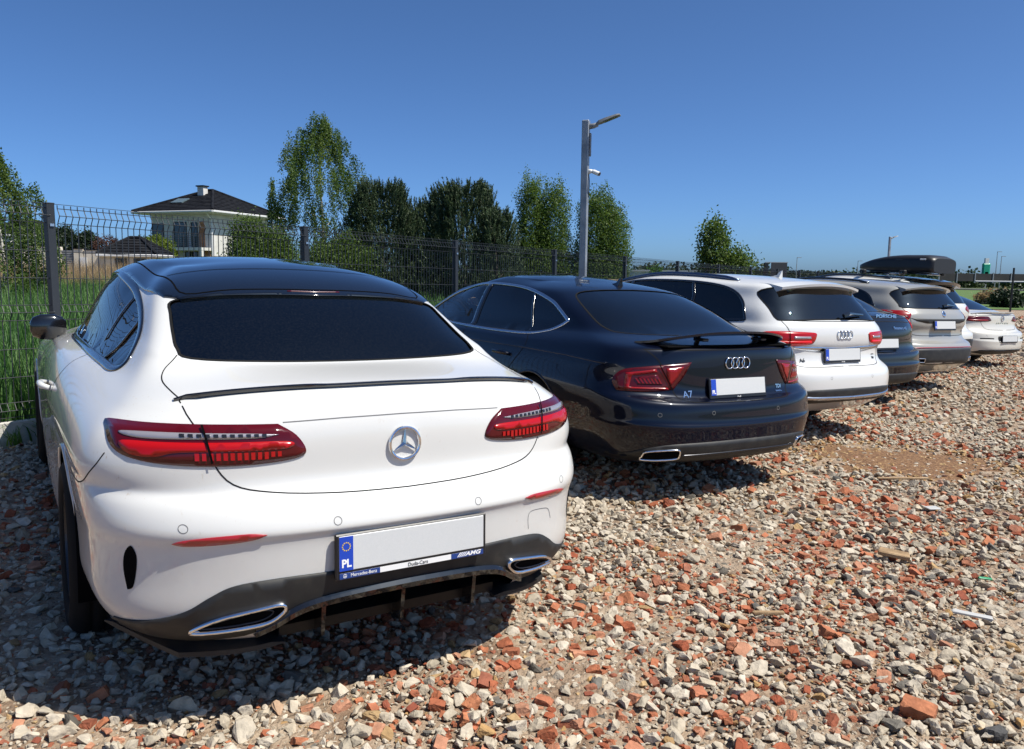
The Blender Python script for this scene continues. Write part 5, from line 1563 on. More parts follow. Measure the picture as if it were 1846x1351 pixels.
        B.patch('air_vent', f(spline([(.792, .590), (.806, .560), (.808, .510), (.800, .450), (.786, .462), (.778, .515), (.778, .560)], True, 4, corners=(3,))), 'rear', MATS['void'], bump, off=.0015, step=.012, skirt=0)
        for y, z in ((.668, .652), (.246, .648)):
            B.strip('parking_sensor', ring_curve((s*y, z), .012), 'rear', MATS['soft_seam'], bump, w=.0022, off=.0006, closed=True, step=.01)
    tow = spline([(-.49, .50), (-.485, .545), (-.50, .565), (-.56, .562), (-.60, .55), (-.62, .51)], False, 4)
    B.strip('tow_cover', tow, 'rear', MATS['soft_seam'], bump, w=.0025, off=.0006)
    # star badge
    p, nn = B.hit('rear', -.004, .853); M = rear_frame(p, nn)
    st = MB(); r = .0525
    st.tube([M @ Vector((r*math.cos(2*math.pi*k/40), r*math.sin(2*math.pi*k/40), .007)) for k in range(40)], .0055, 8, closed=True)
    for k in range(3):
        a = math.pi/2 + k*2*math.pi/3
        d = Vector((math.cos(a), math.sin(a), 0)); e = Vector((-d.y, d.x, 0))
        st.add([M @ v for v in (d*(r-.002)+Vector((0, 0, .008)), e*.0095-d*.0055+Vector((0, 0, .006)), Vector((0, 0, .015)), -e*.0095-d*.0055+Vector((0, 0, .006)), d*(r-.002)+Vector((0, 0, .004)))], [(0, 1, 2), (0, 2, 3), (0, 4, 1), (0, 3, 4), (1, 4, 3), (1, 3, 2)])
    st.build('badge', MATS['chrome'], lid, fix=True)
    # number plate with dealer frame
    p, nn = B.hit('rear', -.006, .535); nn = Vector((-1, 0, .06)).normalized()
    M = rear_frame(p+nn*.006, nn, 0)
    P = number_plate(bump, M, frame=(.530, .142), plate=(.520, .114), dy=.011)
    fb = MB(); fb.box((0, -.0585, .0135), (.505, .017, .001)); fb.v = [tuple(M @ Vector(v)) for v in fb.v]; fb.build('frame_strip', MATS['frame_print'], P)
    for x, w in ((-.187, .132), (.192, .122)):
        fb = MB(); fb.box((x, -.0585, .0143), (w, .0172, .001)); fb.v = [tuple(M @ Vector(v)) for v in fb.v]; fb.build('frame_strip', MATS['frame_blue'], P)
    place_text('frame_lettering', 'Duda-Cars', .017, M @ Matrix.Translation((.01, -.0585, .0148)), MATS['dark_print'], P, .0006, width=.07)
    place_text('frame_lettering', 'Mercedes-Benz', .015, M @ Matrix.Translation((-.175, -.0585, .0155)), MATS['white_print'], P, .0006, width=.085)
    place_text('frame_lettering', '////AMG', .018, M @ Matrix.Translation((.197, -.0575, .0155)), MATS['white_print'], P, .0006, width=.092, shear=.3, bold=.0006)
    mk = MB(); c0 = Vector((-.236, -.0585, .0152))
    mk.tube([M @ (c0+Vector((.0055*math.cos(2*math.pi*k/16), .0055*math.sin(2*math.pi*k/16), 0))) for k in range(16)], .0006, 4, closed=True)
    for k in range(3):
        a = math.pi/2+k*2*math.pi/3; mk.tube([M @ c0, M @ (c0+Vector((.0055*math.cos(a), .0055*math.sin(a), 0)))], .0007, 4)
    mk.build('frame_emblem', MATS['white_print'], P)
    # black valance
    val = spline([(0, .487), (.26, .487), (.42, .485), (.535, .472), (.60, .44), (.66, .398), (.74, .365), (.83, .345)], False, 5)
    low = [(.83, .262), (.66, .262), (.60, .285), (.50, .300), (.42, .333), (.37, .363), (.31, .384), (.2, .396), (0, .402)]
    B.patch('valance', val + low + mirror(val + low)[1:-1], 'rear', MATS['black_plastic'], bump, off=.005, step=.025, skirt=.01)
    # exhaust trims
    for s in (1, -1):
        ex = spline([(.395, .398), (.40, .380), (.44, .352), (.52, .340), (.59, .333), (.635, .331), (.642, .339), (.605, .364), (.55, .384), (.45, .402), (.41, .406)], True, 4)
        f = (lambda P: P) if s > 0 else mirror
        E = B.patch('exhaust_opening', f(ex), 'rear', MATS['void'], bump, off=.0075, step=.02, skirt=.01)
        B.strip('exhaust_trim', f(ex), 'rear', MATS['chrome'], E, w=.012, h=.020, closed=True, step=.01)
        i2 = spline([(.428, .384), (.455, .362), (.52, .351), (.60, .344), (.625, .346), (.59, .361), (.53, .379), (.46, .392)], True, 4)
        B.strip('exhaust_trim', f(i2), 'rear', MATS['dark_alloy'], E, w=.004, h=.012, closed=True, step=.01)
        # lower corner winglet
        w = MB(); rows = []
        for k in range(15):
            t = k/14
            if t < .5: X, Y = .58-.37*(t/.5), .835-.165*(t/.5)**1.1
            else: X, Y = .21-.11*math.sin((t-.5)/.5*math.pi*.55), .67-.29*(t-.5)/.5
            z = .222 + .028*max(0, (t-.5)/.5)
            dx, dy = (.02, .10) if t < .42 else ((.06, .06) if t < .55 else (.10, .0))
            th = .016 if 0 < k < 14 else .004
            rows.append([(X, s*Y, z), (X, s*Y, z+th), (X+dx, s*(Y-dy), z+th+.012), (X+dx, s*(Y-dy), z-.002)])
        vs = [v for r_ in rows for v in r_]
        w.add(vs, [(i*4+k, i*4+(k+1) % 4, (i+1)*4+(k+1) % 4, (i+1)*4+k) for i in range(14) for k in range(4)] + [(0, 1, 2, 3), (59, 58, 57, 56)])
        w.build('corner_lip', MATS['black_plastic'], bump, fix=True)
    # diffuser: gloss black arch with fins and under tray
    d = MB(); arch = [(-.475, .308), (-.42, .335), (-.37, .365), (-.31, .384), (-.2, .396), (0, .402), (.2, .396), (.31, .384), (.37, .365), (.42, .335), (.475, .308)]
    pts = spline(arch, False, 4); rows = []
    for y, z in pts:
        p, nn = B.hit('rear', y, z+.012)
        rows.append([(p.x-.012, y, z+.022), (p.x-.022, y, z+.010), (p.x-.018, y, z-.008), (p.x+.06, y, z-.014), (p.x+.07, y, z+.02)])
    m_ = 5; vs = [v for r_ in rows for v in r_]
    d.add(vs, [(i*m_+k, i*m_+(k+1) % m_, (i+1)*m_+(k+1) % m_, (i+1)*m_+k) for i in range(len(rows)-1) for k in range(m_)])
    D = d.build('diffuser', MATS['gloss_black'], bump, smooth=False, fix=True)
    tr = MB(); tr.box((.36, 0, .300), (.46, .78, .035), Matrix.Rotation(-.10, 3, 'Y')); tr.box((.20, 0, .335), (.02, .80, .11), Matrix.Rotation(-.45, 3, 'Y')); tr.build('under_tray', MATS['under_tray'], D)
    for y in (-.27, 0, .27):
        fn = MB(); fn.add([(.06, y-.007, .368), (.06, y+.007, .368), (.07, y+.006, .262), (.07, y-.006, .262), (.12, y-.007, .240), (.12, y+.007, .240), (.30, y+.007, .300), (.30, y-.007, .300), (.20, y-.03*(1 if y <= 0 else -1), .345)],
                          [(0, 1, 2, 3), (3, 2, 5, 4), (4, 5, 6, 7), (0, 3, 4, 7), (1, 6, 5, 2)])
        fn.build('diffuser_fin', MATS['gloss_black'], D, fix=True)
    # cabin, wheels, underside
    cabin(root, .9, 3.3, (1.45, 2.25))
    sh = MB(); sh.box((.90, 0, 1.0), (.5, 1.1, .03)); sh.build('parcel_shelf', MATS['cabin'], root)
    for y in (-.35, .35):
        q = MB(); q.box((1.18, y, 1.10), (.09, .30, .17), Matrix.Rotation(-.3, 3, 'Y'), bevel=.035); q.build('headrest', MATS['cabin_trim'], root)
    wheels(root, 1.10, 3.97, .915, r=.338, w=.255, rim=.235, spokes=5, rimmat=MATS['dark_alloy'], twin=True)
    return root
build_coupe()

A7_RINGS = [
    RG(.08, .235, .45, 2.6, [.74, .74, .74, .74], [.22, .20, .20, .22], 4.60, .22, .40),
    RG(-.075, .275, .52, 2.7, [.83, .89, .89, .83], [.27, .20, .20, .25], 4.74, .24, .50),
    RG(-.118, .345, .54, 2.8, [.885, .93, .93, .90], [.345, .30, .30, .34], 4.80, .32, .52),
    RG(-.125, .44, .56, 2.85, [.925, .945, .945, .93], [.45, .42, .42, .43], 4.83, .43, .54),
    RG(-.128, .500, .56, 2.85, [.935, .950, .95, .94], [.52, .49, .49, .50], 4.84, .49, .55),
    RG(-.115, .525, .56, 2.85, [.938, .952, .95, .94], [.55, .52, .52, .53], 4.84, .52, .56),
    RG(-.105, .610, .56, 2.8, [.945, .955, .952, .94], [.63, .60, .60, .60], 4.83, .58, .57),
    RG(-.075, .648, .55, 2.75, [.945, .955, .952, .94], [.68, .66, .66, .65], 4.82, .63, .60),
    RG(-.010, .665, .50, 2.7, [.938, .953, .95, .935], [.72, .72, .71, .70], 4.79, .68, .64),
    RG(.005, .76, .48, 2.6, [.915, .94, .94, .92], [.80, .80, .78, .76], 4.70, .75, .66),
    RG(.014, .87, .46, 2.7, [.895, .915, .915, .885], [.88, .88, .86, .82], 4.58, .82, .66),
    RG(.022, .955, .46, 2.7, [.865, .89, .90, .85], [.94, .93, .91, .865], 4.45, .87, .64),
    RG(.040, .985, .46, 2.7, [.845, .87, .885, .82], [.97, .95, .935, .895], 4.30, .90, .62),
    RG(.10, .998, .48, 2.7, [.82, .85, .865, .79], [.995, .965, .95, .915], 4.15, .925, .60),
    RG(.28, 1.030, .46, 2.8, [.775, .82, .835, .75], [1.025, .985, .97, .945], 3.95, .95, .50),
    RG(.46, 1.075, .44, 2.8, [.735, .79, .805, .71], [1.065, 1.01, .99, .975], 3.72, .985, .42),
    RG(.72, 1.190, .40, 2.9, [.705, .745, .755, .69], [1.165, 1.13, 1.11, 1.06], 3.50, 1.07, .38),
    RG(1.00, 1.286, .36, 3.0, [.655, .685, .695, .65], [1.26, 1.262, 1.24, 1.18], 3.22, 1.20, .34),
    RG(1.20, 1.337, .34, 3.0, [.60, .625, .635, .60], [1.315, 1.328, 1.325, 1.27], 2.98, 1.285, .30),
    RG(1.44, 1.370, .30, 3.0, [.47, .51, .52, .48], [1.355, 1.375, 1.375, 1.33], 2.74, 1.345, .26),
]
A7_SPINE = [(1.3, 1.345), (1.45, 1.374), (1.7, 1.402), (2.0, 1.416), (2.3, 1.413), (2.55, 1.39), (2.8, 1.34)]
A7_POS = (1.4735, 5.1605, .54598)

# ------------------------------------------------------------------ the other cars: shared dressing
def xform(rings, sx=1, sy=1, sz=1, dx=0, dz=0):
    out = []
    for r in rings:
        q = dict(r)
        for k in ('xr', 'xf'): q[k] = r[k]*sx+dx
        for k in ('D', 'Df'): q[k] = r[k]*sx
        q['ys'] = [y*sy for y in r['ys']]; q['zs'] = [z*sz+dz for z in r['zs']]
        for k in ('zr', 'zf'): q[k] = r[k]*sz+dz
        out.append(q)
    return out

def sym(half):
    """closed outline from a half that starts and ends on y = 0 (or anywhere), mirrored"""
    return half + [(-y, z) for y, z in half[::-1] if abs(y) > 1e-6]

def dress(S):
    B = CarBody(S['rings'], S['spine'], S.get('level', 3), 3)
    root = empty('car', car_matrix(*S['pos'])); tag(root, S['label'], 'car', 'cars parked side by side on the rubble')
    pm = S['paint']
    lid = S['lid']; bz = S['bump_z']; xm = S.get('bump_x', .55)
    B.part[(B.cen[:, 0] < xm) & (B.cen[:, 2] < bz)] = 2
    B.assign(1, sym(lid), 'rear', extra=(B.cen[:, 0] < S['lid_x']))
    for s in (1, -1):
        for d in S['doors']: B.assign(3, d, 'side', s, extra=B.cen[:, 1]*s > .5)
    # doors become separate parts: one number for each
    k = 3; names = ['body', S.get('lid_name', 'tailgate'), 'rear_bumper']
    for s in (1, -1):
        for d in S['doors']:
            B.assign(k, d, 'side', s, extra=B.cen[:, 1]*s > .5); names.append('door'); k += 1
    rg = S['rear_glass']
    B.cut(sym(rg), 'rear', extra=B.cen[:, 0] > S.get('rg_x', -9))
    B.cut(S['wind'], 'front', extra=B.cen[:, 0] > 2.2)
    for s in (1, -1):
        B.cut(S['dlo'], 'side', s)
        for a in S['arches']: B.cut(arc(a[0], a[1], a[2], 0, 2*math.pi, 40)[:-1], 'side', s)
    made = []
    for i, nm in enumerate(names):
        sub = B.part.copy(); keep = (B.part == i)
        B.part = np.where(keep, 0, 99); r = B.emit([nm], [pm], root); B.part = sub
        made.append(r.get(nm))
    body, LID, BUMP = made[0], made[1] or made[0], made[2] or made[0]
    B.patch('rear_window', sym(rg), 'rear', MATS[S.get('rear_mat', 'glass_privacy')], root, off=-.003, step=.04, skirt=0)
    B.strip('window_seal', sym(rg), 'rear', MATS['seam'], root, w=.012, off=.0015, closed=True)
    B.patch('windscreen', S['wind'], 'front', MATS['glass_clear'], root, off=-.003, step=.06, skirt=0)
    di = 3
    for s in (1, -1):
        for poly, mt in S['windows']: B.patch('side_window', poly, 'side', MATS[mt], root, off=-.004, step=.05, side=s, skirt=0)
        B.strip('window_trim', S['dlo'], 'side', MATS[S['trim']], root, w=S.get('trim_w', .024), h=.006, closed=True, side=s)
        for d, w in S['pillars']: B.strip('window_pillar', d, 'side', MATS['gloss_black'], root, w=w, h=.004, side=s)
        for d, h in zip(S['doors'], S['handles']):
            own = made[di]; di += 1
            B.strip('shut_line', d, 'side', MATS['seam'], own or root, w=.007, closed=True, side=s)
            p, nn = B.hit('side', h[0], h[1], s)
            hb = MB(); hb.tube([p+Vector((-.11, 0, 0)), p+nn*.03+Vector((-.08, 0, 0)), p+nn*.036, p+nn*.03+Vector((.08, 0, 0)), p+Vector((.11, 0, 0))], [.010, .014, .015, .014, .010], 8)
            hb.build('door_handle', S.get('handle_mat', pm), own or root, smooth=True)
        if S.get('mirror'): side_mirror(root, S['mirror'][0], s*S['mirror'][1], S['mirror'][2], s, pm, 1.0)
        for a in S['arches']:
            wheel_house(root, a[0], a[1], a[2]+.012, s, S['wy']-.01)
            B.strip('arch_lip', arc(a[0], a[1], a[2], -.3, math.pi+.3, 32), 'side', pm, root, w=.018, h=.004, side=s)
        if S.get('crease'): B.strip('crease', S['crease'], 'side', pm, body, w=.012, h=.0035, side=s)
        for lp in S['lamps']:
            f = (lambda P: P) if s > 0 else mirror
            L = B.patch('tail_lamp', f(lp['poly']), 'rear', MATS[lp['mat']], root, off=.004, step=.025, skirt=.012, bulge=.003)
            for sp, mt in lp.get('sub', []):
                B.patch('lamp_segment', f(sp), 'rear', MATS[mt], L, off=.0085, step=.02, skirt=.003)
            for gp in lp.get('gap', []): B.strip('lamp_gap', [(s*y, z) for y, z in gp], 'rear', MATS['void'], L, w=.007, off=.0125)
        for ex in S.get('exhaust', []):
            f = (lambda P: P) if s > 0 else mirror
            E = B.patch('exhaust_opening', f(ex), 'rear', MATS['void'], BUMP, off=.008, step=.02, skirt=.01)
            B.strip('exhaust_trim', f(ex), 'rear', MATS['chrome'], E, w=.011, h=.016, closed=True, step=.012)
        for rf in S.get('reflectors', []):
            f = (lambda P: P) if s > 0 else mirror
            B.patch('reflector', f(rf), 'rear', MATS['reflector_red'], BUMP, off=.003, step=.015, skirt=.006)
        for y, z in S.get('sensors', []):
            B.strip('parking_sensor', ring_curve((s*y, z), .012), 'rear', MATS['soft_seam'], BUMP, w=.0026, off=.0006, closed=True, step=.01)
    lidline = sym(S['lid_line']) if S.get('lid_line') else None
    if lidline: B.strip('shut_line', S['lid_line'][::-1] + [(-y, z) for y, z in S['lid_line'] if abs(y) > 1e-6], 'rear', MATS['seam'], LID, w=.007, off=.001)
    for nm, poly, mt, off in S.get('panels', []):
        B.patch(nm, sym(poly), 'rear', MATS[mt] if isinstance(mt, str) else mt, BUMP if nm in ('valance', 'diffuser') else LID, off=off, step=.03, skirt=.008)
    for nm, line, mt, w, h in S.get('strips', []):
        B.strip(nm, line, 'rear', MATS[mt] if isinstance(mt, str) else mt, BUMP, w=w, h=h)
    p, nn = B.hit('rear', S['plate'][0], S['plate'][1])
    nn = Vector((-1, 0, S.get('plate_lean', .18))).normalized(); M = rear_frame(p+nn*S.get('plate_off', .006), nn)
    P = number_plate(BUMP if S.get('plate_on_bumper') else LID, M, strip=S.get('strip', True), stars=False, dy=.008, frame=(.530, .134))
    S['plate_M'] = M
    for tx, y, z, size, wd, mt, dep in S.get('texts', []):
        p, nn = B.hit('rear', y, z); place_text('lettering', tx, size, rear_frame(p+nn*.002, nn), MATS[mt], LID, dep, width=wd, bold=.0006)
    cabin(root, S['cab'][0], S['cab'][1], S['cab'][2])
    wheels(root, S['arches'][0][0], S['arches'][1][0], S['wy'], r=S.get('wr', .345), w=.25, rim=S.get('rim', .24), spokes=S.get('spokes', 5), twin=True)
    S.update(B=B, root=root, LID=LID, BUMP=BUMP, body=body, P=P, M=M)
    return S

def fin_antenna(B, parent, x, mat, h=.065):
    p, nn = B.hit('top', x, 0); z = p.z
    mb = MB(); mb.add([(x-.02, -.028, z-.004), (x-.02, .028, z-.004), (x+.13, .018, z-.004), (x+.13, -.018, z-.004), (x-.035, 0, z+h), (x+.0, 0, z+h*.8), (x+.02, -.012, z+.02), (x+.02, .012, z+.02)],
                      [(0, 1, 4), (1, 7, 5, 4), (0, 4, 5, 6), (7, 6, 5), (1, 2, 7), (0, 6, 3), (7, 2, 3, 6)])
    mb.build('antenna', mat, parent, fix=True)

def blade(parent, rows, mat, name='spoiler', fix=True):
    """rows of equal length sections along y"""
    m = len(rows[0]); N = len(rows); mb = MB()
    mb.add([v for r in rows for v in r], [(i*m+k, i*m+(k+1) % m, (i+1)*m+(k+1) % m, (i+1)*m+k) for i in range(N-1) for k in range(m)] + [tuple(range(m)), tuple((N-1)*m+k for k in range(m))[::-1]])
    return mb.build(name, mat, parent, fix=True)

WIND = sym([(0, 1.30), (.30, 1.285), (.50, 1.24), (.62, 1.12), (.68, 1.03), (.40, 1.005), (0, 1.0)])
DARKROUND = None

def build_a7():
    dlo = spline([(.945, 1.095), (1.10, 1.172), (1.26, 1.230), (1.62, 1.300), (2.05, 1.325), (2.40, 1.308), (2.80, 1.235), (3.12, 1.11), (3.28, 1.02), (3.22, .99), (2.7, .972), (2.12, .966), (1.69, .968), (1.32, .980), (1.13, 1.010), (1.02, 1.05)], True, 4, corners=(0,))
    rear_half = [(x, z) for x, z in dlo]
    def clip(poly, a, b): return [p for p in poly if a <= p[0] <= b]
    # front pane is clear, rear panes tinted: split the opening at the pillar
    def split(poly, x):
        lo, hi = [], []
        n = len(poly)
        for i in range(n):
            a, b = poly[i], poly[(i+1) % n]
            (lo if a[0] <= x else hi).append(a)
            if (a[0]-x)*(b[0]-x) < 0:
                t = (x-a[0])/(b[0]-a[0]); q = (x, a[1]+(b[1]-a[1])*t); lo.append(q); hi.append(q)
        return lo, hi
    rear, front = split(dlo, 2.19)
    door_r = spline([(1.30, .985), (1.22, .90), (1.38, .70), (1.52, .50), (1.52, .30), (1.8, .235), (2.18, .235), (2.19, .5), (2.19, .97)], True, 3, corners=(0, 8))
    door_f = [(2.20, .97), (2.20, .5), (2.19, .235), (2.9, .24), (3.30, .26), (3.34, .45), (3.33, .8), (3.24, .99)]
    lamp = spline([(.862, .755), (.850, .80), (.806, .846), (.70, .866), (.615, .876), (.395, .896), (.455, .803), (.526, .722), (.62, .712), (.75, .708), (.855, .712)], True, 3, corners=(5, 7, 10))
    s1 = [(.80, .825), (.64, .852), (.63, .832), (.77, .808), (.79, .735), (.565, .735), (.56, .722), (.815, .722)]
    s2 = [(.575, .857), (.455, .868), (.50, .80), (.545, .745), (.57, .80)]
    s3 = [(.74, .80), (.63, .818), (.60, .752), (.745, .752)]
    rglass = spline([(0, 1.322), (.25, 1.317), (.45, 1.302), (.55, 1.272), (.605, 1.21), (.640, 1.13), (.645, 1.065), (.59, 1.046), (.30, 1.040), (0, 1.038)], False, 3)
    ex = spline([(.735, .290), (.742, .315), (.735, .345), (.66, .357), (.57, .362), (.545, .352), (.54, .318), (.55, .304), (.64, .292)], True, 3)
    S = dress(dict(rings=A7_RINGS, spine=A7_SPINE, pos=A7_POS, paint=MATS['paint_blue'], level=4,
        label='dark blue fastback with raised rear spoiler and chrome window trim, second from the camera',
        lid=[(0, 1.4), (.60, 1.4), (.70, .97), (.62, .908), (.535, .73), (.48, .655), (.25, .645), (0, .643)], lid_x=.46, lid_name='tailgate', bump_z=.70,
        lid_line=spline([(.69, .972), (.625, .91), (.575, .82), (.533, .728), (.478, .660), (.25, .647), (0, .645)], False, 4),
        doors=[door_r, door_f], handles=[(1.50, .815), (2.45, .81)], handle_mat=MATS['paint_blue'],
        rear_glass=rglass, rg_x=.30, wind=WIND, dlo=dlo, windows=[(rear, 'glass_privacy'), (front, 'glass_clear')], trim='satin_metal', trim_w=.026,
        pillars=[([(1.49, 1.265), (1.39, 1.10), (1.315, .985)], .020), ([(2.19, 1.315), (2.19, 1.1), (2.18, .968)], .07)],
        arches=[(1.06, .338, .388), (3.97, .338, .385)], wy=.945, wr=.350, mirror=(3.0, .83, 1.04),
        crease=[(.30, .872), (.7, .884), (1.2, .884), (2.0, .872), (3.0, .845)],
        lamps=[dict(poly=lamp, mat='lamp_deep', sub=[(s1, 'lamp_brick'), (s2, 'lamp_brick'), (s3, 'lamp_dark')], gap=[[(.618, .878), (.575, .80), (.535, .72)]])],
        exhaust=[ex], sensors=[(.30, .585), (.68, .58)],
        panels=[('valance', spline([(0, .405), (.40, .402), (.60, .395), (.72, .372), (.80, .335), (.84, .29), (.60, .270), (0, .268)], False, 3), 'black_plastic', .004)],
        strips=[('bumper_strip', [(-.52, .318), (-.3, .322), (0, .324), (.3, .322), (.52, .318)], 'dark_alloy', .014, .008)],
        plate=(0, .722), plate_lean=.18, plate_off=.004,
        texts=[('A7', .425, .690, .062, .078, 'chrome', .004), ('TDI', -.425, .712, .036, .062, 'chrome', .004), ('quattro', -.425, .682, .020, .07, 'chrome', .003)],
        cab=(.8, 3.3, (1.5, 2.35))))
    B, root = S['B'], S['root']
    p, nn = B.hit('rear', 0, .885); audi_rings(S['LID'], rear_frame(p, nn), r=.036, pitch=.050, th=.0046)
    fr = S['M']
    place_text('frame_lettering', 'Audi', .016, fr @ Matrix.Translation((0, -.058, .0145)), MATS['white_print'], S['P'], .0006, width=.034)
    # diagonal ribs in the lamps
    for s in (1, -1):
        L = [o for o in root.children if o.name.startswith('tail_lamp')][0 if s > 0 else 1]
        for k in range(7):
            y = .60+.021*k; mb = MB()
            P = [B.hit('rear', s*a, z) for a, z in ((y+.002, .760), (y+.012, .760), (y+.030, .792), (y+.020, .792))]
            mb.add([q+n_*.0115 for q, n_ in P]+[q+n_*.008 for q, n_ in P], [(0, 1, 2, 3), (0, 4, 5, 1), (1, 5, 6, 2), (2, 6, 7, 3), (3, 7, 4, 0)])
            mb.build('lamp_rib', MATS['lamp_brick'], L, fix=True)
    # raised spoiler on two struts
    rows = []; N = 33
    for i in range(N):
        y = -.665+1.33*i/(N-1); a = abs(y)/.665
        zt = 1.078-.085*a**2.4; x0 = .150+.16*a**2; ch = .170*math.sqrt(max(.03, 1-a**6))
        rows.append([(x0+.03, y, zt-.018), (x0-.02, y, zt-.002), (x0-ch*.6, y, zt+.008), (x0-ch, y, zt+.018), (x0-ch, y, zt+.004), (x0-ch*.5, y, zt-.016)])
    sp = blade(S['LID'], rows, MATS['paint_blue'])
    for y in (-.27, .27):
        st = MB(); st.tube([(.11, y, 1.05), (.14, y, .98)], [.014, .018], 8); st.box((.09, y, 1.035), (.10, .05, .02), bevel=.006); st.build('spoiler_strut', MATS['dark_alloy'], sp)
    w = MB(); w.box((.13, 0, .992), (.14, 1.16, .012), bevel=.004); w.build('spoiler_well', MATS['void'], S['LID'])
    fin_antenna(B, root, 1.30, MATS['gloss_black'])
build_a7()

WAGON_RINGS = [
    RG(.06, .30, .45, 2.6, [.74, .74, .74, .74], [.22, .20, .20, .22], 4.55, .22, .40),
    RG(-.10, .385, .52, 2.8, [.83, .88, .88, .83], [.34, .21, .21, .25], 4.68, .24, .50),
    RG(-.14, .42, .54, 2.9, [.885, .915, .915, .89], [.405, .31, .31, .34], 4.74, .32, .52),
    RG(-.145, .49, .56, 2.95, [.915, .93, .93, .915], [.48, .44, .44, .44], 4.77, .43, .54),
    RG(-.14, .59, .56, 2.95, [.925, .935, .935, .925], [.58, .55, .55, .55], 4.77, .52, .56),
    RG(-.115, .655, .55, 2.9, [.928, .937, .937, .925], [.66, .64, .63, .63], 4.75, .60, .60),
    RG(-.045, .680, .52, 2.85, [.928, .937, .935, .92], [.71, .70, .69, .68], 4.72, .66, .62),
    RG(-.002, .73, .50, 2.8, [.922, .932, .93, .91], [.76, .76, .75, .73], 4.68, .71, .64),
    RG(.010, .835, .48, 2.8, [.91, .925, .92, .90], [.84, .84, .82, .79], 4.58, .78, .66),
    RG(-.004, .885, .46, 3.0, [.905, .915, .91, .885], [.90, .895, .875, .84], 4.45, .84, .64),
    RG(-.008, .97, .44, 3.0, [.885, .895, .895, .855], [.965, .95, .925, .885], 4.30, .885, .62),
    RG(.008, 1.050, .42, 3.0, [.850, .87, .875, .81], [1.03, 1.00, .965, .92], 4.08, .925, .56),
    RG(.040, 1.100, .40, 3.0, [.815, .845, .855, .76], [1.075, 1.045, 1.005, .955], 3.80, .965, .46),
    RG(.115, 1.210, .40, 3.0, [.775, .795, .80, .72], [1.18, 1.165, 1.13, 1.06], 3.50, 1.09, .40),
    RG(.195, 1.315, .40, 2.8, [.705, .735, .74, .68], [1.285, 1.29, 1.265, 1.19], 3.22, 1.225, .36),
    RG(.245, 1.385, .42, 2.8, [.665, .68, .69, .64], [1.372, 1.392, 1.377, 1.30], 3.00, 1.325, .32),
    RG(.30, 1.430, .44, 2.8, [.60, .62, .63, .59], [1.415, 1.44, 1.43, 1.36], 2.84, 1.37, .30),
    RG(.48, 1.460, .42, 2.8, [.48, .50, .51, .48], [1.448, 1.468, 1.463, 1.40], 2.66, 1.40, .28),
]
WAGON_SPINE = [(.4, 1.448), (.6, 1.470), (.9, 1.485), (1.4, 1.498), (1.9, 1.494), (2.3, 1.47), (2.75, 1.41)]
A6_RINGS, A6_SPINE, A6_POS = WAGON_RINGS, WAGON_SPINE, (3.0116, 7.1995, .56259)

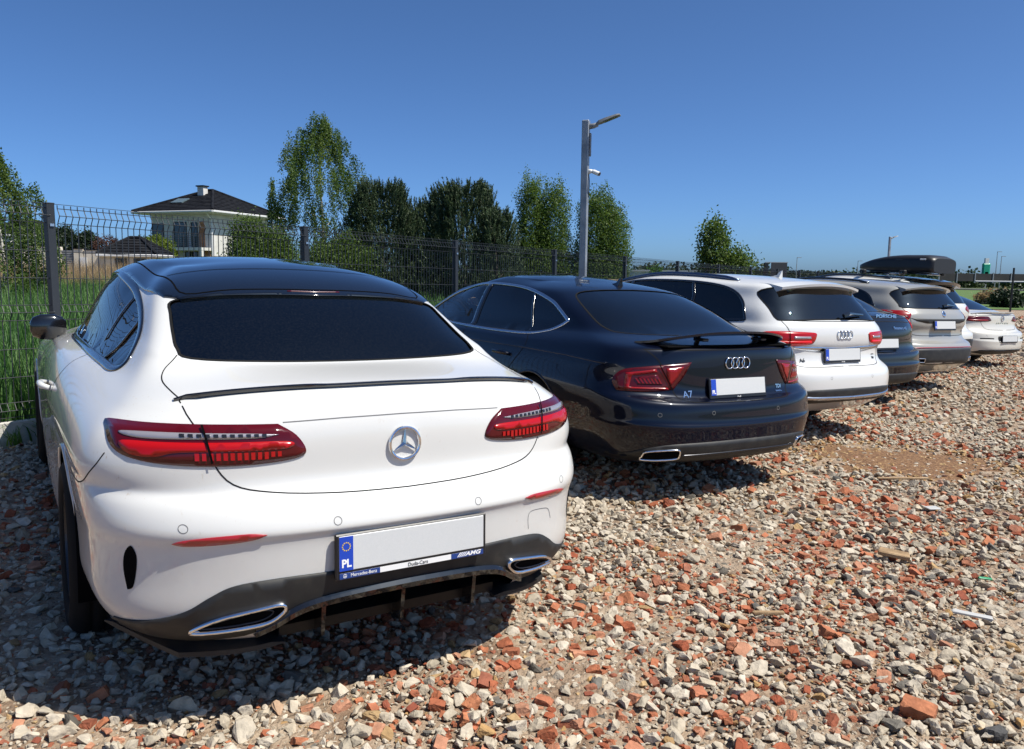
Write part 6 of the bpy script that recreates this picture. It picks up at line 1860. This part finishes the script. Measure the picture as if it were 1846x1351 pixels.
def build_wagon_white():
    dlo = spline([(.455, 1.082), (.50, 1.16), (.565, 1.240), (.715, 1.330), (.93, 1.380), (1.28, 1.406), (1.75, 1.408), (2.20, 1.385), (2.65, 1.30), (3.05, 1.15), (3.30, 1.02), (3.20, .99), (2.4, 1.000), (1.6, 1.02), (1.0, 1.045), (.62, 1.065)], True, 4, corners=(0,))
    door_r = [(1.26, 1.04), (1.20, .90), (1.36, .70), (1.50, .5), (1.50, .30), (1.8, .24), (2.14, .24), (2.16, .5), (2.16, 1.0)]
    door_f = [(2.17, 1.0), (2.17, .5), (2.15, .24), (2.9, .24), (3.28, .27), (3.3, .8), (3.22, .99)]
    lamp = spline([(.845, .965), (.825, .995), (.70, 1.003), (.50, 1.000), (.392, .992), (.385, .96), (.415, .905), (.50, .885), (.66, .872), (.80, .866), (.842, .89)], True, 3)
    ls1 = [(.80, .918), (.66, .918), (.45, .925), (.43, .905), (.50, .892), (.66, .880), (.79, .876)]
    ls2 = [(.63, .960), (.46, .962), (.45, .942), (.63, .938)]
    rglass = spline([(0, 1.418), (.28, 1.410), (.50, 1.390), (.640, 1.355), (.685, 1.28), (.715, 1.17), (.715, 1.105), (.66, 1.096), (.35, 1.108), (0, 1.112)], False, 3)
    S = dress(dict(rings=A6_RINGS, spine=A6_SPINE, pos=A6_POS, paint=MATS['paint_white_b'],
        label='bright white estate car with dark roof rails, parked beside the dark blue fastback', 
        lid=[(0, 1.45), (.62, 1.45), (.70, 1.1), (.665, 1.0), (.62, .75), (.56, .69), (.3, .675), (0, .672)], lid_x=.35, bump_z=.72,
        lid_line=spline([(.690, 1.095), (.668, 1.01), (.655, .87), (.615, .745), (.565, .698), (.35, .688), (0, .690)], False, 4),
        doors=[door_r, door_f], handles=[(1.62, .86), (2.55, .85)],
        rear_glass=rglass, wind=WIND, dlo=dlo, windows=[(dlo, 'glass_privacy')], trim='gloss_black', trim_w=.026,
        pillars=[([(1.27, 1.405), (1.19, 1.28), (1.13, 1.045)], .035), ([(2.18, 1.38), (2.17, 1.0)], .06)],
        arches=[(1.02, .338, .385), (3.93, .338, .38)], wy=.925, mirror=(2.95, .82, 1.06), crease=[(.3, .90), (1.2, .895), (2.2, .875), (3.2, .84)],
        lamps=[dict(poly=lamp, mat='lamp_red', sub=[(ls1, 'lamp_bright'), (ls2, 'lamp_clear')], gap=[[(.668, 1.004), (.668, .87)]])],
        sensors=[(.30, .60), (.68, .60)],
        panels=[('plate_recess', [(0, .855), (.35, .868), (.62, .870), (.60, .845), (.30, .815), (0, .806)], 'satin_metal', .002),
                ('valance', [(0, .505), (.5, .502), (.70, .490), (.83, .465), (.86, .42), (.80, .385), (.5, .375), (0, .375)], 'black_plastic', .004)],
        strips=[('bumper_strip', [(-.74, .438), (-.5, .424), (0, .418), (.5, .424), (.74, .438)], 'satin_metal', .030, .012)],
        plate=(0, .785), plate_lean=.12, plate_off=.008,
        texts=[('A6', .515, .745, .050, .062, 'dark_print', .003), ('TDI', -.53, .750, .030, .050, 'dark_print', .003), ('quattro', -.53, .785, .018, .062, 'soft_seam', .002)],
        cab=(.5, 3.3, (1.45, 2.3))))
    B, root = S['B'], S['root']
    p, nn = B.hit('rear', -.004, .976); audi_rings(S['LID'], rear_frame(p, nn), r=.036, pitch=.050, th=.0042, mat='satin_metal')
    place_text('frame_lettering', 'Audi', .016, S['M'] @ Matrix.Translation((0, -.058, .0145)), MATS['white_print'], S['P'], .0006, width=.05)
    rows = []                                             # roof spoiler
    for i in range(25):
        y = -.56+1.12*i/24; a = abs(y)/.56
        x0 = .44+.10*a**2; p, nn = B.hit('top', x0, y); z0 = p.z; x1 = .175+.10*a**2; z1 = 1.432-.045*a**2
        rows.append([(x0, y, z0-.012), (x0, y, z0+.001), ((x0+x1)/2, y, (z0+z1)/2+.008), (x1, y, z1), (x1+.004, y, z1-.022), (x1+.07, y, z1-.045), (x0-.05, y, z0-.05)])
    sp = blade(S['LID'], rows, MATS['paint_white_b'])
    b = MB(); b.box((.305, 0, 1.365), (.05, .96, .05), bevel=.012); b.build('spoiler_underside', MATS['gloss_black'], sp)
    for s in (1, -1):
        R = MB(); pts = []
        for k in range(22):
            t = k/21; x = .80+1.75*t; p, nn = B.hit('top', x, s*(.545+.01*math.sin(t*math.pi)))
            pts.append((p.x, p.y, p.z-.004+.024*min(1, math.sin(t*math.pi)*4)))
        R.tube(pts, .019, 8); R.build('roof_rail', MATS['satin_dark'], root, smooth=True)
    wip = MB(); p0, n0 = B.hit('rear', -.02, 1.128); p1, n1 = B.hit('rear', -.36, 1.145)
    wip.tube([p0+n0*.03, p0+n0*.05+Vector((0, -.05, .012)), p1+n1*.018], [.022, .016, .009], 6); wip.build('rear_wiper', MATS['gloss_black'], S['LID'])
    fin_antenna(B, root, .78, MATS['paint_white_b'], .07)
simple('satin_dark', (.10, .13, .20), .3, metal=.9)
build_wagon_white()

def build_hatch_dark():
    """low dark sports hatchback"""
    rings = xform(A7_RINGS, 1, 1.02, 1.0, dx=.02)
    adj = {9: .05, 10: .02, 11: .03, 12: .04}
    for k in range(9, 20):
        rings[k] = dict(rings[k]); rings[k]['zr'] += .085; rings[k]['zs'] = [z+.07 for z in rings[k]['zs']]
    for k in range(13, 20):
        rings[k] = dict(rings[k]); rings[k]['xr'] -= .04
    for k, dx in ((10, .015), (11, .04), (12, .05), (13, .04)): rings[k]['xr'] += dx
    dlo = spline([(.98, 1.17), (1.25, 1.295), (1.62, 1.365), (2.05, 1.39), (2.40, 1.375), (2.80, 1.30), (3.12, 1.17), (3.28, 1.09), (3.22, 1.06), (2.7, 1.04), (2.12, 1.036), (1.69, 1.038), (1.32, 1.05), (1.13, 1.08)], True, 3, corners=(0,))
    rglass = spline([(0, 1.40), (.30, 1.392), (.50, 1.365), (.61, 1.30), (.645, 1.21), (.65, 1.145), (.56, 1.128), (0, 1.122)], False, 3)
    lamp = spline([(.835, .93), (.825, .99), (.775, 1.055), (.70, 1.075), (.66, 1.05), (.66, .98), (.70, .925), (.80, .905)], True, 3)
    ls = [(.80, .94), (.79, .99), (.69, .995), (.71, .95), (.77, .925)]
    S = dress(dict(rings=rings, spine=[(x-.03, z+.075) for x, z in A7_SPINE], pos=(4.498, 9.436, .56), paint=MATS['paint_anthracite'],
        label='dark low hatchback with chrome lettering and one red lamp showing, behind the white estate car',
        lid=[(0, 1.4), (.60, 1.4), (.72, 1.02), (.64, .97), (.62, .80), (.5, .71), (0, .70)], lid_x=.42, bump_z=.70,
        lid_line=spline([(.66, 1.05), (.63, .95), (.615, .85), (.56, .80), (.30, .79), (0, .788)], False, 3),
        doors=[[(1.32, 1.0), (1.25, .9), (1.40, .7), (1.52, .5), (1.52, .3), (1.8, .24), (2.18, .24), (2.19, .98)]], handles=[(1.6, .84)],
        rear_glass=rglass, rg_x=.2, wind=WIND, dlo=dlo, windows=[(dlo, 'glass_privacy')], trim='gloss_black', trim_w=.024, pillars=[([(2.19, 1.34), (2.18, 1.0)], .07)],
        arches=[(1.06, .345, .392), (3.97, .345, .385)], wy=.945, wr=.355, mirror=(3.0, .83, 1.06),
        lamps=[dict(poly=lamp, mat='lamp_bright', sub=[(ls, 'lamp_red')])],
        panels=[('valance', [(0, .40), (.5, .40), (.72, .38), (.84, .30), (.60, .272), (0, .270)], 'black_plastic', .004)],
        strips=[('chrome_line', [(-.60, 1.0), (-.3, 1.015), (0, 1.018), (.3, 1.015), (.60, 1.0)], 'dark_alloy', .008, .006)],
        plate=(.03, .745), plate_lean=.15, strip=True,
        texts=[('PORSCHE', -.08, 1.075, .058, .42, 'chrome', .004), ('Panamera 4S', -.30, .935, .050, .30, 'chrome', .004)],
        cab=(.8, 3.3, (1.5, 2.35))))
    B = S['B']; p, nn = B.hit('rear', 0, .59)
build_hatch_dark()

def build_wagon_grey():
    rings = xform(WAGON_RINGS, 1, .985, 1.03, dx=.0)
    dlo = spline([(.56, 1.13), (.60, 1.20), (.70, 1.30), (.85, 1.37), (1.10, 1.415), (1.5, 1.432), (1.95, 1.43), (2.35, 1.395), (2.75, 1.29), (3.05, 1.15), (3.30, 1.05), (3.20, 1.025), (2.4, 1.03), (1.6, 1.05), (1.0, 1.085), (.72, 1.108)], True, 4)
    rglass = spline([(0, 1.452), (.30, 1.445), (.52, 1.42), (.64, 1.37), (.685, 1.28), (.705, 1.20), (.690, 1.160), (.40, 1.158), (0, 1.160)], False, 3)
    lamp = spline([(.835, 1.03), (.82, 1.10), (.78, 1.12), (.68, 1.118), (.645, 1.09), (.66, 1.05), (.70, 1.005), (.78, .998), (.825, 1.005)], True, 3)
    S = dress(dict(rings=rings, spine=[(x, z*1.03) for x, z in WAGON_SPINE], pos=(6.0122, 11.0217, .55093), paint=MATS['paint_grey'],
        label='warm grey estate car with black roof rails and a thin red line on its bumper', 
        lid=[(0, 1.5), (.62, 1.5), (.72, 1.15), (.68, 1.0), (.66, .85), (.58, .785), (0, .775)], lid_x=.35, bump_z=.80,
        lid_line=spline([(.70, 1.155), (.675, 1.06), (.668, .95), (.63, .83), (.56, .792), (.3, .785), (0, .783)], False, 4),
        doors=[[(1.26, 1.09), (1.20, .95), (1.36, .72), (1.50, .5), (1.50, .32), (1.8, .25), (2.14, .25), (2.16, 1.04)]], handles=[(1.6, .90)],
        rear_glass=rglass, wind=WIND, dlo=dlo, windows=[(dlo, 'glass_privacy')], trim='gloss_black', trim_w=.024, pillars=[([(2.16, 1.42), (2.16, 1.04)], .06), ([(1.2, 1.42), (1.1, 1.08)], .04)],
        arches=[(1.02, .34, .385), (3.9, .34, .38)], wy=.915, wr=.345, mirror=(2.95, .81, 1.10),
        lamps=[dict(poly=lamp, mat='lamp_brick', sub=[([(.81, 1.03), (.70, 1.03), (.69, 1.055), (.805, 1.06)], 'lamp_deep')])],
        exhaust=[[(.66, .435), (.66, .485), (.54, .485), (.54, .435)]],
        panels=[('plate_recess', [(0, 1.018), (.45, 1.020), (.665, 1.024), (.58, .985), (.40, .958), (0, .956)], 'black_plastic', .0025),
                ('valance', [(0, .618), (.5, .615), (.80, .60), (.86, .52), (.74, .43), (.5, .40), (0, .395)], 'black_plastic', .005)],
        strips=[('red_line', [(-.82, .622), (-.5, .632), (0, .635), (.5, .632), (.82, .622)], 'reflector_red', .014, .010)],
        plate=(.0, .925), plate_lean=.15, plate_off=.010,
        texts=[('RS', -.58, .845, .035, .05, 'dark_print', .003)],
        cab=(.5, 3.3, (1.45, 2.3))))
    B, root = S['B'], S['root']
    p, nn = B.hit('rear', 0, 1.092); M = rear_frame(p, nn)
    d = MB(); d.lathe([(0, .007), (.036, .007), (.045, .003), (.046, 0)], 24); d.v = [tuple(M @ Vector(v)) for v in d.v]; bd = d.build('badge', MATS['chrome'], S['LID'], smooth=True)
    e = MB(); e.prism([(-.02, -.014), (.012, -.018), (.022, .0), (.004, .006), (.010, .020), (-.006, .012), (-.016, .016), (-.012, .002)], .008, .0105, M); e.build('badge_arrow', MATS['dark_print'], bd)
    rows = []
    for i in range(25):
        y = -.55+1.10*i/24; a = abs(y)/.55
        x0 = .44+.10*a**2; p, nn = B.hit('top', x0, y); z0 = p.z; x1 = .155+.11*a**2; z1 = 1.465-.05*a**2
        rows.append([(x0, y, z0-.012), (x0, y, z0+.001), ((x0+x1)/2, y, (z0+z1)/2+.008), (x1, y, z1), (x1+.004, y, z1-.022), (x1+.07, y, z1-.045), (x0-.05, y, z0-.05)])
    sp = blade(S['LID'], rows, MATS['paint_grey'])
    b = MB(); b.box((.30, 0, 1.40), (.05, .94, .05), bevel=.012); b.build('spoiler_underside', MATS['gloss_black'], sp)
    for s in (1, -1):
        R = MB(); pts = []
        for k in range(22):
            t = k/21; x = .85+1.7*t; p, nn = B.hit('top', x, s*.535)
            pts.append((p.x, p.y, p.z-.002+.026*min(1, math.sin(t*math.pi)*4)))
        R.tube(pts, .018, 8); R.build('roof_rail', MATS['gloss_black'], root, smooth=True)
    wip = MB(); p0, n0 = B.hit('rear', -.02, 1.18); p1, n1 = B.hit('rear', -.36, 1.19)
    wip.tube([p0+n0*.03, p0+n0*.05+Vector((0, -.05, .012)), p1+n1*.018], [.020, .016, .009], 6); wip.build('rear_wiper', MATS['gloss_black'], S['LID'])
build_wagon_grey()

def build_fastback_cream():
    rings = xform(A7_RINGS, 1, .985, 1.02, dx=.10)
    for k in range(2, 9): rings[k]['xr'] -= .03
    for k in range(11, 14): rings[k]['zr'] += .02
    dlo = spline([(1.08, 1.13), (1.36, 1.262), (1.72, 1.33), (2.15, 1.355), (2.50, 1.335), (2.90, 1.26), (3.22, 1.13), (3.38, 1.05), (3.32, 1.015), (2.8, .99), (2.2, .985), (1.79, .988), (1.42, 1.00), (1.23, 1.03)], True, 3, corners=(0,))
    rglass = spline([(0, 1.350), (.30, 1.342), (.48, 1.318), (.575, 1.25), (.615, 1.16), (.62, 1.095), (.55, 1.078), (0, 1.072)], False, 3)
    lamp = spline([(.865, .90), (.845, .955), (.70, .965), (.50, .968), (.43, .960), (.36, .905), (.375, .885), (.48, .872), (.66, .868), (.84, .872)], True, 3)
    ls = [(.80, .905), (.46, .910), (.44, .890), (.50, .882), (.80, .882)]
    S = dress(dict(rings=rings, spine=[(x+.1, z*1.02) for x, z in A7_SPINE], pos=(9.3047, 14.8051, .5399), paint=MATS['paint_cream'],
        label='creamy white fastback sedan with upturned tail lip, farthest in the row on the right',
        lid=[(0, 1.4), (.58, 1.4), (.70, 1.0), (.62, .92), (.55, .76), (.45, .70), (0, .695)], lid_x=.55, bump_z=.72,
        lid_line=spline([(.69, .99), (.63, .93), (.60, .85), (.55, .77), (.45, .725), (0, .715)], False, 3),
        doors=[[(1.42, 1.0), (1.35, .9), (1.50, .7), (1.62, .5), (1.62, .3), (1.9, .24), (2.28, .24), (2.29, .98)]], handles=[(1.7, .83)],
        rear_glass=rglass, rg_x=.38, wind=WIND, dlo=dlo, windows=[(dlo, 'glass_privacy')], trim='satin_metal', trim_w=.024, pillars=[([(2.29, 1.34), (2.28, .99)], .07)],
        arches=[(1.16, .338, .388), (4.05, .338, .385)], wy=.93, wr=.35, mirror=(3.1, .82, 1.06),
        lamps=[dict(poly=lamp, mat='lamp_deep', sub=[(ls, 'lamp_brick')])],
        sensors=[(.62, .62)],
        panels=[('bumper_recess', spline([(0, .612), (.30, .612), (.345, .590), (.325, .515), (.28, .495), (0, .492)], False, 3), 'black_plastic', .002),
                ('valance', [(0, .36), (.5, .36), (.70, .35), (.80, .30), (.60, .275), (0, .272)], 'black_plastic', .004)],
        strips=[('bumper_slot', [(.46, .565), (.60, .570), (.74, .566)], 'void', .018, .003), ('bumper_slot', [(-.74, .566), (-.60, .570), (-.46, .565)], 'void', .018, .003)],
        plate=(0, .553), plate_lean=.08, plate_off=.012, strip=False, plate_on_bumper=True,
        texts=[('A R T E O N', 0, .845, .034, .42, 'chrome', .003)],
        cab=(.9, 3.4, (1.6, 2.45))))
    B, root = S['B'], S['root']
    p, nn = B.hit('rear', 0, .935); M = rear_frame(p, nn); r = .052
    bd = MB(); bd.tube([M @ Vector((r*math.cos(2*math.pi*k/28), r*math.sin(2*math.pi*k/28), .006)) for k in range(28)], .005, 6, closed=True)
    for line in ([(-.034, .034), (-.012, -.006), (0, .012), (.012, -.006), (.034, .034)], [(-.046, .012), (-.022, -.042), (0, -.002), (.022, -.042), (.046, .012)]):
        bd.tube([M @ Vector((x, y, .006)) for x, y in line], .004, 5)
    bd.build('badge', MATS['chrome'], S['LID'])
    rows = []
    for i in range(29):
        y = -.72+1.44*i/28; a = abs(y)/.72; x0 = .14+.20*a**2.4; p, nn = B.hit('top', x0+.02, y); z = p.z
        h = .030*(1-a**5)
        rows.append([(x0+.10, y, z-.002), (x0, y, z+h*.5), (x0-.05, y, z+h), (x0-.05, y, z+h-.012), (x0-.01, y, z-.02)])
    blade(S['LID'], rows, MATS['paint_cream'], 'lip_spoiler')
build_fastback_cream()

def build_suv():
    rings = xform(WAGON_RINGS, .98, 1.01, 1.10)
    dlo = spline([(.60, 1.175), (.64, 1.28), (.74, 1.385), (.95, 1.475), (1.5, 1.513), (1.95, 1.513), (2.35, 1.475), (2.75, 1.365), (3.05, 1.23), (3.25, 1.135), (3.1, 1.105), (2.4, 1.105), (1.6, 1.125), (1.0, 1.155), (.72, 1.17)], True, 3)
    rglass = spline([(0, 1.53), (.30, 1.52), (.52, 1.495), (.64, 1.44), (.685, 1.345), (.705, 1.25), (.690, 1.215), (.40, 1.212), (0, 1.21)], False, 3)
    lamp = spline([(.88, 1.06), (.86, 1.16), (.70, 1.17), (.52, 1.15), (.50, 1.10), (.70, 1.05)], True, 3)
    S = dress(dict(rings=rings, spine=[(x*.98, z*1.10) for x, z in WAGON_SPINE], pos=SUV_POS, paint=MATS['paint_white_c'],
        label='tall white off-road car behind the grey estate car, carrying the black roof box',
        lid=[(0, 1.65), (.62, 1.65), (.72, 1.28), (.68, 1.1), (.66, .95), (.58, .87), (0, .865)], lid_x=.35, bump_z=.85,
        doors=[[(1.26, 1.2), (1.20, 1.05), (1.36, .8), (1.50, .55), (1.50, .35), (1.8, .28), (2.14, .28), (2.16, 1.14)]], handles=[(1.6, 1.0)],
        rear_glass=rglass, wind=sym([(0, 1.47), (.30, 1.455), (.50, 1.41), (.62, 1.28), (.66, 1.17), (.40, 1.14), (0, 1.14)]), dlo=dlo, windows=[(dlo, 'glass_privacy')], trim='gloss_black', trim_w=.024, pillars=[([(2.16, 1.56), (2.16, 1.16)], .06)],
        arches=[(1.02, .375, .42), (3.85, .375, .42)], wy=.93, wr=.38, rim=.25,
        lamps=[dict(poly=lamp, mat='lamp_brick')],
        panels=[('valance', [(0, .62), (.5, .62), (.8, .6), (.84, .48), (.6, .44), (0, .44)], 'black_plastic', .004)],
        plate=(0, .98), plate_lean=.1, cab=(.5, 3.3, (1.45, 2.3))))
    B, root = S['B'], S['root']
    rows = []
    for i in range(25):
        y = -.58+1.16*i/24; a = abs(y)/.58
        x0 = .44+.10*a**2; p, nn = B.hit('top', x0, y); z0 = p.z; x1 = .09+.11*a**2; z1 = 1.56-.05*a**2
        rows.append([(x0, y, z0-.012), (x0, y, z0+.001), ((x0+x1)/2, y, (z0+z1)/2+.010), (x1, y, z1), (x1+.004, y, z1-.05), (x1+.09, y, z1-.07), (x0-.05, y, z0-.06)])
    sp = blade(S['LID'], rows, MATS['gloss_black'])
    for s in (1, -1):
        R = MB(); pts = []
        for k in range(22):
            t = k/21; x = .75+1.75*t; p, nn = B.hit('top', x, s*.55)
            pts.append((p.x, p.y, p.z-.002+.026*min(1, math.sin(t*math.pi)*4)))
        R.tube(pts, .018, 8); R.build('roof_rail', MATS['gloss_black'], root, smooth=True)
    for x in (.55, 1.30):
        c = MB(); c.tube([(x, -.62, 1.685), (x, .62, 1.685)], .016, 8); c.build('roof_bar', MATS['gloss_black'], root)
        for s in (1, -1):
            f = MB(); f.box((x, s*.575, 1.695), (.11, .07, .07), bevel=.015); f.build('bar_foot', MATS['black_plastic'], root)
    # roof box: its own thing
    bx = empty('roof_box', root.matrix_world @ Matrix.Translation((.14, .02, 1.685)))
    tag(bx, 'long black streamlined roof box strapped on top of the tall white off-road car', 'roof box')
    def shell(z_lo, top, nm, mat):
        mb = MB(); secs = []
        for k in range(25):
            t = k/24; x = .02+1.50*t
            w = .36*(1-max(0, (t-.55)/.45)**2.2*.62)*(min(1, .90+t*2.0))
            hh = (.215*min(1, (.72+t*3.0))*(1-max(0, (t-.35)/.65)**2.0*.78)) if top else -.085*(1-max(0, (t-.72)/.28)**2*.5)
            ring = []
            for q in range(17):
                a = math.pi*q/16; cy = math.cos(a); sz = math.sin(a)
                ring.append((x, w*math.copysign(abs(cy)**.45, cy), .10+hh*abs(sz)**.42))
            secs.append(ring)
        m_ = 17
        mb.add([v for r_ in secs for v in r_], [(i*m_+k, i*m_+k+1, (i+1)*m_+k+1, (i+1)*m_+k) for i in range(24) for k in range(16)] + [tuple(range(17)), tuple(24*17+k for k in range(17))[::-1]])
        return mb.build(nm, mat, bx, smooth=False, fix=True)
    lidb = shell(0, True, 'box_lid', MATS['box_black']); base = shell(0, False, 'box_base', MATS['box_black'])
    for o in (lidb, base):
        o.data.polygons.foreach_set('use_smooth', [len(p.vertices) == 4 for p in o.data.polygons])
    for s in (1, -1):
        lb = MB(); lb.box((.20, s*.363, .235), (.10, .008, .024), bevel=.002); lb.build('box_logo', MATS['frame_print'], lidb)
        lc = MB(); lc.box((.62, s*.362, .225), (.12, .006, .02), bevel=.002); lc.build('box_badge', MATS['dark_alloy'], lidb)
simple('box_black', (.014, .014, .015), .42)
SUV_POS = (7.2865, 13.175, .55)
build_suv()
